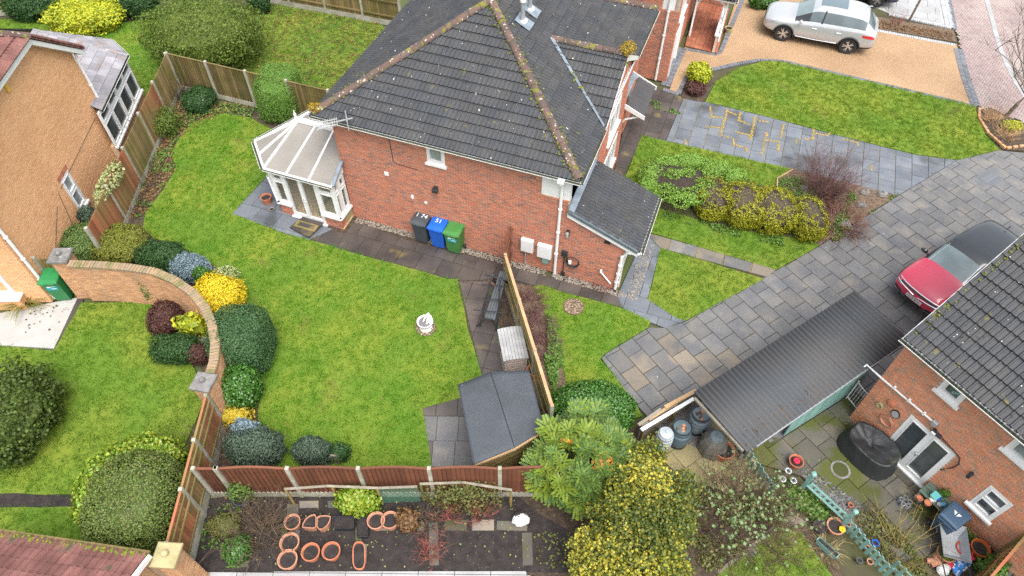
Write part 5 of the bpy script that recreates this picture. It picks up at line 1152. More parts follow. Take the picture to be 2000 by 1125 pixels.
# ================================================================ HOUSE BEHIND, WITH ITS PORCH
NP = G(1288, 158)
HN = thing('brick_house', 'red brick house with arched white porch at the top of the resin drive', 'house', NP, YA)
def NW(a, b, z=0): return NP + AX*a + BX*b + Vector((0,0,z))
bricks(HN, NW(-7.5,0), AX, [(0,0),(7.75,0),(7.75,4.6),(0,4.6)], [(7.05,7.745,3.25,4.6)], M_['brick_red'], M_['mortar_pale'], bw=.19, bh=.063)
mb = MB(); F = Fw(NW(0,0), AX, -.45, 3.25); mb.box((0,0,-.2), (.695,1.35,-.005), 0, F); mb.build('render_panel', M_['white'], HN)
mb = MB()
for k in range(6): mb.bbox((k*.112+.004,-.085,-.1), (k*.112+.108,-.004,.014), .004, 0, F)
mb.build('panel_sill', M_['brick_orange'], HN)
bricks(HN, NW(.25,0), BX, [(.005,0),(6,0),(6,4.6),(.005,4.6)], [(.4,2.0,0,2.0),(.5,1.9,2.6,3.9)], M_['brick_red'], M_['mortar_pale'], bw=.19, bh=.063, wallname='front_wall')
F = Fw(NW(.25,0), BX, .4, 0); mb = MB(); mb.box((0,0,-.1), (.09,2.0,.06), 0, F); mb.box((1.51,0,-.1), (1.6,2.0,.06), 0, F); mb.box((.09,1.9,-.1), (1.51,2.0,.06), 0, F); g = mb.build('garage_door_frame', M_['white'], HN)
mb = MB()
for k in range(6): mb.bbox((.095+.236*k,.02,-.08), (.095+.236*k+.228,1.89,-.03), .012, 0, F)
mb.build('garage_door', M_['white'], HN); window(HN, Fw(NW(.25,0), BX, .5, 2.6), 1.4, 1.3, [(.08,.66,.08,1.2),(.74,1.32,.08,1.2)])
downpipe(HN, [NW(-.18,-.06,4.6), NW(-.18,-.06,4.3), NW(-.18,-.06,.05)])
tiles(HN, NW(-7.5,-.3,4.62), AX, BX*.87+Vector((0,0,.49)), [[(0,0),(8.05,0),(8.05,4),(0,4)]], .28, .315, M_['tile_grey'], [0])
# porch
q = [G(u, v) for u, v in ((1337,92),(1400,106),(1424,20),(1362,4))]
PO = thing('porch', 'brick porch with arched white timber frame and quarry tiled floor', 'porch', q[0], YA)
mb = MB(); mb.prism([tuple(p.xy) for p in q], 0, .05); fl = mb.build('floor', M_['joint'], PO)
slabs(fl, [tuple(p.xy) for p in q], YA, .2, .2, .05, .075, mk('quarry_tile', (.26,.085,.045), (.32,.12,.065), 2, .6, obj=.2), name='floor_tile', bond=0, org=tuple(q[0].xy), gap=.008, b=.003, jit=.001, tilt=0)
ax2 = (q[1]-q[0]).normalized(); bx2 = (q[2]-q[1]).normalized(); W2 = (q[1]-q[0]).length; D2 = (q[2]-q[1]).length
bricks(PO, q[1]-ax2*.12, bx2, [(0,.05),(D2*.62,.05),(D2*.62,.85),(0,.85)], [], M_['brick_red'], M_['mortar_pale'], bw=.19, bh=.063, wallname='side_wall', thick=.12)
mb = MB(); F = frame(q[1]-ax2*.12, bx2, -ax2, Vector((0,0,1))); mb.bbox((-.04,-.06,.855), (D2*.62+.04,.18,.95), .02, 0, F); mb.build('wall_cap', M_['white'], PO)
for k in range(5): mb = MB(); mb.lathe([(.035,.95),(.03,1.02),(.035,1.05),(.01,1.07)], 8, 0, Matrix.Translation(q[1]-ax2*.12+bx2*(.1+k*.1)+ax2*.0)); mb.build('wall_ornament', M_['slab_light'], PO)
bricks(PO, q[3]-ax2*.0+Vector((0,0,0)), ax2, [(0,.05),(W2,.05),(W2,2.2),(0,2.2)], [], M_['brick_red'], M_['mortar_pale'], bw=.19, bh=.063, wallname='back_wall', thick=.1)
zt = 2.15
for p in (q[0]+ax2*.05-bx2*(-.9), q[1]-ax2*.10+bx2*.95, q[1]-ax2*.10+bx2*1.35):
    mb = MB(); mb.box((p.x-.04,p.y-.04,.07), (p.x+.04,p.y+.04,zt)); mb.build('post', M_['white'], PO)
arc = [(q[0]+ax2*(.05+(W2-.15)*(t))+bx2*.93+Vector((0,0,1.55+.5*math.sin(PI*t)**.5))) for t in np.linspace(0,1,14)]
mb = MB(); mb.tube(arc, .04, 6); mb.build('arch', M_['white'], PO)
for t in (.3,.55,.8): mb = MB(); p = q[0]+ax2*(W2*t)+bx2*.88+Vector((0,0,zt-.05)); mb.ball(p, .05, 8); mb.build('lamp_ball', M_['white'], PO)
tiles(PO, q[0]+bx2*.75-ax2*.1+Vector((0,0,zt+.02)), ax2, bx2*.87+Vector((0,0,.49)), [[(0,0),(W2+.3,0),(W2+.3,2.2),(0,2.2)]], .28, .3, M_['tile_grey'], [60])
gutter(PO, q[0]+bx2*.70-ax2*.15+Vector((0,0,zt)), q[1]+bx2*.70+ax2*.25+Vector((0,0,zt))); gutter(PO, q[1]+bx2*.70+ax2*.25+Vector((0,0,zt)), q[1]+bx2*2.6+ax2*.25+Vector((0,0,zt)))
ridge_run(PO, q[1]+bx2*.78+ax2*.18+Vector((0,0,zt+.08)), q[1]+bx2*2.4-ax2*.5+Vector((0,0,zt+.9)), M_['ridge'], .10)

# ================================================================ RED TILED GARAGE ROOF, BOTTOM LEFT
GR = thing('garage', 'garage with mossy red tiled roof in the bottom left corner', 'garage', G(100,1100,2.2), 0)
za = 2.3; ga = G(-60,1032,za); gb = G(287,1083,za); gx = (gb-ga).normalized(); gy = Vector((gx.y,-gx.x,0))
tiles(GR, gb, -gx, gy*.90+Vector((0,0,.436)), [[(0,0),((gb-ga).length,0),((gb-ga).length,3.6),(0,3.6)]], .34, .30, M_['tile_red'], [220], th=.03)
mb = MB(); mb.box((0,-.10,-.10), ((gb-ga).length,-.02,-.04), 0, frame(ga, gx, gy, Vector((0,0,1)))); mb.build('soffit', M_['wood_old'], GR)
moss_on(GR, [ga+gy*.06+gx*.6+Vector((0,0,.06)), gb+gy*.06+Vector((0,0,.06))], 170, .04, .035, M_['moss'])
bricks(GR, gb+gy*.15-gx*.15-Vector((0,0,2.3)), gy*-1, [(-3.4,0),(0,0),(0,2.2),(-3.4,3.8)], [], M_['brick_wall'], M_['mortar_buff'], **bkl, wallname='gable_wall')
bricks(GR, ga+gy*.15-Vector((0,0,2.3)), gx*1.0, [(0,0),((gb-ga).length-.2,0),((gb-ga).length-.2,2.15),(0,2.15)], [], M_['brick_wall'], M_['mortar_buff'], **bkl, wallname='side_wall')
mb = MB(); e_ = gb+gx*.03; Q_ = [e_+Vector((0,0,-.14)), e_+gy*3.2+Vector((0,0,1.41)), e_+gy*3.2+Vector((0,0,1.56)), e_+Vector((0,0,.02))]
mb.add(Q_+[p+gx*.05 for p in Q_], [(0,1,2,3),(7,6,5,4),(0,4,5,1),(3,2,6,7),(0,3,7,4),(1,5,6,2)]); mb.build('barge_board', M_['white'], GR)
# ================================================================ GARDEN WALL
def XY(u, v, z=0): p = G(u, v, z); return Vector((p.x, p.y, 0))
GW = thing('garden_wall', 'curved buff brick garden wall with brick coping and two stone capped piers', 'wall', XY(300,530,1.75), 0)
cl = [XY(u, v, 1.75) for u, v in ((133,514),(190,516),(250,521),(300,529),(340,546),(375,570),(400,600),(414,634),(420,670),(417,705),(407,735))]
wb = dict(bw=.20, bh=.068, thick=.10)
for a, b in zip(cl[:-1], cl[1:]):
    ex = (b-a).normalized(); o = Vector((ex.y, -ex.x, 0))*.10; L = (b-a).length
    bricks(GW, a+o, ex, [(0,0),(L+.03,0),(L+.03,1.66),(0,1.66)], [], M_['brick_wall'], M_['mortar_buff'], **wb); bricks(GW, b-o, -ex, [(0,0),(L+.03,0),(L+.03,1.66),(0,1.66)], [], M_['brick_wall'], M_['mortar_buff'], **wb)
mb = MB(); mb.bbox((-.045,-.13,0), (.045,.13,.10), .012); cm = mb.mesh('coping_brick', mk('mossy_coping_brick', (.3,.2,.12), ramp=[(.30,.20,.12),(.26,.19,.12),(.22,.17,.11),(.33,.22,.13),(.20,.17,.10)], c2=(.16,.15,.06), ns=2.5, rough=.9, thr=(.5,.65), bump=.4))
for a, b in zip(cl[:-1], cl[1:]):
    n = max(1, round((b-a).length/.10)); an = math.atan2((b-a).y, (b-a).x)
    for i in range(n): p = a.lerp(b, (i+.5)/n); linkw('coping_brick', cm, GW, TR((p.x, p.y, 1.665+random.uniform(-.006,.006)), an+random.uniform(-.05,.05)))
def pier(parent, p, ang, h, w=.46, cap='stone', bm='brick_wall'):
    ex = Vector((math.cos(ang), math.sin(ang), 0)); ey = Vector((-ex.y, ex.x, 0)); c = Vector((p.x, p.y, 0))
    for k, (d, s) in enumerate(((ex,-ey),(ey,ex),(-ex,ey),(-ey,-ex))):
        o = c + s*(w/2) - d*(w/2); bricks(parent, o, d, [(0,0),(w,0),(w,h),(0,h)], [], M_[bm], M_['mortar_buff'], bw=.20, bh=.068, thick=.05, wallname='pier')
    F = frame(Vector((p.x,p.y,h)), ex, ey, Vector((0,0,1))); q = w/2+.07; mb = MB(); mb.bbox((-q,-q,.002), (q,q,.10), .03, 0, F); mb.build('pier_cap', M_[cap], parent)
    mb = MB(); mb.ball((p.x,p.y,h+.17), .085, 12, 0, (1,1,1), .05); mb.tube([(p.x,p.y,h+.09),(p.x,p.y,h+.13)], .06, 8); mb.build('ball_finial', M_[cap], parent)
pier(GW, XY(117,499,1.85), .06, 1.80); pier(GW, XY(397,746,1.85), -1.75, 1.80, .42)
LP = thing('gate_pier', 'buff brick pier with mossy tan cap beside the red tiled roof', 'pier', XY(325,1084,2.1), 0); pier(LP, XY(325,1084,2.1), -.05, 2.05, .42, 'stone_tan')
# ================================================================ FENCES
fence('fence', 'red brown board fence running along the buff house gable', XY(322,103,1.78), XY(168,446,1.75), 5, 1.72, 'wood_red', side=-1, bw=.125, panel_tags=['wood_old','wood_red','wood_old','wood_red','wood_red'], gravel=.2)
fence('fence', 'greenish board fence behind the topiary column, meeting the buff house fence', XY(324,102,1.78), XY(640,176,1.75), 4, 1.72, 'wood_old', side=1, bw=.125, gravel=.22, capped=True)
fence('fence', 'far fence with pale concrete posts behind the rough grass', XY(430,-12), XY(785,54), 5, 1.75, 'wood_old', side=-1, bw=.14, gravel=.26)
fence('fence', 'dark board fence at the top left behind the yellow shrub', XY(-70,42), XY(110,14), 3, 1.7, 'wood_old', side=1, bw=.14, gravel=.26)
fence('fence', 'short brown arched panel where two fences meet', XY(374,911,1.82), XY(418,911,1.82), 1, 1.68, 'wood_brown', side=1, bw=.10, arch=.0, gravel=.26, capped=True)
fence('fence', 'brown arched panel fence with concrete posts above the vegetable bed', XY(418.5,911,1.82), XY(1115,911,1.82), 5, 1.68, 'wood_brown', side=1, bw=.115, arch=.10, gravel=.26, capped=True)
fence('fence', 'weathered board fence from the stone capped pier down to the garage', XY(402,772,1.72), XY(325,1062,1.72), 3, 1.70, 'wood_red', side=1, bw=.125, gravel=.34, capped=True)
fence('fence', 'short dark board fence between buff house and wall pier', XY(66,505,1.6), XY(106,505,1.6), 1, 1.6, 'wood_old', side=1, bw=.12, gravel=0)
sf = fence('fence', 'pale capped timber fence running from the red gate to the shed', XY(987,497,1.72), XY(1078,792,1.70), 3, 1.66, 'wood_old', post='conc_post', side=-1, bw=.125, gravel=.2, capped=False)
mb = MB(); a, b = XY(987,497,1.72), XY(1078,792,1.70); d = (b-a).normalized(); mb.box((0,-.045,1.665), ((b-a).length,.045,1.70), 0, frame(a, d, Vector((-d.y,d.x,0)), Vector((0,0,1)))); mb.build('capping', M_['wood_raw'], sf)
for k in range(4):
    p = a.lerp(b, k/3); mb = MB(); mb.ball((p.x,p.y,1.74), .05, 7, 0, (1.2,1.2,.6), .2); mb.build('post_tie', M_['wood_raw'], sf)
# red board gate against the house wall
p0, p1 = HW(-3.72,-.03), XY(985,500,1.72); d = (p1-p0); L = d.length; t = thing('garden_gate', 'reddish brown board gate between the house wall and fence post', 'gate', p0, math.atan2(d.y, d.x))
n = max(3, round(L/.12)); 
for k in range(n):
    mb = MB(); mb.bbox((-L/n/2+.004,-.012,.06), (L/n/2-.004,.012,1.74), .004); link('board', mb.mesh('board', M_['wood_brown']), t, None, Matrix.Translation(((k+.5)*L/n, random.uniform(-.002,.002), 0)))
for z in (.3,.9,1.5): mb = MB(); mb.box((0,.014,z), (L,.045,z+.1)); link('ledge', mb.mesh('ledge', M_['wood_brown']), t)
# trellis with climber at the left fence
tp = XY(225,410,.9); t = thing('trellis', 'brown diamond trellis panel leaning at the left fence end', 'trellis', XY(235,425), -1.25)
for k in range(-5, 12):
    for s in (1, -1):
        x0 = k*.11; pts = [(x0 if s > 0 else x0+1.2*s*-1*0+0, 0, 0)]
        a = Vector((x0, .012*s, .15)); b = Vector((x0+1.3*(1 if s > 0 else -1)*.7, .012*s, 1.45))
        if s < 0: a.x += .5; b.x += .5
        # keep the laths inside the panel width
        def cl_(p, q, lo=0, hi=.62):
            if abs(q.x-p.x) < 1e-6: return None
            ts = sorted(((lo-p.x)/(q.x-p.x), (hi-p.x)/(q.x-p.x))); t0, t1 = max(0, ts[0]), min(1, ts[1])
            return (p.lerp(q, t0), p.lerp(q, t1)) if t1-t0 > .05 else None
        r = cl_(a, b)
        if r: mb = MB(); mb.tube(r, .014, 4); mb.build('lath', M_['wood_red'], t, world=False)
for x in (0, .62): mb = MB(); mb.box((x-.02,-.03,0), (x+.02,.03,1.5)); mb.build('upright', M_['wood_red'], t, world=False)
# rose trellis frames by the vegetable bed: posts, top rail and green net
def rail_frame(lab, pts, posts, z, net=None):
    P = [XY(u, v, z) for u, v in pts]; t = thing('rose_arch', lab, 'plant frame', P[0])
    for a, b in zip(P[:-1], P[1:]): mb = MB(); mb.tube([a+Vector((0,0,z)), b+Vector((0,0,z))], .035, 6); mb.build('top_rail', M_['wood_grey'], t)
    for u, v in posts: p = XY(u, v, z); mb = MB(); mb.tube([p, p+Vector((0,0,z+.02))], .035, 6); mb.build('post', M_['joint_moss'], t)
    if net:
        for (u0, v0), (u1, v1) in net:
            a, b = XY(u0,v0,z), XY(u1,v1,z); mb = MB(); n = int((b-a).length/.06)
            for k in range(n+1): p = a.lerp(b, k/n); mb.tube([p+Vector((0,0,.05)), p+Vector((0,0,z-.05))], .004, 3)
            for k in range(int(z/.06)): mb.tube([a+Vector((0,0,.05+.06*k)), b+Vector((0,0,.05+.06*k))], .004, 3)
            mb.build('net', mk('green_net', (.05,.16,.10)), t, kind='stuff')
rail_frame('mossy post and rail frame with green netting behind the terracotta pots', [(556,955),(640,949),(738,953),(815,950)], [(557,955),(648,950),(736,953)], 1.0, [((738,953),(815,950))])
rail_frame('mossy post and rail frame carrying bare climbers beside the mahonia', [(820,945),(905,942),(1000,957)], [(821,945),(912,944),(998,957)], 1.05)
# ================================================================ CARPORT
CA, CB, CC, CD_ = (G(*p, 2.25) for p in ((1358,769),(1670,572),(1776,656),(1478,862)))
CP_ = thing('carport', 'dark corrugated carport roof with teal boarded side beside the driveway', 'carport', (CA.x, CA.y, 0), DA)
ux = (CB-CA).normalized(); uy = (CD_-CA); uy = (uy-ux*uy.dot(ux)).normalized(); LL = (CB-CA).length; WW = (CC-CB).length; ns_ = 8
per = .15; amp = .030
for k in range(ns_):
    x0, x1 = k*LL/ns_, (k+1)*LL/ns_+.05; nx = int((x1-x0)/per*8); vs = []; fs = []
    for j in range(2):
        for i in range(nx+1):
            x = x0+(x1-x0)*i/nx; z = amp*math.sin(2*PI*x/per)
            p = CA+ux*x+uy*((WW+.12)*j-.06)+Vector((0,0,z-.10*j+.004*(k%2)+random.uniform(-.001,.001))); vs.append(p)
    fs = [(i, i+1, nx+1+i+1, nx+1+i) for i in range(nx)]
    mb = MB(); mb.add(vs, fs); o = mb.build('roof_sheet', M_['corrug'], CP_, smooth=True)
    md = o.modifiers.new('thick', 'SOLIDIFY'); md.thickness = .006
mb = MB()
for j in (0, 1):
    F = frame(CA+uy*(WW*j)+Vector((0,0,-.12-.1*j)), ux, uy, Vector((0,0,1))); mb.box((0,-.03,-.08), (LL,.03,.06), 0, F)
mb.build('side_beam', M_['black_plastic'], CP_)
for k in range(6):
    mb = MB(); F = frame(CA+ux*(LL*k/5)+Vector((0,0,-.14)), ux, uy, Vector((0,0,1))); mb.box((-.03,.03,-.08), (.03,WW-.03,.0), 0, F); mb.build('rafter', M_['wood_grey'], CP_)
for x in (.9, LL*.5, LL-.1):
    for y in (.05, WW-.35): p = CA+ux*x+uy*y; mb = MB(); mb.box((p.x-.045,p.y-.045,.01), (p.x+.045,p.y+.045,2.0)); mb.build('post', M_['wood_grey'], CP_)
mb = MB(); F = frame(CD_+Vector((0,0,-.2)), ux, uy, Vector((0,0,1))); mb.box((-.02,-.0,.0), (LL*.98,.08,.07), 0, F); mb.build('gutter', M_['metal_grey'], CP_)
# teal boarded side
a, b = XY(1529,852), XY(1668,763); d = (b-a).normalized(); n_ = Vector((d.y,-d.x,0)); L = (b-a).length; t = thing('boarded_screen', 'teal painted board screen along the open side of the carport', 'screen', a, math.atan2(d.y, d.x)); nb_ = 14
for k in range(nb_):
    mb = MB(); mb.bbox((-L/nb_/2+.004,-.015,.03), (L/nb_/2-.004,.015,1.12), .005); link('board', mb.mesh('board', M_['teal']), t, None, Matrix.Translation(((k+.5)*L/nb_, random.uniform(-.003,.003), 0)))
mb = MB(); mb.box((0,-.035,1.125), (L,.035,1.155)); link('capping', mb.mesh('capping', M_['teal']), t)
for k in range(5):                                     # white pipes lying along its top edge
    p = a.lerp(b, .22+.17*k)+Vector((0,0,1.2)); q = p+d*.42+Vector((0,0,.28)); mb = MB(); mb.tube([p+n_*-.03, q+n_*-.10], .016, 6); o = mb.build('plastic_pipe', M_['white'], None); tag(o, ['white pipe nearest the composter on the teal screen top','second white pipe along the teal screen from the composter','middle white pipe of the five on the teal screen','fourth white pipe along the teal screen, next to the topmost','white pipe on the teal screen nearest the small white gate'][k], 'pipe', 'pipes on the teal screen')
# little white gate
a, b = XY(1668,778,.0), XY(1702,800,0); a = XY(1665,762,.5); b = XY(1700,778,.9); d = (b-a); d.z = 0; L = d.length; t = thing('metal_gate', 'small white railed gate between teal screen and orange brick house', 'gate', a, math.atan2(d.y, d.x))
for z in (.12, .92): mb = MB(); mb.tube([(0,0,z),(L,0,z)], .02, 6); mb.build('rail', M_['white'], t, world=False)
for x in (0, L): mb = MB(); mb.tube([(x,0,.02),(x,0,1.0)], .025, 6); mb.build('stile', M_['white'], t, world=False)
for k in range(1, 6): mb = MB(); mb.tube([(L*k/6,0,.12),(L*k/6,0,.92)], .010, 5); mb.build('bar', M_['white'], t, world=False)
# timber wall with planks on top
a, b = XY(1245,858), XY(1366,782); d = (b-a).normalized(); n_ = Vector((d.y,-d.x,0)); L = (b-a).length
t = thing('timber_screen', 'low dark timber screen at the end of the driveway slabs', 'screen', a, math.atan2(d.y, d.x))
for k in range(5): mb = MB(); mb.bbox((0,-.02,.02+.16*k), (L,.02,.02+.16*k+.15), .005); link('plank', mb.mesh('plank', M_['wood_grey']), t)
for x in (.05, L/2, L-.05): mb = MB(); mb.box((x-.04,-.1,0), (x+.04,-.022,.84)); link('post', mb.mesh('post', M_['wood_old']), t)
F = frame(a+Vector((0,0,.84)), d, -n_, Vector((0,0,1)))
for lab, m, x0, x1, y0, y1, z, rz in (('long white plank lying nearest the water butts on the timber screen','white',-.12,1.75,-.16,-.06,.0,-.02), ('pale raw plank lying furthest along the timber screen','wood_raw',.25,1.55,-.03,.05,.01,.02), ('short raw timber offcut on the screen end nearest the carport','wood_raw',.85,1.95,.06,.17,.05,-.06), ('grey weathered plank at the lower end of the timber screen','wood_grey',-.10,.75,.0,.09,.03,.05)):
    mb = MB(); mb.bbox((x0,y0,z), (x1,y1,z+.045), .006, 0, F @ Matrix.Rotation(rz, 4, 'Z')); tag(mb.build('plank', M_[m], None), lab, 'plank')
# picket fence
def picket(lab, a, b, h=.62, sp=.15, cap=True, lean=.0):
    d = (b-a); L = d.length; t = thing('picket_fence', lab, 'fence', a, math.atan2(d.y, d.x)); n = int(L/sp)
    mb = MB(); w = .085; mb.prism([(-w/2,.04),(w/2,.04),(w/2,h-.04),(w/2*.7,h-.01),(0,h),(-w/2*.7,h-.01),(-w/2,h-.04)], -.009, .009, 0, Matrix.Rotation(PI/2, 4, 'X')); me = mb.mesh('picket', M_['teal'])
    for k in range(n+1): link('picket', me, t, None, Matrix.Translation((k*L/n, random.uniform(-.004,.004), random.uniform(-.02,.02))) @ Matrix.Rotation(random.uniform(-.04,.04), 4, 'Y'))
    for z in (.18, h-.17): mb = MB(); mb.box((0,.012,z), (L,.04,z+.06)); link('rail', mb.mesh('rail', M_['teal']), t)
    return t
picket('mossy teal picket fence between dome composter and metal ornaments', XY(1418,830,.3), XY(1506,955,.3))
picket('teal picket fence below the slatted gate with pink pots on it', XY(1652,1022,.3), XY(1735,1120,.3))
picket('teal picket fence fragment at the bottom of the yard', XY(1745,1105,.3), XY(1790,1150,.3), sp=.17)
a, b = XY(1570,950,.2), XY(1648,1022,.2); d = (b-a); L = d.length; t = thing('garden_gate', 'teal slatted gate panel between two round capped posts', 'gate', a, math.atan2(d.y, d.x))
for x in (0, L): mb = MB(); mb.box((x-.05,-.05,0), (x+.05,.05,.95)); mb.ball((x,0,1.0), .075, 9, 0, (1,1,.7)); mb.build('post', M_['teal'], t, world=False)
T_ = Matrix.Translation((0,0,.35)) @ Matrix.Rotation(-.75, 4, 'X')
for y in (0, .50): mb = MB(); mb.box((.05,y-.04,-.02), (L-.05,y+.04,.03), 0, T_); mb.build('rail', M_['teal'], t, world=False)
for k in range(8): x = .1+(L-.2)*k/7; mb = MB(); mb.bbox((x-.04,.042,-.012), (x+.04,.458,.012), .004, 0, T_); mb.build('slat', M_['teal'], t, world=False)
# ================================================================ VEHICLES
from mathutils.bvhtree import BVHTree
def car(name, label, loc, head, scale, paint, roofm, st, wb, wr, Wd, group=None, pillar='black_plastic', clad=True, detail='suv'):
    t = thing(name, label, 'car', loc, math.atan2(head.y, head.x)); t.scale = (scale,)*3
    # st: (x, z_bottom, z_shoulder, z_top, half width, half width of top, kind)  kind: h hood, w windscreen foot, r roof, b rear window foot, t tail
    rows = 9; V = []; F = []; MI = []
    for (x, zb, zs, zt, w, wt, k) in st:
        if k in 'rR': pr = [(0,zb),(w*.86,zb),(w*.985,zb+.16),(w,zb*.4+zs*.6),(w*.965,zs),(w*.925,zs+.045),(wt,zt-.09),(wt*.86,zt-.012),(0,zt+.02)]
        else: pr = [(0,zb),(w*.86,zb),(w*.985,zb+.16),(w,zb*.4+zs*.6),(w*.97,zs-.05),(w*.90,zs+.005),(wt,zt-.03),(wt*.62,zt),(0,zt+.02)]
        V += [(x, y, z) for y, z in pr] + [(x, -y, z) for y, z in pr[1:-1]]
    m = rows*2-2                                     # ring size
    def idx(s, r): return s*m + (r if r < rows else rows + (2*rows-2-r) - 1 + 0)
    ring = list(range(rows)) + [rows+rows-3-i for i in range(rows-2)]
    for s in range(len(st)-1):
        ka, kb = st[s][6], st[s+1][6]
        for i in range(m):
            a, b = ring[i], ring[(i+1) % m]; F.append((s*m+a, (s+1)*m+a, (s+1)*m+b, s*m+b))
            rr = i if i < rows-1 else m-1-i          # row band 0..7 on either side
            mi = 0
            if ka in 'rR' and kb in 'rR': mi = 2 if rr == 5 else (1 if rr >= 6 else 0)
            if (ka, kb) in (('r','w'),('R','w')): mi = 2 if rr >= 6 else (4 if rr == 5 else 0)
            if (ka, kb) in (('b','r'),('b','R')): mi = 2 if rr >= 6 else (1 if rr == 5 else 0)
            if rr <= 1: mi = 4
            MI.append(mi)
    F.append(tuple(ring)); MI.append(0); F.append(tuple((len(st)-1)*m+i for i in reversed(ring))); MI.append(0)
    me = bpy.data.meshes.new('car_body'); me.from_pydata(V, [], F)
    dark = M_['black_plastic']; gl = M_['car_glass']
    slots = [paint, roofm, gl, dark] if roofm is not paint else [paint, gl, dark]
    for q in slots: me.materials.append(q)
    MI = [slots.index((paint, roofm, gl, dark, dark)[i]) for i in MI]
    me.polygons.foreach_set('material_index', MI); me.update()
    bm = bmesh.new(); bm.from_mesh(me); bmesh.ops.recalc_face_normals(bm, faces=bm.faces[:]); bm.to_mesh(me); bm.free()
    tmp = bpy.data.objects.new('tmp', me); COL.objects.link(tmp)
    sb = tmp.modifiers.new('s', 'SUBSURF'); sb.levels = 3; sb.render_levels = 3
    cutters = []
    for x in wb:
        for s in (1, -1):
            mb = MB(); mb.lathe([(wr*1.13,-.32),(wr*1.13,.4)], 28, 0, Matrix.Translation((x, s*(Wd-.05), wr)) @ Matrix.Rotation(PI/2, 4, 'X')); cm = mb.mesh('c', dark)
            co = bpy.data.objects.new('c', cm); COL.objects.link(co); cutters.append(co)
            b = tmp.modifiers.new('b', 'BOOLEAN'); b.operation = 'DIFFERENCE'; b.object = co; b.solver = 'EXACT'; b.material_mode = 'TRANSFER'
    dg = bpy.context.evaluated_depsgraph_get(); ev = tmp.evaluated_get(dg); full = bpy.data.meshes.new_from_object(ev)
    for c in cutters+[tmp]: bpy.data.objects.remove(c)
    names = [mm.name if mm else '' for mm in full.materials]
    bm = bmesh.new(); bm.from_mesh(full); bvh = BVHTree.FromBMesh(bm); bm.free()
    parts = {}
    for p in full.polygons: parts.setdefault(names[p.material_index] if p.material_index < len(names) else '', []).append(p)
    co = [v.co.copy() for v in full.vertices]
    def sub(nm, polys, mat):
        used = {}; vs = []; fs = []
        for p in polys:
            f = []
            for i in p.vertices:
                if i not in used: used[i] = len(vs); vs.append(co[i])
                f.append(used[i])
            fs.append(f)
        q = bpy.data.meshes.new(nm); q.from_pydata(vs, [], fs); q.materials.append(mat); q.polygons.foreach_set('use_smooth', [True]*len(q.polygons)); return link(nm, q, t)
    for nm, pl in parts.items():
        if nm == gl.name:                             # split the glass into its separate windows
            adj = {}; 
            for p in pl:
                for v in p.edge_keys: adj.setdefault(v, []).append(p.index)
            byi = {p.index: p for p in pl}; seen = set()
            for p in pl:
                if p.index in seen: continue
                comp = []; stck = [p.index]; seen.add(p.index)
                while stck:
                    q = stck.pop(); comp.append(byi[q])
                    for v in byi[q].edge_keys:
                        for r in adj[v]:
                            if r not in seen: seen.add(r); stck.append(r)
                c = sum((q.center for q in comp), Vector())/len(comp); sub('windscreen', comp, M_['screen_glass']) if c.x > .3 and abs(c.y) < .2 else sub('rear_window' if abs(c.y) < .2 else 'side_window', comp, gl)
        else: sub('roof' if nm == roofm.name and roofm is not paint else 'body' if nm == paint.name else 'lower_trim', pl, paint if nm == paint.name else roofm if nm == roofm.name else dark)
    # pieces that follow the bodywork: a quad in two of the axes is dropped on to the surface
    def cast(u, v, ax):
        if ax == 'z': o, d = Vector((u, v, 3)), Vector((0,0,-1))
        elif ax == 'y': o, d = Vector((u, 3, v)), Vector((0,-1,0))
        elif ax == '-y': o, d = Vector((u, -3, v)), Vector((0,1,0))
        elif ax == 'x': o, d = Vector((4, u, v)), Vector((-1,0,0))
        else: o, d = Vector((-4, u, v)), Vector((1,0,0))
        h = bvh.ray_cast(o, d); return (h[0], -d) if h[0] is not None else (None, None)
    def surf(nm, quad, ax, mat, n=8, mrows=3, off=.006):
        vs = []; fs = []
        for j in range(mrows+1):
            for i in range(n+1):
                s, q = i/n, j/mrows
                p = [(quad[0][k]*(1-s)+quad[1][k]*s)*(1-q)+(quad[3][k]*(1-s)+quad[2][k]*s)*q for k in (0, 1)]
                h, nn = cast(p[0], p[1], ax)
                if h is None: return None
                vs.append(h+nn*off)
        fs = [(j*(n+1)+i, j*(n+1)+i+1, (j+1)*(n+1)+i+1, (j+1)*(n+1)+i) for j in range(mrows) for i in range(n)]
        q = bpy.data.meshes.new(nm); q.from_pydata([tuple(v) for v in vs], [], fs); q.materials.append(mat); q.polygons.foreach_set('use_smooth', [True]*len(fs)); return link(nm, q, t)
    def strip(nm, pts, ax, mat, r=.006, off=.0):
        P = []
        for u, v in pts:
            h, nn = cast(u, v, ax)
            if h is not None: P.append(h+nn*off)
        if len(P) > 1: mb = MB(); mb.tube(P, r, 5); return mb.build(nm, mat, t, world=False)
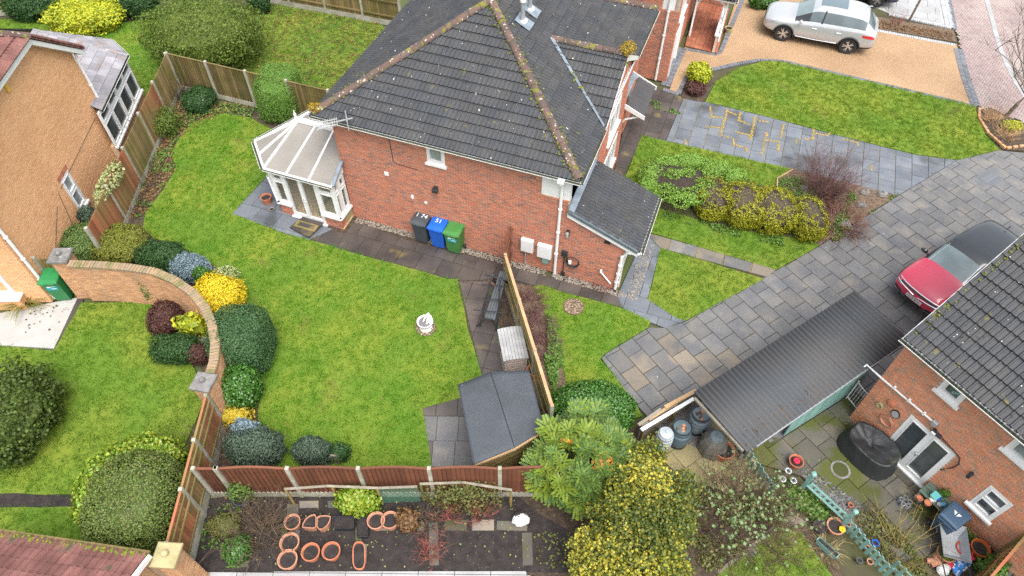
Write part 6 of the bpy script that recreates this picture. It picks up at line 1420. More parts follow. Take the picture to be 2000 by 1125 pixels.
    # wheels
    for x in wb:
        for s in (1, -1):
            Mw = Matrix.Translation((x, s*(Wd-.125), wr)) @ Matrix.Rotation(-PI/2*s, 4, 'X')
            w_ = link('wheel', None, t, None, Mw)
            mb = MB(); mb.lathe([(wr*.66,-.10),(wr*.93,-.11),(wr,-.07),(wr,.07),(wr*.93,.11),(wr*.68,.105),(wr*.66,.08)], 28); mb.build('tyre', M_['tyre'], w_, world=False, smooth=False)
            mb = MB(); mb.lathe([(wr*.67,.06),(wr*.62,.085),(wr*.60,.02),(.02,.02)], 24, 1); 
            for k in range(5):
                for dd in (-.10, .10):
                    a = 2*PI*k/5+dd; c, s_ = math.cos(a), math.sin(a); a2 = 2*PI*k/5+dd*1.9; w2 = wr*.64
                    pA, pB = Vector((c*.05, s_*.05, .085)), Vector((math.cos(a2)*w2, math.sin(a2)*w2, .082)); n2 = Vector((-s_, c, 0))*.017
                    mb.add([pA-n2*1.0, pB-n2, pB+n2, pA+n2]+[q-Vector((0,0,.05)) for q in (pA-n2, pB-n2, pB+n2, pA+n2)], [(0,1,2,3),(0,4,5,1),(2,6,7,3),(1,5,6,2)], 0)
            mb.lathe([(.07,.05),(.06,.092),(.0,.094)], 14, 0, None, cap=False); mb.build('rim', [M_['alloy'], dark], w_, world=False)
            if clad:
                P = []; ax = 'y' if s > 0 else '-y'
                mb = MB(); arc = []
                for k in range(17):
                    a = PI*(-.06+1.12*k/16); h, nn = cast(x+math.cos(a)*wr*1.17, wr+math.sin(a)*wr*1.17, ax)
                    if h is not None: arc.append(h+nn*.006)
                if len(arc) > 2: mb.tube(arc, .035, 6); mb.build('arch_trim', dark, t, world=False)
    return t, surf, strip, cast
M_['car_glass'] = mk('car_glass', (.055,.075,.085), (.10,.13,.14), 1.4, .05, spec=.9)
M_['screen_glass'] = mk('sky_painted_glass', (.13,.18,.19), (.19,.25,.255), 2, .06, spec=.9)  # windscreen colour lightened to paint in the reflection of the bright sky
M_['car_glass_light'] = mk('sunroof_glass', (.10,.14,.16), rough=.08, spec=.9)
M_['silver'] = mk('silver_paint', (.46,.475,.50), rough=.26, metal=.45, coat=.6)
M_['red_paint'] = mk('red_paint', (.56,.035,.085), rough=.3, metal=.0, coat=1.0)
M_['black_paint'] = mk('black_paint', (.018,.022,.029), (.026,.030,.037), 12, .12, coat=.9)
M_['navy_paint'] = mk('dark_blue_paint', (.03,.04,.075), rough=.25, coat=.8)
M_['lamp_red'] = mk('lamp_red', (.45,.02,.03), rough=.15, coat=.6); M_['lamp_clear'] = mk('lamp_clear', (.35,.38,.42), rough=.1, metal=.4)
ST = [(-2.33,.42,.80,.98,.70,.55,'t'),(-2.29,.34,.95,1.04,.84,.62,'t'),(-2.18,.28,1.02,1.10,.90,.66,'b'),(-1.78,.24,1.03,1.60,.92,.60,'r'),(-1.40,.22,1.02,1.68,.925,.64,'R'),(-.6,.22,1.00,1.72,.925,.66,'R'),(.05,.22,.98,1.71,.925,.66,'R'),(.42,.22,.97,1.64,.925,.62,'R'),(1.12,.22,.97,1.06,.92,.68,'w'),(1.5,.22,.95,1.05,.92,.66,'h'),(1.95,.26,.90,1.00,.89,.62,'h'),(2.20,.32,.82,.90,.80,.56,'h'),(2.32,.42,.70,.76,.64,.5,'h')]
a, b = G(1527, 80), G(1647, 104); hd = (a-b); hd.z = 0; hd.normalize(); rt_ = Vector((hd.y, -hd.x, 0)); c0 = (a+b)/2+rt_*(.90)
t, surf, strip, cast = car('parked_car', 'silver white suv with glass sunroof parked on the tan resin driveway', c0-hd*.0, hd, 1.06, M_['silver'], M_['silver'], ST, (1.36,-1.36), .36, .92)
dk = M_['black_plastic']
surf('sunroof', [(.22,-.42),(.22,.42),(-.85,.42),(-.85,-.42)], 'z', M_['car_glass_light'], 6, 6, .008)
for ax in ('y', '-y'):
    strip('door_gap', [(.95,.30),(.97,.5),(.98,.75),(.92,.95)], ax, dk, .005); strip('door_gap', [(-.02,.28),(-.02,.5),(-.02,.75),(-.04,.98)], ax, dk, .005); strip('door_gap', [(-.95,.75),(-.88,.9),(-.86,1.0)], ax, dk, .005)
    surf('pillar_trim', [(.00,1.08),(-.07,1.08),(-.10,1.58),(-.04,1.58)], ax, dk, 2, 4, .006)
    for x in (.28, -.72): strip('door_handle', [(x,.86),(x-.18,.865)], ax, M_['chrome'], .016, .012)
    strip('window_line', [(.75,1.04),(.3,1.06),(-.3,1.08),(-1.0,1.09),(-1.45,1.12)], ax, M_['chrome'], .008, .004)
    surf('sill_cladding', [(.95,.27),(-.95,.27),(-.95,.40),(.95,.36)], ax, dk, 12, 2, .010); strip('sill_strip', [(.85,.38),(0,.37),(-.85,.40)], ax, M_['chrome'], .014, .012)
    s = 1 if ax == 'y' else -1
    h, nn = cast(.78, 1.02, ax)
    if h is not None:
        mb = MB(); mb.ball((h.x+.02, h.y+s*.13, h.z+.06), .10, 10, 0, (.75,1.15,.75)); mb.tube([(h.x, h.y-s*.02, h.z), (h.x+.02, h.y+s*.1, h.z+.02)], .025, 6, 1); mb.build('wing_mirror', [M_['silver'], dk], t, world=False, smooth=True)
    surf('headlight', [(2.18,.78),(1.72,.92),(1.70,.84),(2.16,.70)], ax, M_['lamp_clear'], 6, 2, .006); surf('tail_light', [(-2.22,.98),(-1.72,.95),(-1.78,.86),(-2.24,.84)], ax, M_['lamp_red'], 6, 2, .008)
surf('grille', [(-.5,.72),(.5,.72),(.42,.50),(-.42,.50)], 'x', dk, 8, 3, .008); surf('rear_bumper_trim', [(-.7,.58),(.7,.58),(.65,.40),(-.65,.40)], '-x', dk, 8, 3, .008)
mb = MB(); mb.tube([(-1.55,.0,1.74),(-1.7,0,1.80),(-1.78,0,1.80)], .02, 6); mb.build('aerial_fin', M_['silver'], t, world=False)
# red car: nose towards the carport
hd = Vector((-math.cos(DA-.02), -math.sin(DA-.02), 0)); fr = G(1784, 586, .5); fr.z = 0
SR = [(-2.14,.42,.80,.98,.66,.52,'t'),(-2.10,.34,.95,1.06,.80,.60,'t'),(-2.02,.28,1.00,1.14,.86,.64,'b'),(-1.80,.24,1.02,1.46,.885,.60,'r'),(-1.40,.22,1.00,1.57,.89,.66,'R'),(-.6,.22,.97,1.61,.895,.69,'R'),(0.0,.22,.95,1.60,.895,.69,'R'),(.30,.22,.94,1.55,.895,.67,'R'),(1.02,.22,.93,1.02,.89,.72,'w'),(1.35,.22,.92,1.03,.89,.68,'h'),(1.75,.26,.88,.98,.87,.62,'h'),(2.00,.32,.80,.87,.79,.56,'h'),(2.13,.42,.66,.72,.64,.5,'h')]
t, surf, strip, cast = car('parked_car', 'red car with gloss black roof parked by the grey tiled house', fr-hd*2.2, hd, 1.06, M_['red_paint'], M_['black_paint'], SR, (1.30,-1.30), .335, .89)
strip('chrome_strip', [(.74,.74),(.60,.73),(.4,.71),(.2,.69),(.08,.67),(0,.62),(-.08,.67),(-.2,.69),(-.4,.71),(-.60,.73),(-.74,.74)], 'x', M_['chrome'], .016, .01)
strip('chrome_strip', [(.74,.80),(.5,.81),(.25,.81),(0,.81),(-.25,.81),(-.5,.81),(-.74,.80)], 'x', M_['chrome'], .016, .01)
surf('grille', [(-.72,.79),(.72,.79),(.70,.745),(-.70,.745)], 'x', dk, 12, 2, .006)
surf('lower_grille', [(-.62,.44),(.62,.44),(.58,.30),(-.58,.30)], 'x', dk, 10, 2, .008); strip('bumper_strip', [(.68,.42),(.4,.34),(0,.32),(-.4,.34),(-.68,.42)], 'x', M_['chrome'], .022, .012)
for s in (1, -1):
    surf('headlight', [(s*.78,.76),(s*.50,.745),(s*.52,.68),(s*.78,.69)], 'x', M_['lamp_clear'], 4, 2, .008); surf('fog_light', [(s*.74,.56),(s*.60,.55),(s*.60,.50),(s*.74,.51)], 'x', dk, 3, 2, .008)
    ax = 'y' if s > 0 else '-y'; h, nn = cast(.72, .98, ax)
    if h is not None: mb = MB(); mb.ball((h.x+.02, h.y+s*.14, h.z+.06), .10, 10, 0, (.75,1.2,.75)); mb.tube([(h.x, h.y-s*.02, h.z), (h.x+.02, h.y+s*.1, h.z+.02)], .025, 6); mb.build('wing_mirror', M_['black_paint'], t, world=False, smooth=True)
    strip('door_gap', [(.85,.30),(.88,.6),(.84,.9)], ax, dk, .005); strip('door_gap', [(-.06,.28),(-.06,.6),(-.08,.95)], ax, dk, .005)
    strip('roof_rail', [(.15,s*.60),(-.5,s*.62),(-1.4,s*.60)], 'z', M_['black_paint'], .014, .012); strip('bonnet_crease', [(1.85,s*.40),(1.5,s*.46),(1.15,s*.50)], 'z', M_['red_paint'], .006)
    strip('windscreen_trim', [(1.0,s*.62),(.7,s*.60),(.32,s*.575)], 'z', M_['chrome'], .008, .004)
h, nn = cast(0, .52, 'x'); mb = MB(); mb.box((h.x+.002,-.26,.50), (h.x+.018,.26,.61)); pl = mb.build('number_plate', M_['white'], t, world=False)
Wt = WM[t.name] @ Matrix.Scale(1.06, 4); 
o = textmesh('MJ73 BHG', .105, M_['black_plastic'], None, Matrix(), .001, 'plate_lettering'); o.parent = pl; o.matrix_basis = Matrix(((0,0,1,h.x+.0195),(1,0,0,0),(0,1,0,.555),(0,0,0,1)))
mb = MB(); mb.tube([(1.0,-.45,1.045),(.98,-.05,1.06),(1.0,.35,1.05)], .010, 5); mb.build('wiper', dk, t, world=False); mb = MB(); mb.tube([(-1.5,.0,1.58),(-1.62,0,1.66)], .02, 6); mb.build('aerial_fin', M_['black_paint'], t, world=False)
# dark car at the top edge
hd2 = (a-b); hd2.z = 0; hd2.normalize(); rw = G(1708, 14); rt2 = Vector((hd2.y, -hd2.x, 0)); cc = rw + hd2*1.36*1.0 + rt2*.86
t, surf, strip, cast = car('parked_car', 'dark blue car of which only wheel and bumper show at the top edge', cc, hd2, 1.0, M_['navy_paint'], M_['navy_paint'], ST, (1.36,-1.36), .36, .92)
# ================================================================ THINGS IN THE GARDENS
def wheelie(label, loc, rz, m, mark=None, sticker=False, group=None):
    t = thing('wheelie_bin', label, 'wheelie bin', loc, rz, group); m = M_[m]
    mb = MB(); V = []; Q = [(.21,.24,.05),(.235,.27,.30),(.27,.34,.98),(.285,.36,1.0),(.285,.36,1.04)]
    for hx, hy, z in Q: V += [(-hx,-hy+.05,z),(hx,-hy+.05,z),(hx,hy,z),(-hx,hy,z)]
    F = [(3,2,1,0),(16,17,18,19)]+[(4*k+i,4*k+(i+1)%4,4*k+4+(i+1)%4,4*k+4+i) for k in range(4) for i in range(4)]
    mb.add(V, F); o = mb.build('body', m, t, world=False)
    md = o.modifiers.new('b', 'BEVEL'); md.width = .02; md.segments = 2
    mb = MB(); V = [(-.30,-.36,1.045),(.30,-.36,1.045),(.29,.36,1.045),(-.29,.36,1.045),(-.285,-.345,1.09),(.285,-.345,1.09),(.27,.35,1.12),(-.27,.35,1.12),(-.22,-.22,1.125),(.22,-.22,1.125),(.21,.28,1.14),(-.21,.28,1.14)]
    mb.add(V, [(3,2,1,0),(0,1,5,4),(1,2,6,5),(2,3,7,6),(3,0,4,7),(4,5,9,8),(5,6,10,9),(6,7,11,10),(7,4,8,11),(8,9,10,11)]); ld = mb.build('lid', m, t, world=False)
    md = ld.modifiers.new('b', 'BEVEL'); md.width = .012; md.segments = 2
    mb = MB(); mb.tube([(-.22,-.375,1.06),(.22,-.375,1.06)], .016, 6); mb.build('lid_grip', m, ld, world=False)
    mb = MB(); mb.tube([(-.24,.40,1.03),(.24,.40,1.03)], .018, 6); mb.tube([(-.24,.34,1.0),(-.24,.40,1.03)], .016, 6); mb.tube([(.24,.34,1.0),(.24,.40,1.03)], .016, 6); mb.build('handle', m, t, world=False)
    for s in (-1, 1): mb = MB(); mb.lathe([(.04,-.03),(.10,-.028),(.10,.028),(.07,.034),(.065,.02),(.02,.02)], 16, 0, Matrix.Translation((s*.275,.20,.10)) @ Matrix.Rotation(PI/2*s, 4, 'Y')); mb.build('wheel', M_['tyre'], t, world=False)
    if mark:
        o = textmesh(mark, .24, M_['white'], None, Matrix(), .001, 'lid_number'); o.parent = ld; o.matrix_basis = Matrix.Translation((0,.03,1.136)) @ Matrix.Rotation(.025, 4, 'X')
    if sticker:
        Fs = Matrix.Translation((.0,-.275,.80)) @ Matrix.Rotation(PI/2-.085, 4, 'X'); mb = MB(); mb.box((-.17,-.12,0), (.17,.12,.004), 0, Fs); st = mb.build('sticker', mk('teal_sticker', (.02,.26,.30)), t, world=False)
        mb = MB(); mb.box((-.14,.0,.0045), (-.02,.09,.006), 0, Fs); mb.box((-.0,.03,.0045), (.11,.06,.006), 0, Fs); mb.box((-.02,-.06,.0045), (.13,-.035,.006), 0, Fs); mb.build('sticker_print', M_['white'], st, world=False)
    return t
for u, v, lab, m, mk_, stk in ((829,468,'charcoal wheelie bin with white number on lid against the brick wall','bin_grey','1 74',False),(861,478,'blue wheelie bin between the charcoal and green bins','bin_blue','51',False),(891,488,'green wheelie bin with teal sticker beside the blue bin','bin_green',None,True)):
    p = G(u, v); wheelie(lab, (p.x, p.y, .012), YA, m, mk_, stk)
p = G(131, 580); wheelie('bright green wheelie bin with teal sticker beside the curved wall', (p.x, p.y, .02), .10, 'bin_green2', None, True)
# fountain on the lawn
p = G(832, 641); t = thing('garden_fountain', 'small white stone figure leaning on a round basin on the lawn', 'fountain', (p.x, p.y, .02))
mb = MB(); mb.lathe([(.20,0),(.21,.02),(.15,.05),(.10,.12),(.12,.18),(.22,.24),(.25,.32),(.26,.36),(.23,.36),(.20,.30),(.0,.28)], 22, cap=False); mb.build('basin', M_['stat'], t, world=False, smooth=True)
mb = MB(); mb.lathe([(.0,.315),(.21,.316)], 18, cap=False); mb.build('basin_water', mk('dull_water', (.16,.14,.15), rough=.2), t, world=False)
def figure(nm, joints, edges, t, m, root=0, lv=2):
    me = bpy.data.meshes.new(nm); me.from_pydata([j[:3] for j in joints], edges, []); o = bpy.data.objects.new('tmp', me); COL.objects.link(o)
    o.modifiers.new('k', 'SKIN'); 
    for i, sv in enumerate(me.skin_vertices[0].data): sv.radius = (joints[i][3],)*2; sv.use_root = (i == root)
    s = o.modifiers.new('s', 'SUBSURF'); s.levels = s.render_levels = lv
    dg = bpy.context.evaluated_depsgraph_get(); q = bpy.data.meshes.new_from_object(o.evaluated_get(dg)); bpy.data.objects.remove(o)
    q.materials.clear(); q.materials.append(m); q.polygons.foreach_set('use_smooth', [True]*len(q.polygons)); return link(nm, q, t)
figure('figure', [(.12,.10,.34,.07),(.12,.10,.44,.07),(.13,.09,.54,.075),(.12,.08,.60,.035),(.11,.06,.67,.065),(.20,.05,.53,.032),(.18,-.04,.46,.026),(.10,-.10,.42,.022),(.04,.06,.52,.032),(-.02,-.01,.45,.026),(-.05,-.08,.41,.022),(.17,.00,.34,.045),(.18,-.10,.33,.035),(.07,.00,.34,.045),(.06,-.10,.33,.035)],
    [(0,1),(1,2),(2,3),(3,4),(2,5),(5,6),(6,7),(2,8),(8,9),(9,10),(0,11),(11,12),(0,13),(13,14)], t, M_['stat'])
p0 = p; pm = sheet('fountain_bed', [(p0.x+.33*math.cos(k*PI/10), p0.y+.33*math.sin(k*PI/10)) for k in range(20)], -.05, .03, M_['mulch'])
p1 = G(1120, 600); sheet('round_bed', [(p1.x+.34*math.cos(k*PI/10), p1.y+.34*math.sin(k*PI/10)) for k in range(20)], -.05, .05, M_['mulch'])
mb = MB()
for (q, n) in ((p0, 160), (p1, 200)):
    for i in range(n): a = random.uniform(0, 2*PI); r = .31*math.sqrt(random.random()); mb.ball((q.x+r*math.cos(a), q.y+r*math.sin(a), .04), random.uniform(.012,.032), 4, 0, (1.2,1,.6), .6)
tag(mb.build('gravel', mk('mixed_gravel', (.3,.22,.17), ramp=[(.38,.28,.20),(.22,.15,.12),(.45,.36,.28),(.30,.18,.14)], rough=.9), None), 'mixed stone chippings in the round beds of the lawns', 'gravel', kind='stuff')
# cherub statue by the back fence
p = G(404, 217); t = thing('garden_statue', 'small white cherub statue in front of the rounded shrub', 'statue', (p.x, p.y, 0), .3)
figure('figure', [(0,0,.30,.055),(0,.0,.40,.06),(-.03,0,.50,.065),(-.07,0,.56,.03),(-.12,-.01,.62,.065),(.03,-.08,.48,.03),(-.08,-.12,.50,.024),(-.15,-.10,.55,.02),(.05,.07,.49,.03),(.02,.12,.58,.024),(-.02,.12,.66,.03),(-.04,-.04,.18,.04),(-.02,-.05,.05,.03),(-.08,-.05,.02,.026),(.05,.05,.18,.042),(.09,.05,.05,.03),(.04,.06,.02,.026)],
    [(0,1),(1,2),(2,3),(3,4),(2,5),(5,6),(6,7),(2,8),(8,9),(9,10),(0,11),(11,12),(12,13),(0,14),(14,15),(15,16)], t, M_['stat'])
mb = MB(); mb.lathe([(.13,0),(.13,.03),(.10,.04)], 12); mb.build('base', M_['stone'], t, world=False)
# shed and storage box
sh = [G(u, v, z) for u, v, z in ((895,752,1.62),(958,727,1.98),(1033,724,1.62),(1063,840,1.62),(1005,875,1.98),(925,908,1.62))]
t = thing('garden_shed', 'timber shed with dark grey felt roof at the bottom corner of the lawn', 'shed', (sh[4].x-.3, sh[4].y+1.0, 0))
def rsheet(nm, A, B, Cc, Dd, n=14, m_='felt', wv=.012):
    vs = []; fs = []; 
    for j in range(n+1):
        for i in range(n+1):
            s, q = i/n, j/n; p = (A*(1-s)+B*s)*(1-q)+(Dd*(1-s)+Cc*s)*q; p = Vector(p); p.z += wv*noise.noise(Vector((p.x*2.2, p.y*5.5, 1))) ; vs.append(p)
    fs = [(j*(n+1)+i, j*(n+1)+i+1, (j+1)*(n+1)+i+1, (j+1)*(n+1)+i) for j in range(n) for i in range(n)]
    mb = MB(); mb.add(vs, fs); o = mb.build(nm, M_[m_], t, smooth=True); md = o.modifiers.new('t', 'SOLIDIFY'); md.thickness = .03; md.offset = -1 if fs else 0; return o
rA, rB = sh[1], sh[4]; wL = [sh[0], sh[5]]; wR = [sh[2], sh[3]]
rsheet('roof_felt', wL[0], rA, rB, wL[1]); rsheet('roof_felt', rA, wR[0], wR[1], rB)
mb = MB()
for k in range(26):
    for (a, b) in ((wL[0].lerp(rA,.35), wL[1].lerp(rB,.35)), (rA.lerp(wR[0],.5), rB.lerp(wR[1],.5))):
        q = a.lerp(b, (k+.5)/26); mb.ball((q.x,q.y,q.z+.008), .010, 5, 0, (1,1,.5))
mb.build('felt_nails', M_['metal_grey'], t, kind='stuff')
def inset(p, c, k): return Vector((c.x+(p.x-c.x)*k, c.y+(p.y-c.y)*k, 0))
cen = sum((Vector((q.x,q.y,0)) for q in (wL[0],wL[1],wR[0],wR[1])), Vector())/4; cs_ = [inset(q, cen, .92) for q in (wL[0], wL[1], wR[1], wR[0])]
for a, b, gable in ((cs_[0],cs_[1],0),(cs_[1],cs_[2],1),(cs_[2],cs_[3],0),(cs_[3],cs_[0],1)):
    ex = (b-a).normalized(); L = (b-a).length; F = frame(a, ex, Vector((0,0,1)), ex.cross(Vector((0,0,1))))
    z = .0; k = 0
    while z < (1.85 if gable else 1.52):
        l0, l1 = 0, L
        if z > 1.48: fr_ = (z-1.48)/.40; l0, l1 = L*.5*fr_, L-L*.5*fr_
        if l1-l0 > .1: mb = MB(); mb.add([(l0,z,.0),(l1,z,.0),(l1,z,.016),(l0,z,.016),(l0,z+.118,-.008),(l1,z+.118,-.008),(l1,z+.118,.006),(l0,z+.118,.006)], [(0,3,2,1),(4,5,6,7),(0,1,5,4),(1,2,6,5),(2,3,7,6),(3,0,4,7)], 0, F); mb.build('cladding_board', M_['wood_old'], t)
        z += .12
for a, b in ((wL[1], rB), (rB, wR[1])):
    mb = MB(); d = (b-a).normalized(); mb.box((0,-.012,-.11), ((b-a).length,.012,-.03), 0, frame(a, d, d.cross(Vector((0,0,1))).normalized(), d.cross(Vector((0,0,1))).normalized().cross(d))); mb.build('barge_board', M_['wood_raw'], t)
bx = [G(u, v, z) for u, v, z in ((964,640,1.05),(1010,627,1.05),(1033,695,1.05),(983,702,1.05))]
bx0 = bx[3]; ex = (bx[2]-bx[3]).normalized(); ey = (bx[0]-bx[3]); ey = (ey-ex*ey.dot(ex)); Ly = ey.length; ey.normalize(); Lx = (bx[2]-bx[3]).length
t = thing('storage_box', 'beige plastic storage box with grey slatted lid against the timber fence', 'storage box', (bx0.x,bx0.y,.01), math.atan2(ex.y, ex.x))
mb = MB(); mb.bbox((.03,.04,0), (Lx-.03,Ly-.04,.90), .015); mb.build('body', mk('beige_plastic', (.34,.29,.25), (.30,.26,.22), 3, .5), t, world=False)
lid = link('lid', None, t); ns = 8
for k in range(ns):
    x0 = Lx*k/ns; x1 = Lx*(k+1)/ns; zz = lambda x: .90+.08*math.sin(PI*(.12+.76*x/Lx)); mb = MB()
    mb.add([(x0+.004,0,zz(x0)),(x1-.004,0,zz(x1)),(x1-.004,Ly,zz(x1)),(x0+.004,Ly,zz(x0))]+[(x0+.004,0,zz(x0)-.05),(x1-.004,0,zz(x1)-.05),(x1-.004,Ly,zz(x1)-.05),(x0+.004,Ly,zz(x0)-.05)], [(0,1,2,3),(7,6,5,4),(0,4,5,1),(3,2,6,7),(0,3,7,4),(1,5,6,2)]); mb.build('slat', M_['lid_grey'] if 'lid_grey' in M_ else M_.setdefault('lid_grey', mk('grey_lid', (.36,.36,.36), (.25,.25,.25), 3, .5)), lid, world=False)
for k in range(6): mb = MB(); mb.box((.05,.025,.08+.13*k), (Lx-.05,.039,.19+.13*k)); mb.build('panel', mk('box_panel', (.33,.27,.24)) if k == 0 else bpy.data.materials['box_panel'], t, world=False)
mb = MB(); mb.bbox((-.02,Ly*.45,.72), (.03,Ly*.55,.86), .01); mb.build('latch', M_['black_plastic'], t, world=False)
# garden seat frames stacked behind the fence
p = G(970, 600); t = thing('garden_swing', 'folded dark metal garden swing frame with grey slats by the timber fence', 'swing', (p.x, p.y, .01), -.28); t.scale = (1.25,1.2,1.1)
for x in (-.22, .22):
    for s in (-1, 1): mb = MB(); mb.tube([(x,-.75*s,0),(x*.8,-.35*s,.75),(x*.5,-.05*s,1.35)], .022, 6); mb.build('leg', M_['black_plastic'], t, world=False)
mb = MB(); mb.tube([(-.3,0,1.36),(.3,0,1.36)], .024, 6); mb.build('top_bar', M_['black_plastic'], t, world=False)
for y in (-.6,-.3,.1,.4,.65): mb = MB(); mb.tube([(-.42,y,.3+.5*(1-abs(y))),(.3,y+.1,.35+.5*(1-abs(y)))], .016, 5); mb.build('bar', M_['black_plastic'], t, world=False)
for k in range(4): mb = MB(); mb.add([(-.12+.07*k,-.65,.35),(-.06+.07*k,-.65,.35),(-.02+.05*k,.55,.95),(-.06+.05*k,.55,.95),(-.12+.07*k,-.65,.33),(-.06+.07*k,-.65,.33),(-.02+.05*k,.55,.93),(-.06+.05*k,.55,.93)], [(0,1,2,3),(7,6,5,4),(0,4,5,1),(3,2,6,7),(0,3,7,4),(1,5,6,2)]); mb.build('slat', M_['bin_grey'], t, world=False)
for sgn, y in ((1,.78),(-1,-.78)): mb = MB(); mb.tube([(-.3,y,.02),(-.05,y,.5),(.1,y,.55),(.3,y,.02)], .02, 6); mb.build('side_frame', M_['black_plastic'], t, world=False)
# pots
def pot(label, u, v, r, h, m, soil='soil_dark', rim=.024, z=0, name='plant_pot', cat='pot', group=None, taper=.72, sx=1, sy=1, rz=0, n=20):
    p = G(u, v, z+h*.5) if z == 0 else G(u, v, z); t = thing(name, label, cat, (p.x, p.y, z), rz, group)
    mb = MB(); mb.lathe([(r*taper,0),(r*.97,h*.8),(r*1.04,h*.82),(r*1.06,h),(r*1.06-rim,h),(r*.92-rim,h*.8)], n, 0, None, sx, sy, cap=False); mb.lathe([(r*taper,0),(.001,.0)], n, 0, None, sx, sy, cap=False); mb.build('shell', M_[m], t, world=False)
    mb = MB(); mb.lathe([(.0,h*.82),(r*.95-rim,h*.82)], n, 0, None, sx, sy, cap=False); mb.build('compost', M_[soil], t, world=False); return t
tk = 'terracotta pots on the vegetable bed'
pot('small pale terracotta pot left of the two kidney shaped pots', 573, 1023, .20, .30, 'terra_pale', group=tk)
pot('pale terracotta pot, upper of two large pots near the bare shrub', 568, 1063, .235, .32, 'terra_pale', rim=.026, group=tk); pot('pale terracotta pot, lowest of two large pots near the bare shrub', 564, 1096, .235, .32, 'terra_pale', rim=.026, group=tk)
pot('orange terracotta pot with pink ribbon on its rim', 609, 1082, .22, .34, 'terracotta', group=tk, rim=.025); pot('orange terracotta pot with a dry stem, right of the ribboned pot', 649, 1080, .22, .34, 'terracotta', group=tk, rim=.025)
pot('terracotta pot left of the pair beside the dried hydrangea', 736, 1021, .22, .36, 'terra_pale', group=tk); pot('terracotta pot touching the dried brown hydrangea', 763, 1020, .22, .36, 'terra_pale', group=tk)
def ring_pot(lab, pts, h, m, name='plant_pot', w=.022):
    P = [G(u, v, h) for u, v in pts]; c = sum(P, Vector())/len(P); t = thing(name, lab, 'planter', (c.x, c.y, 0)); mb = MB(); n = len(P)
    o = [(q.x-c.x, q.y-c.y) for q in P]; 
    if area(o) < 0: o = o[::-1]
    i_ = [(x*(1-w/max(.05, math.hypot(x, y))), y*(1-w/max(.05, math.hypot(x, y)))) for x, y in o]
    vs = [(x*.86, y*.86, 0) for x, y in o]+[(x, y, h) for x, y in o]+[(x, y, h) for x, y in i_]+[(x*.97, y*.97, h-.05) for x, y in i_]
    fs = [(k*n+i, k*n+(i+1)%n, (k+1)*n+(i+1)%n, (k+1)*n+i) for k in range(3) for i in range(n)]; mb.add(vs, fs); mb.build('shell', M_[m], t, world=False)
    mb = MB(); mb.add([(x*.98, y*.98, h-.045) for x, y in i_], [tuple(range(n))]); mb.build('compost', M_['soil_dark'], t, world=False); return t
def bez(cx, cy, rx, ry, n=20, cut=0, p=2.6):
    return [(cx+rx*math.copysign(abs(math.cos(a))**(2/p), math.cos(a)), cy+ry*math.copysign(abs(math.sin(a))**(2/p), math.sin(a))) for a in (2*PI*k/n for k in range(n))]
ring_pot('left half of a pair of kidney shaped terracotta planters', [(590,1030),(591,1022),(597,1012),(606,1006),(615,1004),(618,1010),(617,1030),(610,1032)], .28, 'terra_pale'); ring_pot('right half of a pair of kidney shaped terracotta planters', [(619,1010),(624,1007),(636,1006),(646,1008),(645,1016),(640,1026),(630,1034),(622,1034),(618,1028)], .28, 'terra_pale')
ring_pot('long oval terracotta trough standing at the bottom of the bed', bez(701, 1085, 13, 28, 26, p=2.8), .22, 'terracotta', w=.035)
ring_pot('black rectangular trough right of the kidney shaped planters', bez(670, 1020, 21, 12, 24, p=9), .25, 'black_plastic', w=.02); ring_pot('black rectangular trough standing end on above the oval trough', [(698,1010),(720,1010),(718,1048),(696,1048)], .25, 'black_plastic', w=.02)
t = pot('blue grey pot holding a young conifer beside the brown fence', 474, 978, .20, .34, 'bin_grey')
pot('terracotta pot by the conservatory corner', 521, 390, .19, .30, 'terracotta'); pot('small grey bowl in front of the terracotta pot', 531, 410, .10, .11, 'stone', taper=.8); pot('pale stone trough beside the garden swing frame', 967, 552, .20, .24, 'terra_pale', n=4)
pot('basket pot with small plant beside the porch wall', 1423, 58, .18, .22, 'stone_tan')
pot('red brown tub wedged between shed and timber fence', 1043, 730, .22, .5, 'terracotta', n=8)
# sack by the mahonia
p = G(1017, 1012, .25); t = thing('compost_sack', 'white plastic sack half full of soil under the mahonia', 'sack', (p.x, p.y, 0)); mb = MB(); mb.ball((0,0,.16), .22, 12, 0, (1.1,.8,.85), .25); mb.build('sack', M_['white'], t, world=False); mb = MB(); mb.ball((-.02,.08,.29), .15, 10, 0, (1,.7,.35), .2); mb.build('soil_fill', M_['soil_dark'], t, world=False)
mb = MB(); q = G(655, 895, .3); mb.bbox((q.x-.12,q.y-.03,0), (q.x+.12,q.y+.03,.5), .01); tag(mb.build('wooden_board', M_['wood_grey'], None), 'grey wooden board stuck upright behind the brown fence', 'board')
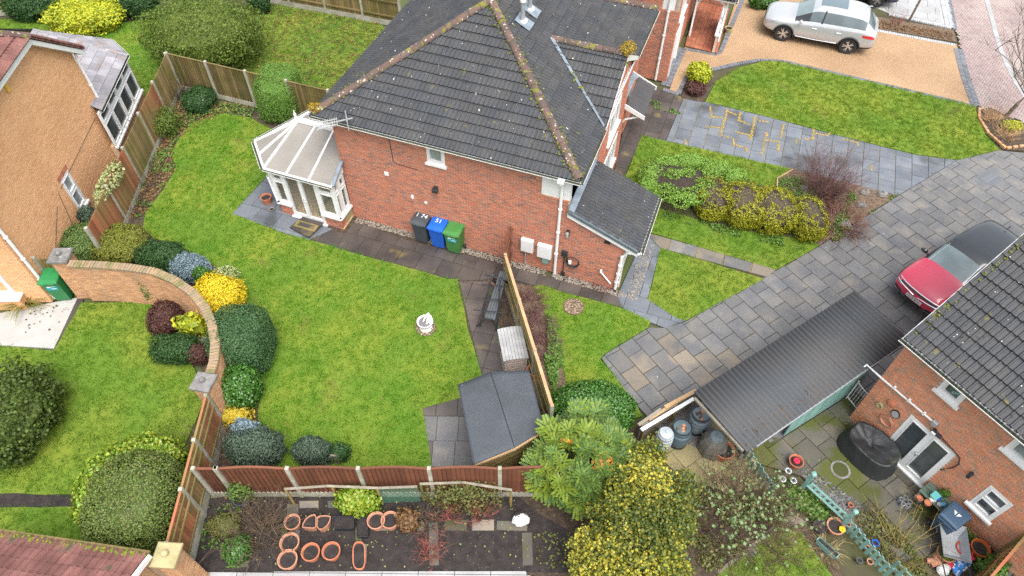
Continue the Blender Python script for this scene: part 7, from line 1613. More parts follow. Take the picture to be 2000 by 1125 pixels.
# water butts and composter
def butt(lab, u, v, r, h, m, rings=5, lid='open', name='water_butt', cat='water butt'):
    p = G(u, v); t = thing(name, lab, cat, (p.x, p.y, .01)); pr = [(r*.84,0)]
    for k in range(rings): z0 = h*k/rings; q = r*(.86+.16*math.sin(PI*(k+.5)/rings)); pr += [(q*.985,z0+h/rings*.1),(q,z0+h/rings*.25),(q,z0+h/rings*.85),(q*.985,z0+h/rings*.97)]
    mb = MB(); mb.lathe(pr, 20); mb.build('drum', M_[m], t, world=False, smooth=False)
    if lid == 'dome': mb = MB(); mb.lathe([(r*.85,h-.01),(r*.75,h+.07),(r*.3,h+.11),(r*.14,h+.12),(r*.14,h+.16),(.0,h+.17)], 18, cap=False); mb.build('lid', M_[m], t, world=False)
    else:
        mb = MB(); mb.lathe([(r*.9,h-.02),(r*.93,h+.05),(r*.85,h+.05),(r*.80,h-.03),(0,h-.03)], 18, cap=False); mb.build('rim', M_['black_plastic'], t, world=False)
        for k in range(7): mb = MB(); a = random.uniform(0, 6.28); q = random.uniform(0, r*.6); mb.ball((q*math.cos(a), q*math.sin(a), h), random.uniform(.03,.06), 6, 0, (1,1,.6), .5); mb.build('leaf_litter', M_['twig' if k % 3 else 'terra_pale'], t, world=False)
    mb = MB(); mb.lathe([(r*.95,0),(r*.95,.14),(r*.85,.16)], 14); mb.build('stand', M_['black_plastic'], t, world=False); return t
M_['butt_pale'] = mk('pale_grey_plastic', (.36,.40,.42), (.30,.34,.36), 3, .5); M_['butt_blue'] = mk('blue_grey_plastic', (.085,.13,.155), (.07,.11,.13), 3, .5); M_['butt_mid'] = mk('mid_grey_plastic', (.16,.20,.225), (.13,.17,.19), 3, .5)
butt('pale grey water butt with closed dome lid by the timber screen', 1291, 873, .24, .78, 'butt_pale', 6, 'dome'); butt('dark blue grey water butt, middle one of the three', 1322, 862, .29, .82, 'butt_blue', 4); butt('mid grey water butt nearest the carport with fruit on its lid', 1358, 836, .29, .80, 'butt_mid', 6)
p = G(1389, 876); t = thing('composter', 'squat grey dome shaped composter beside the picket fence', 'composter', (p.x, p.y, .01)); mb = MB(); mb.lathe([(.40,0),(.42,.1),(.40,.35),(.33,.55),(.22,.68),(.0,.72)], 8, cap=False); o = mb.build('shell', mk('grey_brown_plastic', (.13,.125,.11), (.10,.10,.085), 3, .6), t, world=False); mb = MB(); mb.lathe([(.20,.68),(.18,.73),(.05,.76),(.03,.80),(.0,.80)], 10, cap=False); mb.build('lid', M_['butt_mid'], t, world=False)
t = pot('large orange tub of bare stems beside the composter', 1412, 884, .27, .42, 'terracotta'); twigs(26, .18, .4, .8, 'twig', thick=.006).build('stems', M_['twig_dark'], t, world=False)
for u, v, r, h, m, lab in ((1397,798,.14,.25,'slab_light','pale pot under the carport edge'),(1432,838,.17,.22,'black_plastic','black bucket behind the teal pickets'),(1447,858,.20,.25,'black_plastic','large black bucket under the carport end'),(1420,815,.12,.2,'bin_blue','dark blue bucket just under the carport roof')): pot(lab, u, v, r, h, m)
mb = MB(); q = G(1462, 868, .4); mb.ball((q.x,q.y,.3), .16, 8, 0, (1.2,.8,.8), .4); tag(mb.build('plastic_bag', M_['white'], None), 'crumpled white plastic bag at the carport gutter end', 'bag')
# metal flower ornaments, red flower pot
for u, v, k in ((1540,919,0),(1529,935,1),(1550,938,2)):
    p = G(u, v, .35); t = thing('flower_ornament', ['metal flower ornament nearest the red flower pot','metal flower ornament furthest left of the trio','metal flower ornament nearest the teal gate post'][k], 'ornament', (p.x,p.y,0), 0, 'metal flower ornaments'); mb = MB(); mb.tube([(0,0,0),(0,0,.33)], .012, 5); mb.build('stem', M_['metal_grey'], t, world=False)
    for j in range(9): a = 2*PI*j/9; mb = MB(); mb.ball((.07*math.cos(a),.07*math.sin(a),.35), .035, 6, 0, (1,1,.4)); mb.build('petal', M_['chrome'], t, world=False)
    mb = MB(); mb.ball((0,0,.36), .035, 8); mb.build('centre', M_['black_plastic'], t, world=False)
t = pot('dark rimmed terracotta pot with one bright red flower', 1553, 904, .19, .26, 'terracotta', rim=.02); mb = MB()
for j in range(8): a = 2*PI*j/8; mb.ball((.05*math.cos(a),.05*math.sin(a),.27), .05, 6, 0, (1,1,.6), .3)
mb.build('flower', mk('red_petal', (.60,.02,.06)), t, world=False)
# black cover by the french doors
c = G(1697, 880, .25); t = thing('covered_furniture', 'black crumpled cover over garden furniture beside the french doors', 'furniture cover', (c.x, c.y, 0), math.atan2(DX.y, DX.x))
vs = []; fs = []; n = 64; m = 26
for j in range(m+1):
    q = j/m
    for i in range(n):
        a = 2*PI*i/n; ca, sa = math.cos(a), math.sin(a); rx, ry = .74, .50
        k = (abs(ca)**3+abs(sa)**3)**(-1/3); rad = 1.10-.20*q/.62 if q < .62 else max(0, .90*(1-(q-.62)/.38)); z = .68*min(1, q/.62) - (.17*((q-.62)/.38)**.8*(1 if q > .62 else 0) if q > .62 else 0)
        x, y = ca*k*rx*rad, sa*k*ry*rad; wob = noise.noise(Vector((x*2.6, y*2.6, z*2+5)))*.07 + (abs(noise.noise(Vector((x*5, y*5, z*1.2))))**.7-.35)*.07
        z += .05*math.sin(a+.6)*min(1, q/.62)
        vs.append((x*(1+wob), y*(1+wob), z + wob*.8*(q > .45)))
fs = [(j*n+i, j*n+(i+1)%n, (j+1)*n+(i+1)%n, (j+1)*n+i) for j in range(m) for i in range(n)]
mb = MB(); mb.add(vs, fs); mb.build('cover', mk('black_cover', (.022,.024,.026), (.06,.062,.03), 2.2, .5, .7, 9, spec=.45, thr=(.60,.72)), t, world=False, smooth=True)
t = pot('teal pot of spiky grass against the orange brick house corner', 1691, 797, .16, .26, 'teal'); blades(46, .08, .42, None, .010).build('leaves', leafmat('potted_grass', [(.12,.19,.04),(.20,.22,.06),(.24,.20,.09)]), t, world=False)
# shelf of odds and ends against the house wall
p = G(1838, 985, .35); t = thing('potting_bench', 'low green potting bench crowded with small pots beside the doors', 'bench', (p.x, p.y, 0), math.atan2(DX.y, DX.x))
for k in range(4): mb = MB(); mb.bbox((-.55,-.24+.12*k,.42), (.60,-.13+.12*k,.45), .004); mb.build('plank', mk('dull_green_paint', (.09,.13,.10)) if k == 0 else bpy.data.materials['dull_green_paint'], t, world=False)
for x in (-.5, .55):
    for y in (-.2, .2): mb = MB(); mb.box((x-.025,y-.025,0), (x+.025,y+.025,.415)); mb.build('leg', M_['wood_grey'], t, world=False)
k_ = 0
def bw(x, y, z=.0): q = WM[t.name] @ Vector((x, y, 0)); return (q.x, q.y, z)
bench = t
t = thing('bird_house', 'lime green bird house standing on the potting bench', 'bird house', bw(-.22,-.10,.452), .5); mb = MB(); mb.prism([(-.08,0),(.08,0),(.08,.16),(0,.28),(-.08,.16)], -.07, .07, 0, Matrix.Rotation(PI/2, 4, 'X')); mb.build('box', mk('lime_paint', (.25,.42,.16)), t, world=False); mb = MB(); mb.add([(-.11,-.09,.14),(0,-.09,.30),(0,.09,.30),(-.11,.09,.14),(.11,-.09,.14),(.11,.09,.14)], [(0,1,2,3),(1,4,5,2)]); mb.build('roof', mk('turquoise_paint', (.12,.42,.40)), t, world=False); mb = MB(); mb.lathe([(.0,.072),(.022,.073)], 10, 0, Matrix.Translation((0,0,.14)) @ Matrix.Rotation(PI/2, 4, 'X'), cap=False); mb.build('entrance', M_['black_plastic'], t, world=False)
for x, y, r, h, m, lab in ((-.45,.10,.07,.10,'black_plastic','small black pot at the near end of the potting bench'),(.02,.08,.08,.12,'terracotta','small terracotta pot behind the bird house'),(.18,-.12,.09,.10,'terracotta','terracotta bowl on the front edge of the potting bench'),(.30,.12,.07,.13,'bin_blue','small blue pot towards the far end of the bench'),(-.02,-.16,.06,.09,'metal_grey','little grey tin on the bench front')):
    q = bw(x, y); 
    t = thing('plant_pot', lab, 'pot', (q[0], q[1], .452)); mb = MB(); mb.lathe([(r*.7,0),(r,h),(r*.85,h),(r*.8,h*.8),(0,h*.8)], 12, cap=False); mb.build('shell', M_[m], t, world=False)
for x, y, c, lab in ((.12,.02,(.10,.35,.55),'small blue and white packet lying on the potting bench'),(.42,-.08,(.62,.66,.05),'yellow watering toy on the end of the bench'),(-.10,.14,(.55,.56,.55),'pale glass jar at the back of the bench')):
    q = bw(x, y); mb = MB(); mb.bbox((q[0]-.08,q[1]-.05,.452), (q[0]+.08,q[1]+.05,.53), .02); tag(mb.build('packet', mk('packet_paint', c, rough=.4), None), lab, 'packet')
t = thing('can_holder', 'ring of five empty tin cans near the bench corner', 'tins', bw(-.62,.22,.0)); 
for j in range(5): a = 2*PI*j/5; mb = MB(); mb.lathe([(.06,0),(.06,.16),(.05,.16),(.05,.03),(0,.03)], 12, 0, Matrix.Translation((.11*math.cos(a),.11*math.sin(a),.02)), cap=False); mb.build('tin', M_['metal_grey'], t, world=False)
p = DW(1.02, -.55); M_['bin_slate'] = mk('slate_blue_plastic', (.045,.085,.14), (.04,.075,.12), 3, .5); t = wheelie('slate blue wheelie bin with white arrows on lid by the lower window', (p.x, p.y, .012), math.atan2(DX.y, DX.x)+PI, 'bin_slate'); t.scale = (.9,.9,.75)
mb = MB(); 
for s in (-1, 1): mb.prism([(s*.02,0),(s*.12,0),(s*.02,.13)] if s > 0 else [(-.12,0),(-.02,0),(-.02,.13)], 1.142, 1.146, 0, Matrix.Translation((0,-.08,0)))
mb.build('lid_arrow', M_['white'], t, world=False)
# wheelbarrow
p = DW(1.45, -.95); t = thing('wheelbarrow', 'grey metal wheelbarrow with dark handles by the terracotta pots', 'wheelbarrow', (p.x, p.y, .01), math.atan2(DX.y, DX.x)+2.3); mg = M_['metal_grey']
mb = MB(); V = [(-.25,-.20,.30),(.25,-.20,.30),(.25,.20,.30),(-.25,.20,.30),(-.45,-.32,.58),(.48,-.32,.55),(.48,.32,.55),(-.45,.32,.58)]; mb.add(V, [(0,1,2,3),(0,4,5,1),(1,5,6,2),(2,6,7,3),(3,7,4,0)]); o = mb.build('tray', mg, t, world=False); md = o.modifiers.new('s', 'SOLIDIFY'); md.thickness = .012
for s in (-1, 1): mb = MB(); mb.tube([(.62,s*.06,.18),(.2,s*.24,.28),(-.5,s*.30,.42),(-1.0,s*.32,.55)], .018, 6); mb.build('handle', M_['moss_dark'], t, world=False); mb = MB(); mb.tube([(-.3,s*.24,.35),(-.35,s*.26,.0)], .016, 6); mb.build('leg', M_['moss_dark'], t, world=False)
mb = MB(); mb.lathe([(.05,-.04),(.17,-.045),(.18,0),(.17,.045),(.05,.04)], 16, 0, Matrix.Translation((.62,0,.18)) @ Matrix.Rotation(PI/2, 4, 'X')); mb.build('wheel', M_['tyre'], t, world=False)
# row of pots and bits at the bottom right
M_['red_glaze'] = mk('red_glaze', (.42,.045,.025), (.36,.06,.03), 3, .3); M_['brown_glaze'] = mk('orange_brown_glaze', (.40,.10,.025), (.34,.08,.02), 3, .3)
pot('wide terracotta pot full of moss beside the stacked clay pots', 1844, 1084, .22, .30, 'terra_pale', 'moss'); pot('round glossy red pot behind the wheelbarrow', 1878, 1076, .19, .36, 'red_glaze'); pot('orange brown glazed urn nearest the house wall', 1908, 1075, .22, .40, 'brown_glaze'); pot('white ring planter at the foot of the brick wall', 1934, 1077, .11, .16, 'white'); pot('cream ring planter at the wall end', 1959, 1086, .10, .15, 'stone_tan'); pot('brown tub at the bottom edge among coloured toys', 1867, 1120, .13, .2, 'twig_dark')
for k, (u, v) in enumerate(((1817,1095),(1828,1091),(1824,1101),(1834,1098))):
    p = G(u, v, .12); t = thing('clay_pot', ['clay pot at the top left of the little heap','clay pot at the top right of the little heap','lowest clay pot of the little heap by the mossy pot','clay pot of the heap nearest the mossy pot'][k], 'pot', (p.x,p.y,.10), random.uniform(0,3), 'heap of small clay pots'); mb = MB(); mb.lathe([(.06,-.09),(.09,.08),(.10,.08),(.10,.11),(.08,.11),(.05,-.07)], 12, 0, Matrix.Rotation(PI/2, 4, 'X'), cap=False); mb.build('shell', M_['terra_pale'], t, world=False)
blu = mk('blue_white_plastic', (.03,.22,.60), (.75,.76,.75), 9, .35, thr=(.5,.56)); redp = mk('red_plastic', (.55,.03,.07), rough=.4)
for u, v, r, mm, nm, lab in ((1880,1098,.20,blu,'toy_float','blue and white patterned plastic float among the pots'),(1868,1110,.14,blu,'toy_float','smaller blue and white float below the larger one'),(1844,1112,.15,M_['white'],'carrier_bag','white carrier bag with red print near the clay pots'),(1893,1088,.11,redp,'plastic_crate','red plastic crate between glazed urn and blue float'),(1858,1104,.10,redp,'plastic_toy','red plastic toy beside the white carrier bag')):
    p = G(u, v, .2); t = thing(nm, lab, nm.replace('_', ' '), (p.x, p.y, 0), random.random()*3); mb = MB(); mb.ball((0,0,.18), r, 12, 0, (1.25,.9,.75), .22); mb.build('shell', mm, t, world=False)
t = thing('hose', 'dark green hose looped beside the wall end', 'hose', G(1965,1095,.1)); mb = MB(); mb.tube([G(u, v, .12) for u, v in ((1938,1090),(1950,1088),(1966,1090),(1975,1094),(1968,1106),(1950,1113),(1938,1118))], .022, 6); mb.build('loop', M_['bin_green2'], t)
# by the lower picket fence
t = ring_pot('teal trough of dry straw coloured stems along the picket fence', [(1595,1053),(1601,1048),(1641,1083),(1634,1090)], .22, 'teal', w=.02); twigs(50, .3, .5, 1.3, 'twig', thick=.007, droop=.4, fork=1).build('stems', mk('straw', (.34,.24,.11), isl=.3), t, world=False)
pot('black tub of dark water at the end of the teal trough', 1599, 1031, .17, .26, 'black_plastic'); t = pot('broken pale terracotta pot with a yellow flower at the picket fence', 1630, 1030, .22, .24, 'terra_pale'); mb = MB()
for j in range(6): a = 2*PI*j/6; mb.ball((.12+.05*math.cos(a),-.10+.05*math.sin(a),.26), .04, 6, 0, (1,1,.5), .3)
mb.build('flower', mk('yellow_petal', (.70,.42,.01)), t, world=False)
for u, v, lab, m, r in ((1655,1026,'pink clay pot hung on the top picket of the lower fence','terra_pale',.07),(1693,1071,'pink clay pot hung in the middle of the lower fence','terra_pale',.07),(1698,1098,'pink clay pot lowest on the lower fence','terra_pale',.08),(1677,1096,'grey watering bottle lying beside the lower fence','bin_grey',.08),(1708,1062,'blue plastic jug behind the lower picket fence','bin_blue',.09),(1660,988,'small terracotta bowl beside the teal gate post','terracotta',.07)): pot(lab, u, v, r, .14, m)
# ================================================================ PLANTS
LM = {}; M_['twig_rust'] = mk('rusty_twig', (.20,.095,.065), (.13,.065,.05), 5, .85, isl=.35)
def lm(k, *c, **kw): LM[k] = leafmat(k, list(c), **kw); return LM[k]
lm('sage_leaf', (.12,.20,.05),(.16,.24,.07),(.10,.16,.045)); lm('heath_leaf', (.20,.22,.03),(.14,.17,.03),(.26,.27,.04),(.11,.13,.03)); lm('deep_leaf', (.035,.085,.025),(.05,.115,.03),(.025,.06,.02))
lm('blue_needle', (.22,.30,.34),(.16,.23,.26),(.28,.36,.40)); lm('gold_leaf', (.74,.55,.02),(.80,.64,.04),(.64,.50,.02),(.50,.42,.03)); lm('box_leaf', (.055,.125,.045),(.075,.155,.055),(.04,.095,.035),(.09,.175,.07))
lm('gloss_leaf', (.055,.16,.02),(.08,.21,.03),(.035,.10,.015),(.11,.25,.05), rough=.3, spec=.6); lm('yellow_leaf', (.55,.38,.02),(.40,.32,.03),(.62,.48,.05)); lm('grey_leaf', (.075,.115,.075),(.10,.145,.10),(.055,.085,.055))
lm('pine_leaf', (.055,.095,.018),(.09,.14,.025),(.035,.06,.015),(.13,.18,.035)); lm('laurel_leaf', (.14,.28,.02),(.22,.34,.03),(.34,.38,.04),(.09,.19,.02), rough=.35, spec=.5); lm('hedge_leaf', (.13,.19,.04),(.16,.225,.05),(.10,.15,.035),(.21,.19,.08))
lm('lime_leaf', (.42,.46,.02),(.52,.52,.03),(.34,.38,.03),(.20,.28,.03)); lm('conif_leaf', (.10,.165,.025),(.15,.21,.03),(.065,.11,.02),(.17,.22,.04)); lm('hebe_leaf', (.19,.33,.05),(.24,.40,.07),(.15,.27,.045)); lm('gold_conif', (.34,.34,.015),(.42,.39,.02),(.24,.26,.02),(.16,.19,.03))
lm('red_leaf', (.10,.035,.035),(.14,.05,.045),(.07,.03,.03),(.10,.08,.04)); lm('mahonia_leaf', (.10,.19,.05),(.14,.235,.06),(.07,.14,.04),(.24,.31,.035),(.12,.21,.075)); lm('holly_leaf', (.09,.14,.03),(.34,.31,.03),(.06,.10,.025),(.07,.12,.025),(.42,.37,.04)); lm('bud_leaf', (.16,.26,.10),(.21,.31,.14),(.13,.20,.07),(.24,.20,.08))
lm('cover_leaf', (.09,.19,.03),(.13,.24,.04),(.06,.13,.025),(.17,.26,.05)); lm('dry_leaf', (.20,.11,.05),(.15,.08,.04),(.26,.16,.07)); lm('vari_leaf', (.42,.44,.20),(.28,.34,.12),(.50,.50,.28)); lm('top_leaf', (.13,.25,.045),(.16,.29,.05),(.10,.20,.04)); lm('oval_leaf', (.10,.13,.035),(.14,.16,.045),(.18,.15,.05))
def B(label, u, v, w, h, Z, m, size=.06, k=2.2, cat='shrub', name='shrub', ex=2.2, ymin=.5, **kw):
    zc = Z*.5; p = G(u, v, zc); d = dist(p); rx = w/2*d/FOC/(1+.6*kw.get('amp', .24)); sa = (CAM_H-zc)/d; ca = math.sqrt(1-sa*sa); hh = h/2*d/FOC/(1+.6*kw.get('amp', .24)); rz = Z*.54
    ry = max(math.sqrt(max(hh*hh-(rz*ca)**2, 0))/sa, ymin*rx); S = 4*PI*((rx*ry)**1.6+(rx*rz)**1.6+(ry*rz)**1.6)**.625/3**.625
    n = int(min(20000, k*S/(size*size*.45))); az = math.atan2(-p.x, p.y)
    return bush(label=label, name=name, cat=cat, c=(p.x, p.y, 0), r=(rx, ry, rz), m=LM[m], n=n, size=size, ex=ex, lift=Z*.5, rz=az*.0, **kw)
# by the curved wall, garden side
B('sage green clipped shrub at the wall pier beside the buff house', 168,476,82,78,1.1,'sage_leaf',.045)
B('mottled yellow green heath mound next to the sage shrub', 232,480,112,78,.95,'heath_leaf',.045, amp=.3)
B('dark green low shrub behind the curved wall', 316,502,102,64,1.0,'deep_leaf',.05)
B('silvery blue dwarf spruce behind the curved wall', 370,523,74,58,.9,'blue_needle',.05, flat=.9)
B('bright golden yellow evergreen spilling behind the curved wall', 424,580,104,92,1.15,'gold_leaf',.055, amp=.25)
B('green sprig patch at the back of the golden shrub', 402,548,44,36,1.2,'gloss_leaf',.05)
B('pale variegated seedling shrub between spruce and lawn', 440,540,60,44,.5,'vari_leaf',.07,.9, core=None, depth=.7)
B('large clipped dark green dome inside the end of the curved wall', 473,666,110,122,1.75,'box_leaf',.042, 2.3, ex=3.2, amp=.07, depth=.10, cat='topiary', name='topiary')
B('glossy green laurel like bush below the large clipped dome', 464,757,92,92,1.2,'gloss_leaf',.075)
B('low golden leaved shrub between glossy bush and grey conifer', 452,812,92,38,.6,'yellow_leaf',.07,1.2, depth=.6)
twiggy('bare_shrub', 'bare twiggy shrub in front of the left fence behind the grey conifer', 'shrub', G(418,870,.1), 60, .25, 1.15, .8, 'twig', thick=.008)
B('blue grey conifer peeping above the dark domed shrub', 487,848,64,50,1.35,'blue_needle',.05, flat=.9)
B('dark grey green domed shrub behind the brown fence, larger of two', 498,874,116,88,1.25,'grey_leaf',.045)
B('dark grey green domed shrub behind the brown fence, smaller of two', 610,882,78,62,1.0,'grey_leaf',.045)
B('small straggly green shrub beside the grey wooden board', 662,884,52,44,.6,'deep_leaf',.06,.9, depth=.6)
# neighbour side of the wall
B('green climber clinging to the curved wall', 296,566,42,52,1.3,'gloss_leaf',.06,1.3, depth=.5, core=None)
B('yellow green fatsia with big hand shaped leaves in front of the curved wall', 374,637,66,54,1.0,'lime_leaf',.16,1.3, depth=.6, asp=.35)
B('burgundy shrub against the foot of the curved wall', 322,622,66,66,.8,'red_leaf',.05, amp=.3); B('dark mottled shrub below the fatsia', 346,682,104,62,.85,'deep_leaf',.055, amp=.3); B('small burgundy shrub near the stone capped pier', 388,692,48,44,.7,'red_leaf',.05)
p = G(404,663); t = thing('spiky_plant', 'white striped spiky plant beside the wall end', 'plant', (p.x,p.y,0)); blades(26, .1, .55, None, .014, 1.).build('leaves', leafmat('white_blade', [(.5,.53,.42),(.36,.42,.28)]), t, world=False)
p = G(52,598); t = thing('spiky_plant', 'yellow striped phormium beside the bay of the buff house', 'plant', (p.x,p.y,0)); blades(90, .2, 1.0, None, .026, 1.1).build('leaves', leafmat('phormium_leaf', [(.40,.34,.08),(.22,.22,.05),(.14,.16,.05),(.30,.20,.06)]), t, world=False)
B('small grey green juniper between buff house and red fence', 178,428,44,50,1.0,'grey_leaf',.05)
B('big dark pine bush on the neighbouring lawn at the left edge', 24,808,140,170,1.9,'pine_leaf',.085,1.9, amp=.3, freq=2.4, depth=.4, flat=1., cat='tree', name='pine_bush')
B('yellow tipped laurel behind the clipped mound, upper arm', 300,888,128,68,1.3,'laurel_leaf',.085,1.7); B('yellow tipped laurel left of the clipped mound, lower arm', 205,955,86,140,1.3,'laurel_leaf',.085,1.7)
B('large clipped green mound beside the weathered fence', 268,986,160,172,1.9,'hedge_leaf',.045,1.9, ex=2.6, amp=.10, depth=.12)
# along the left fence
B('low dark rounded shrub behind the cherub statue', 388,194,60,48,.7,'deep_leaf',.05); B('leggy green shrub on the red board fence', 322,238,52,60,1.0,'conif_leaf',.05,.8, depth=.7, core=None)
twiggy('bare_shrub', 'bare brown twig thicket in the fence corner', 'shrub', G(350,185,.1), 50, .3, 1.1, .9, 'twig_dark', thick=.010); twiggy('bare_climber', 'bare climber stems sprawling over the red fence', 'climber', G(303,255,.1), 34, .35, 1.5, .9, 'twig', thick=.014, curl=.35)
twiggy('bare_shrub', 'thin reddish brown stems in the middle of the left bed', 'shrub', G(288,345,.1), 70, .5, .9, .9, 'twig', thick=.006); twiggy('bare_shrub', 'dead stems by the trellis at the bottom of the left bed', 'shrub', G(262,405,.1), 50, .4, .8, 1., 'twig_dark', thick=.006)
p = G(215,358,1.5); t = thing('ivy', 'cream variegated climber over the top of the red fence', 'climber', (p.x,p.y,0)); P, N = crown_pts(700, (.28,1.0,.28), 2, .4); P[:,2] += 1.6; V, Fa = leaf_cloud(P, N, .09, flat=.9); link('foliage', np_mesh('foliage', V, Fa, LM['vari_leaf']), t); mb = MB(); mb.tube([(0,0,0),(.05,.2,.9),(0,.1,1.5)], .03, 6); mb.tube([(0,0,0),(-.05,-.4,.9),(0,-.6,1.5)], .025, 6); mb.build('stem', M_['bark'], t, world=False)
B('clipped green topiary column with flat top at the back fence', 546,182,74,90,1.75,'top_leaf',.04,2., ex=4., amp=.05, depth=.08, cat='topiary', name='topiary', ymin=.9)
patch('ground_cover', 'green weeds along the bed under the back fence', 'ground cover', xy((340,205),(400,200),(530,215),(520,235),(440,220),(380,240),(345,280),(320,300)), 900, .08, LM['cover_leaf'], .12, -.1)
patch('ground_cover', 'green weeds through the leaf litter of the left bed', 'ground cover', xy((290,270),(340,290),(340,335),(290,415),(262,430),(268,340)), 600, .08, LM['cover_leaf'], .12, .0)
# beyond the left fence
B('huge rounded conifer beyond the back fence', 396,66,222,140,2.7,'conif_leaf',.075,1.7, amp=.22, depth=.3, flat=.9); B('bright yellow flowering shrub in the far left garden', 168,24,150,66,1.0,'lime_leaf',.10,1.6, amp=.3); B('dark green shrub left of the bright yellow shrub', 62,12,100,44,1.2,'deep_leaf',.07); B('dark evergreen right of the bright yellow shrub', 268,8,84,40,1.2,'deep_leaf',.07); B('small green bush at the top edge beyond the conifer', 505,6,48,30,1.,'deep_leaf',.06)
sheet('far_bed', xy((-20,40),(90,20),(240,-10),(300,-10),(290,30),(200,48),(130,40),(60,36)), -.06, .022, M_['soil'])
# front garden
def ring_hedge(label, pts, hgt, m, size, top_m=None):
    """an old clipped hedge: green round the rim, bare brown middle"""
    c = sum((Vector(q) for q in pts), Vector())/len(pts); t = thing('clipped_hedge', label, 'hedge', (c.x, c.y, 0)); return t, c
t = thing('clipped_hedge', 'long pale green hedge with bare brown twiggy middle beside the lean-to', 'hedge', G(1345,365)); o = G(1345,365)
for (u, v, w, h, Z) in ((1275,345,56,56,.85),(1300,326,62,38,.85),(1345,322,70,32,.85),(1395,335,68,34,.85),(1432,350,48,34,.8),(1268,368,46,40,.75)):
    zc = Z*.5; q = G(u, v, zc); d = dist(q); rx = w/2*d/FOC*1.05; bush('', '', '', (q.x-o.x, q.y-o.y, 0), (rx, max(.30, h/2*d/FOC), Z*.56), LM['hebe_leaf'], int(2600*w/60), .05, 2.4, .16, lift=zc, parent=t)
for (u, v, w) in ((1312,352,30),(1340,350,26),(1372,372,34),(1300,385,44),(1352,392,48),(1385,350,30),(1330,400,44)):
    q = G(u, v, .55); rx = w/2*dist(q)/FOC; P, N = crown_pts(700, (rx*1.15, rx*.9, .22), 2, .35); P = P+np.array((q.x-o.x, q.y-o.y, .80)); V, Fa = leaf_cloud(P, N, .055, flat=.8); link('foliage', np_mesh('foliage', V, Fa, LM['hebe_leaf']), t)
mb = MB(); q = G(1340,368,.3); vs, fs = core_mesh((1.55,.72,.42), 3, .12, 2, 1., 3, 20); mb.add([(v[0]+q.x-o.x, v[1]*1.-v[0]*.30+q.y-o.y, max(0, v[2]+.42)) for v in vs], fs); mb.build('bare_middle', M_['dead_wood'], t, world=False)
tw = twigs(240, 1.0, .55, .5, 'twig', thick=.006, fork=1); tw.v = [(x*1.35+q.x-o.x, y*.6-x*.38+q.y-o.y, z+.5) for x, y, z in tw.v]; tw.build('twigs', M_['dead_wood'], t, world=False)
def dying(label, u, v, w, h, Z, n=1600):
    t = B(label, u, v, w, h, Z, 'gold_conif', .045, 1.5, ex=3.4, amp=.10, depth=.15, cat='conifer', name='clipped_conifer', core='dead_wood', cs=.84); fo = [x for x in t.children if x.name.startswith('foliage')][0]
    me = fo.data; bm = bmesh.new(); bm.from_mesh(me); bm.faces.ensure_lookup_table(); mx = max(x.co.z for x in bm.verts); rx = max(abs(x.co.x) for x in bm.verts); ry = max(abs(x.co.y) for x in bm.verts)
    kill = [f for f in bm.faces if random.random() < .93 and ((f.calc_center_median().z > mx*.70 and math.hypot(f.calc_center_median().x/rx, (f.calc_center_median().y)/ry) < .47+.85*noise.noise(f.calc_center_median()*4+Vector((u,0,0)))) or noise.noise(f.calc_center_median()*2.6+Vector((7,u,0))) > .34)]
    bmesh.ops.delete(bm, geom=kill, context='FACES'); bm.to_mesh(me); bm.free()
    tw = twigs(260, rx*.7, .22, 1.3, 'twig', thick=.006, fork=1); tw.v = [(x, y*ry/rx, z+mx*.72) for x, y, z in tw.v]; tw.build('bare_top', M_['dead_wood'], t, world=False); return t
dying('clipped conifer with brown dead top nearest the pale green hedge', 1389,388,68,76,.9); dying('clipped conifer with broad brown dead crown, second from the pale hedge', 1452,400,76,80,.95); dying('clipped golden conifer with speckled yellow crown, third from the pale hedge', 1512,410,84,80,.95); dying('clipped golden conifer with round hollow crown at the hedge end', 1578,426,62,74,.95)
twiggy('bare_shrub', 'large round red brown bare shrub beside the front path', 'shrub', G(1608,372,.1), 300, .42, 1.55, 1.05, 'twig_purple', thick=.008)
twiggy('bare_shrub', 'low spreading rusty brown shrub at the driveway edge', 'shrub', G(1640,432,.1), 300, .75, .7, 1.3, 'twig_rust', thick=.011, droop=.5)
patch('ground_cover', 'bright green ground cover in the rockery bed', 'ground cover', xy((1520,352),(1560,345),(1600,380),(1580,410),(1540,395),(1518,378)), 900, .08, LM['cover_leaf'], .2, -.2); patch('ground_cover', 'green and straw plants on the driveway side of the rockery', 'ground cover', xy((1660,360),(1752,384),(1690,425),(1640,470),(1600,478),(1620,450),(1650,400)), 900, .07, LM['cover_leaf'], .12, .0); patch('ground_cover', 'green weeds under the clipped conifers', 'ground cover', xy((1300,415),(1400,440),(1560,470),(1590,480),(1560,490),(1400,455),(1290,425)), 700, .07, LM['cover_leaf'], .12, -.1)
for k, (u, v, lab) in enumerate(((1568,370,'grey rock in the green ground cover'),(1688,378,'grey rock near the driveway tip of the bed'),(1722,382,'dark rock closest to the front path'),(1680,402,'pale rock in the straw coloured mulch'),(1650,440,'brown rock by the rusty shrub'))): q = G(u, v); mb = MB(); mb.ball((q.x,q.y,.06), .17, 8, 0, (1.3,.9,.7), .4); tag(mb.build('rock', M_['stone'], None), lab, 'rock')
a, b, c_ = G(1548,334), G(1517,352), G(1516,374); mb = MB()
for p, q in ((a, b), (b, c_)): d = (q-p).normalized(); mb.box((0,-.02,0), ((q-p).length,.02,.12), 0, frame(p, d, Vector((-d.y,d.x,0)), Vector((0,0,1))))
tag(mb.build('wooden_edging', M_['wood_raw'], None), 'thin wooden edging boards at the corner of the rockery bed', 'edging')
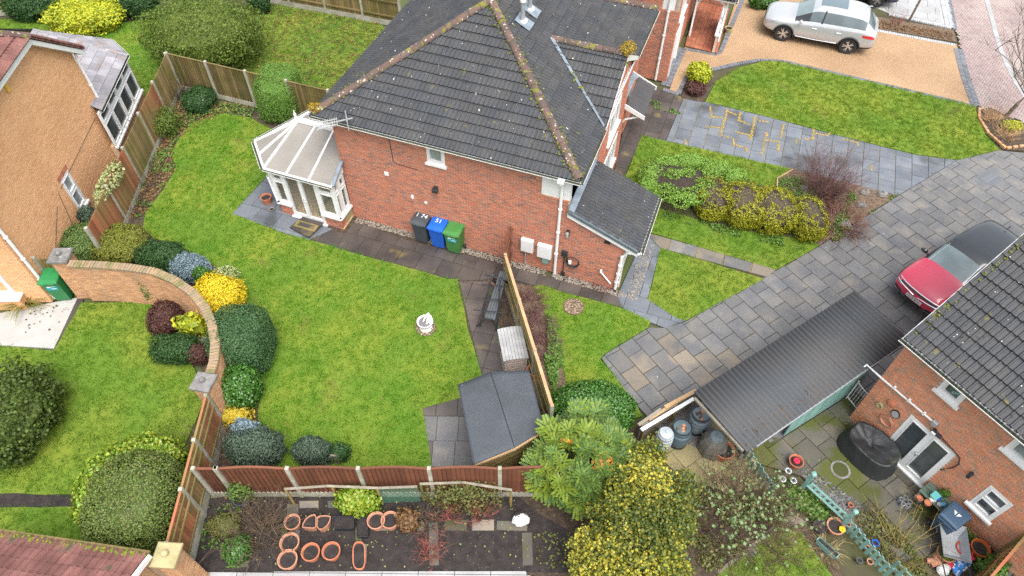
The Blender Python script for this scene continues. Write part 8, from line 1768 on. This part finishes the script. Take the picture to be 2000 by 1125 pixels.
B('rounded bright yellow shrub at the corner of the front lawn', 1366,143,48,46,.85,'lime_leaf',.08,1.8); B('dark burgundy low shrub below the bright yellow one', 1358,172,44,30,.4,'red_leaf',.06,1.)
B('green shrub at the drive edge behind the silver suv', 1492,2,54,26,.7,'gloss_leaf',.08)
# tree at the right edge and its bed
p = G(1966,226); t = thing('bare_tree', 'bare multi stemmed young tree at the right edge of the front lawn', 'tree', (p.x,p.y,0)); mb = MB(); mb.tube([(0,0,0),(.10,-.02,.6),(.28,.0,1.1)], [.085,.07,.06], 8); mb.build('trunk', M_['bark'], t, world=False)
random.seed(11); tw = twigs(13, .03, 3.6, .8, 'twig', seg=5, thick=.032, fork=4, curl=.12, up=.8); tw.v = [(x+.24, y, z+1.0) for x, y, z in tw.v]; tw.build('branches', mk('grey_bark', (.19,.165,.145), (.12,.10,.09), 6, .9), t, world=False)
twiggy('dried_shrub', 'straw coloured dried shrub nearest the tree trunk', 'shrub', G(1940,232,.1), 80, .25, .5, 1.1, 'wood_raw', thick=.008); twiggy('dried_shrub', 'straw coloured dried shrub in the lower part of the tree bed', 'shrub', G(1968,262,.1), 80, .28, .5, 1.1, 'wood_raw', thick=.008); B('yellow green clump at the right of the tree bed', 1978,246,34,20,.35,'lime_leaf',.07,1.4)
EDG = [(1912,212),(1911,232),(1930,262),(1963,291),(2000,286),(2050,282)]
te = thing('bed_edging', 'curved brick edging round the bare tree bed', 'edging', G(1930,262)); q_ = [G(u, v) for u, v in EDG]; mb = MB(); mb.bbox((-.10,-.05,-.03), (.10,.05,.09), .01); em = mb.mesh('brick', M_['brick_wall'])
for a, b in zip(q_[:-1], q_[1:]):
    n = int((b-a).length/.22)
    for i in range(n): r_ = a.lerp(b, (i+.5)/n); linkw('brick', em, te, TR(r_, math.atan2((b-a).y, (b-a).x)+random.uniform(-.05,.05)))
p = G(1774,44); t = thing('bare_tree', 'slim bare sapling trunk in the strip bed beyond the resin drive', 'tree', (p.x,p.y,0)); mb = MB(); mb.tube([(0,0,0),(.05,.0,1.2),(.15,.05,2.6),(.2,.0,4.)], [.055,.05,.042,.03], 7); mb.build('trunk', M_['bark'], t, world=False); tw = twigs(8, .02, 1.4, .7, 'twig', thick=.018, fork=2); tw.v = [(x+.18, y, z+3.2) for x, y, z in tw.v]; tw.build('branches', M_['bark'], t, world=False)
twiggy('bare_shrub', 'small red stemmed shrub in the strip bed beyond the drive', 'shrub', G(1750,42,.1), 40, .2, .5, .8, 'twig_red'); patch('ground_cover', 'dry brown leaves in the strip bed beyond the drive', 'leaves', xy((1712,42),(1860,66),(1862,80),(1710,54)), 500, .08, LM['dry_leaf'], .08)
# heather bed beside the timber fence
for u, v, w, lab in ((1034,592,48,'purple brown heather clump nearest the red gate'),(1052,640,54,'purple brown heather in the middle of the fence bed'),(1062,676,44,'purple brown heather lowest in the fence bed')): twiggy('heather', lab, 'heather', G(u, v, .1), 190, .38, .5, 1.2, 'twig_purple', thick=.009, droop=.5)
twiggy('dried_fern', 'small rusty dried plant at the foot of the garage wall', 'plant', G(1176,553,.05), 60, .22, .3, 1.2, 'twig_red', thick=.008, droop=.5)
patch('ground_cover', 'bright green weeds below the heather clumps', 'ground cover', xy((1068,600),(1082,640),(1100,700),(1108,780),(1085,795),(1062,700),(1070,690)), 1700, .085, LM['cover_leaf'], .22, -.3); patch('ground_cover', 'little green weeds in the path joints by the front door', 'weeds', xy((1262,188),(1300,205),(1330,222),(1320,226),(1280,214)), 120, .08, LM['cover_leaf'], .06, .0)
patch('ground_cover', 'weeds growing out of the joints of the dark path strip', 'weeds', xy((955,560),(968,600),(985,700),(978,700),(955,600)), 60, .06, LM['cover_leaf'], .05)
# laurel hedge, mahonia, holly, rose thicket
B('clipped bright green hedge at the bottom of the tapering lawn', 1158,800,180,118,1.25,'gloss_leaf',.06,2.0, amp=.15)
p = G(1130,905,1.0); t = thing('mahonia', 'large mahonia with frond leaves beside the shed roof', 'shrub', (p.x,p.y,0))
V = []; Fq = []; rnd = random.Random(5)
def frond(c, d, L, tilt):
    side = d.cross(Vector((0,0,1))).normalized(); 
    for k in range(8):
        s = (k+1)/8; q = c+d*(L*s)+Vector((0,0,-.18*L*s*s)); ll = L*.32*(1-.45*abs(s-.45))
        for sg in (1, -1):
            e = (side*sg*.9+d*.55+Vector((0,0,.12))).normalized(); w2 = d*ll*.36; o_ = len(V); V.extend([q, q+e*ll*.5+w2, q+e*ll, q+e*ll*.5-w2]); Fq.append((o_, o_+1, o_+2, o_+3))
lm('mahonia_lime', (.19,.27,.03),(.15,.23,.035),(.25,.31,.035),(.10,.17,.04))
P, N = crown_pts(150, (1.2,1.15,1.0), 2, .35, 1.8, .25); P[:,2] += 1.15
for part in (0, 1):
    V.clear(); Fq.clear()
    for i, ((x, y, z), n) in enumerate(zip(P, N)):
        if (noise.noise(Vector((x*1.3+4, y*1.3, z))) > .10 and y < .5) != (part == 1): continue
        c = Vector((x, y, z)); m = 8; L0_ = rnd.uniform(.26, .42)
        for k in range(m):
            a = 2*PI*k/m+rnd.random()*.4; d = Vector((math.cos(a), math.sin(a), rnd.uniform(.0,.9)))+Vector(n)*.4; frond(c, d.normalized(), L0_*rnd.uniform(.85,1.1), 0)
    if V: link('foliage', np_mesh('foliage', np.array([tuple(v) for v in V]), np.array(Fq), LM['mahonia_lime' if part else 'mahonia_leaf']), t)
mb = MB()
for k in range(16): a = 2*PI*k/16; mb.tube([(.05*math.cos(a),.05*math.sin(a),0),(.4*math.cos(a),.4*math.sin(a),.6),(.85*math.cos(a),.85*math.sin(a),1.2)], [.05,.035,.02], 6)
mb.build('stems', M_['bark'], t, world=False)
for u, v in ((1108,862),(1170,905),(1182,898)): q = G(u, v, 2.0); Pp, Nn = crown_pts(40, (.16,.16,.1), 2, .3); Pp = Pp+np.array((q.x-p.x, q.y-p.y, 2.02)); Vv, Ff = leaf_cloud(Pp, Nn, .11, flat=.8); link('young_leaves', np_mesh('young_leaves', Vv, Ff, bpy.data.materials.get('orange_leaf') or leafmat('orange_leaf', [(.55,.20,.05),(.60,.32,.05),(.45,.14,.05)])), t)
lm('holly_green', (.06,.10,.025),(.08,.13,.035),(.20,.20,.03),(.05,.085,.025),(.34,.30,.035)); lm('holly_gold', (.30,.29,.03),(.52,.44,.05),(.08,.12,.03),(.11,.15,.035),(.56,.48,.07),(.14,.17,.03))
p = G(1235,1040,1.3); t = thing('holly', 'big variegated golden holly in the bottom middle', 'tree', (p.x, p.y, 0)); o_ = p
for (u, v, w, Z, mm, n_) in ((1235,1040,150,2.5,'holly_green',9000),(1185,1085,120,2.2,'holly_gold',6500),(1250,960,110,2.7,'holly_gold',5000),(1300,1020,100,2.2,'holly_green',4500),(1285,1100,110,2.1,'holly_leaf',4500),(1210,1000,90,2.6,'holly_leaf',3500),(1330,960,70,1.7,'holly_green',1600),(1150,1110,70,1.6,'holly_gold',2200),(1245,1125,90,2.3,'holly_gold',3000)):
    q = G(u, v, Z*.55); rx = w/2*dist(q)/FOC; P, N = crown_pts(n_, (rx*1.1, rx*1.0, Z*.5), 2, .38, 2.2, .6); P = P+np.array((q.x-o_.x, q.y-o_.y, Z*.52)); P = P[P[:,2] > .05]; V2, F2 = leaf_cloud(P, P*0+np.array((0,0,1)), .068, flat=.9); link('foliage', np_mesh('foliage', V2, F2, LM[mm]), t)
mb = MB()
for k in range(9): a = 2*PI*k/9; mb.tube([(.06*math.cos(a),.06*math.sin(a),0),(.35*math.cos(a),.35*math.sin(a),.9),(.8*math.cos(a),.8*math.sin(a),1.9)], [.06,.04,.015], 6)
mb.build('branches', M_['bark'], t, world=False)
B('upright variegated spray of the holly beside the yellow patio', 1258,905,96,110,2.2,'holly_leaf',.07,.9, amp=.35, depth=.7, flat=1., core=None, name='holly', cat='tree')
p = G(1452,1012,.3); t = twiggy('rose_thicket', 'overgrown thicket of brown stems and small green leaves below the picket fence', 'thicket', p, 330, 1.2, 1.2, .9, 'twig', thick=.010, curl=.25)
P = RNG.normal(0, 1, (1100,3))*np.array((.85,.62,.30))+np.array((0,0,.85)); P = P[P[:,2] > .1]; cl2 = np.array([noise.noise(Vector((x*3.1, y*3.1, z*3))) for x, y, z in P]); P = P[cl2 > -.02]; N = np.zeros_like(P); N[:,2] = 1; V2, F2 = leaf_cloud(P, N, .085, flat=.7); link('foliage', np_mesh('foliage', V2, F2, LM['bud_leaf']), t)
patch('ground_cover', 'weeds and brown leaves on the soil round the rose thicket', 'ground cover', xy((1320,955),(1480,970),(1560,1000),(1540,1020),(1440,1100),(1380,1120),(1330,1060)), 2600, .07, LM['oval_leaf'], .15, -.2)
patch('ground_cover', 'green weeds along the teal slatted gate', 'ground cover', xy((1505,935),(1560,945),(1640,1015),(1620,1040),(1560,1005),(1510,965)), 1500, .08, LM['cover_leaf'], .14, -.1)
twiggy('bare_shrub', 'greenish bare rose stems arching over the mossy yard', 'shrub', G(1765,1075,.1), 34, .3, 1.5, 1.0, 'joint_moss', thick=.010, curl=.22); twiggy('dried_shrub', 'dry brown stems between picket fence and mossy slabs', 'shrub', G(1700,1030,.1), 70, .4, .6, 1.2, 'twig', thick=.007, droop=.4)
B('small leafy plant among the pots at the wall end', 1935,1108,50,40,.5,'cover_leaf',.08,1.2); B('green fern like plant on the potting bench', 1842,968,30,28,.7,'cover_leaf',.07,1.)
# vegetable bed
t = twiggy('bare_shrub', 'big bare pale twigged shrub in the vegetable bed', 'shrub', G(510,1040,.2), 120, .4, 1.15, .95, 'twig', thick=.009, curl=.2); B('dark heathery mound left of the bare shrub', 438,1026,62,44,.4,'oval_leaf',.05); B('bright green small conifer beside the bare shrub', 464,1074,48,52,.55,'gloss_leaf',.05)
p = G(474,972,.5); B('young pale conifer in the blue grey pot', 470,958,52,52,.9,'cover_leaf',.07,.9, depth=.7, core=None)
B('yellow green leafy shrub trained on the mossy frame', 698,978,96,60,.9,'laurel_leaf',.085,1.6); B('dried brown hydrangea beside the terracotta pots', 796,1016,48,46,.6,'dry_leaf',.08,1.8)
B('tangle of thin climber leaves on the right hand frame', 905,962,172,40,1.0,'oval_leaf',.06,.7, depth=.8, core=None)
for u, v, lab, m in ((884,1002,'red stemmed fruit bush, left of two on the slabs','twig_red'),(938,1004,'red stemmed fruit bush, right of two on the slabs','twig_red'),(842,1080,'red stemmed fruit bush in the middle of the dark soil','twig_red'),(840,1020,'dry brown stems beside the hydrangea','twig')): twiggy('fruit_bush', lab, 'bush', G(u, v, .1), 44, .16, .62, .8, m, thick=.010)
patch('ground_cover', 'scattered green seedlings on the left of the vegetable bed', 'weeds', xy((400,985),(470,985),(470,1110),(390,1110)), 170, .07, LM['cover_leaf'], .05, .0); patch('ground_cover', 'green weeds round the mahonia foot', 'weeds', xy((1040,1040),(1120,1040),(1130,1110),(1050,1110)), 120, .07, LM['oval_leaf'], .05)
patch('ground_cover', 'moss and weeds between the rose stems and picket fence in the yard', 'weeds', xy((1660,1000),(1720,1000),(1790,1080),(1820,1125),(1760,1125),(1700,1060)), 1300, .07, LM['oval_leaf'], .08, -.1)
patch('ground_cover', 'green weeds among the pots along the orange brick wall', 'weeds', xy((1800,960),(1830,950),(1900,1020),(1980,1090),(1960,1120),(1880,1120),(1830,1040)), 900, .08, LM['cover_leaf'], .3, .0)
patch('fallen_leaves', 'brown leaf debris around the potting bench and barrow', 'leaves', xy((1790,970),(1850,960),(1900,1030),(1870,1060),(1820,1030)), 420, .08, LM['dry_leaf'], .12, .0)
twiggy('dead_plant', 'tangle of dead brown stems beside the potting bench', 'plant', G(1815,1000,.1), 60, .35, .5, 1.2, 'twig_dark', thick=.009, droop=.4)
mb = MB(); pg = xy((1560,915),(1590,920),(1680,985),(1720,1010),(1690,1020),(1640,1000),(1575,945))
for i in range(900):
    q = (random.uniform(min(p[0] for p in pg), max(p[0] for p in pg)), random.uniform(min(p[1] for p in pg), max(p[1] for p in pg)))
    if inpoly(q, pg): mb.ball((q[0], q[1], .022), random.uniform(.012,.04), 4, 0, (1.3,1,.6), .7)
tag(mb.build('slate_chips', mk('slate_chip', (.1,.1,.11), ramp=[(.10,.105,.12),(.16,.16,.17),(.07,.07,.08),(.22,.215,.21)], rough=.7), None), 'grey slate chippings spilled beside the teal slatted gate', 'gravel', kind='stuff')
patch('fallen_leaves', 'leaf scraps blown into the gutter side of the carport roof', 'leaves', [tuple((CA+ux*(LL*a)+uy*(WW*b)).xy) for a, b in ((.02,.75),(.55,.80),(.55,.97),(.02,.97))], 60, .05, LM['dry_leaf'], .01, lo=2.19)
fence('fence', 'orange brown board fence in the bottom right corner by the brick wall', XY(2004,1046,1.5), XY(1925,1140,1.5), 1, 1.5, 'wood_red', post='wood_old', side=1, bw=.13, gravel=.1, capped=True)
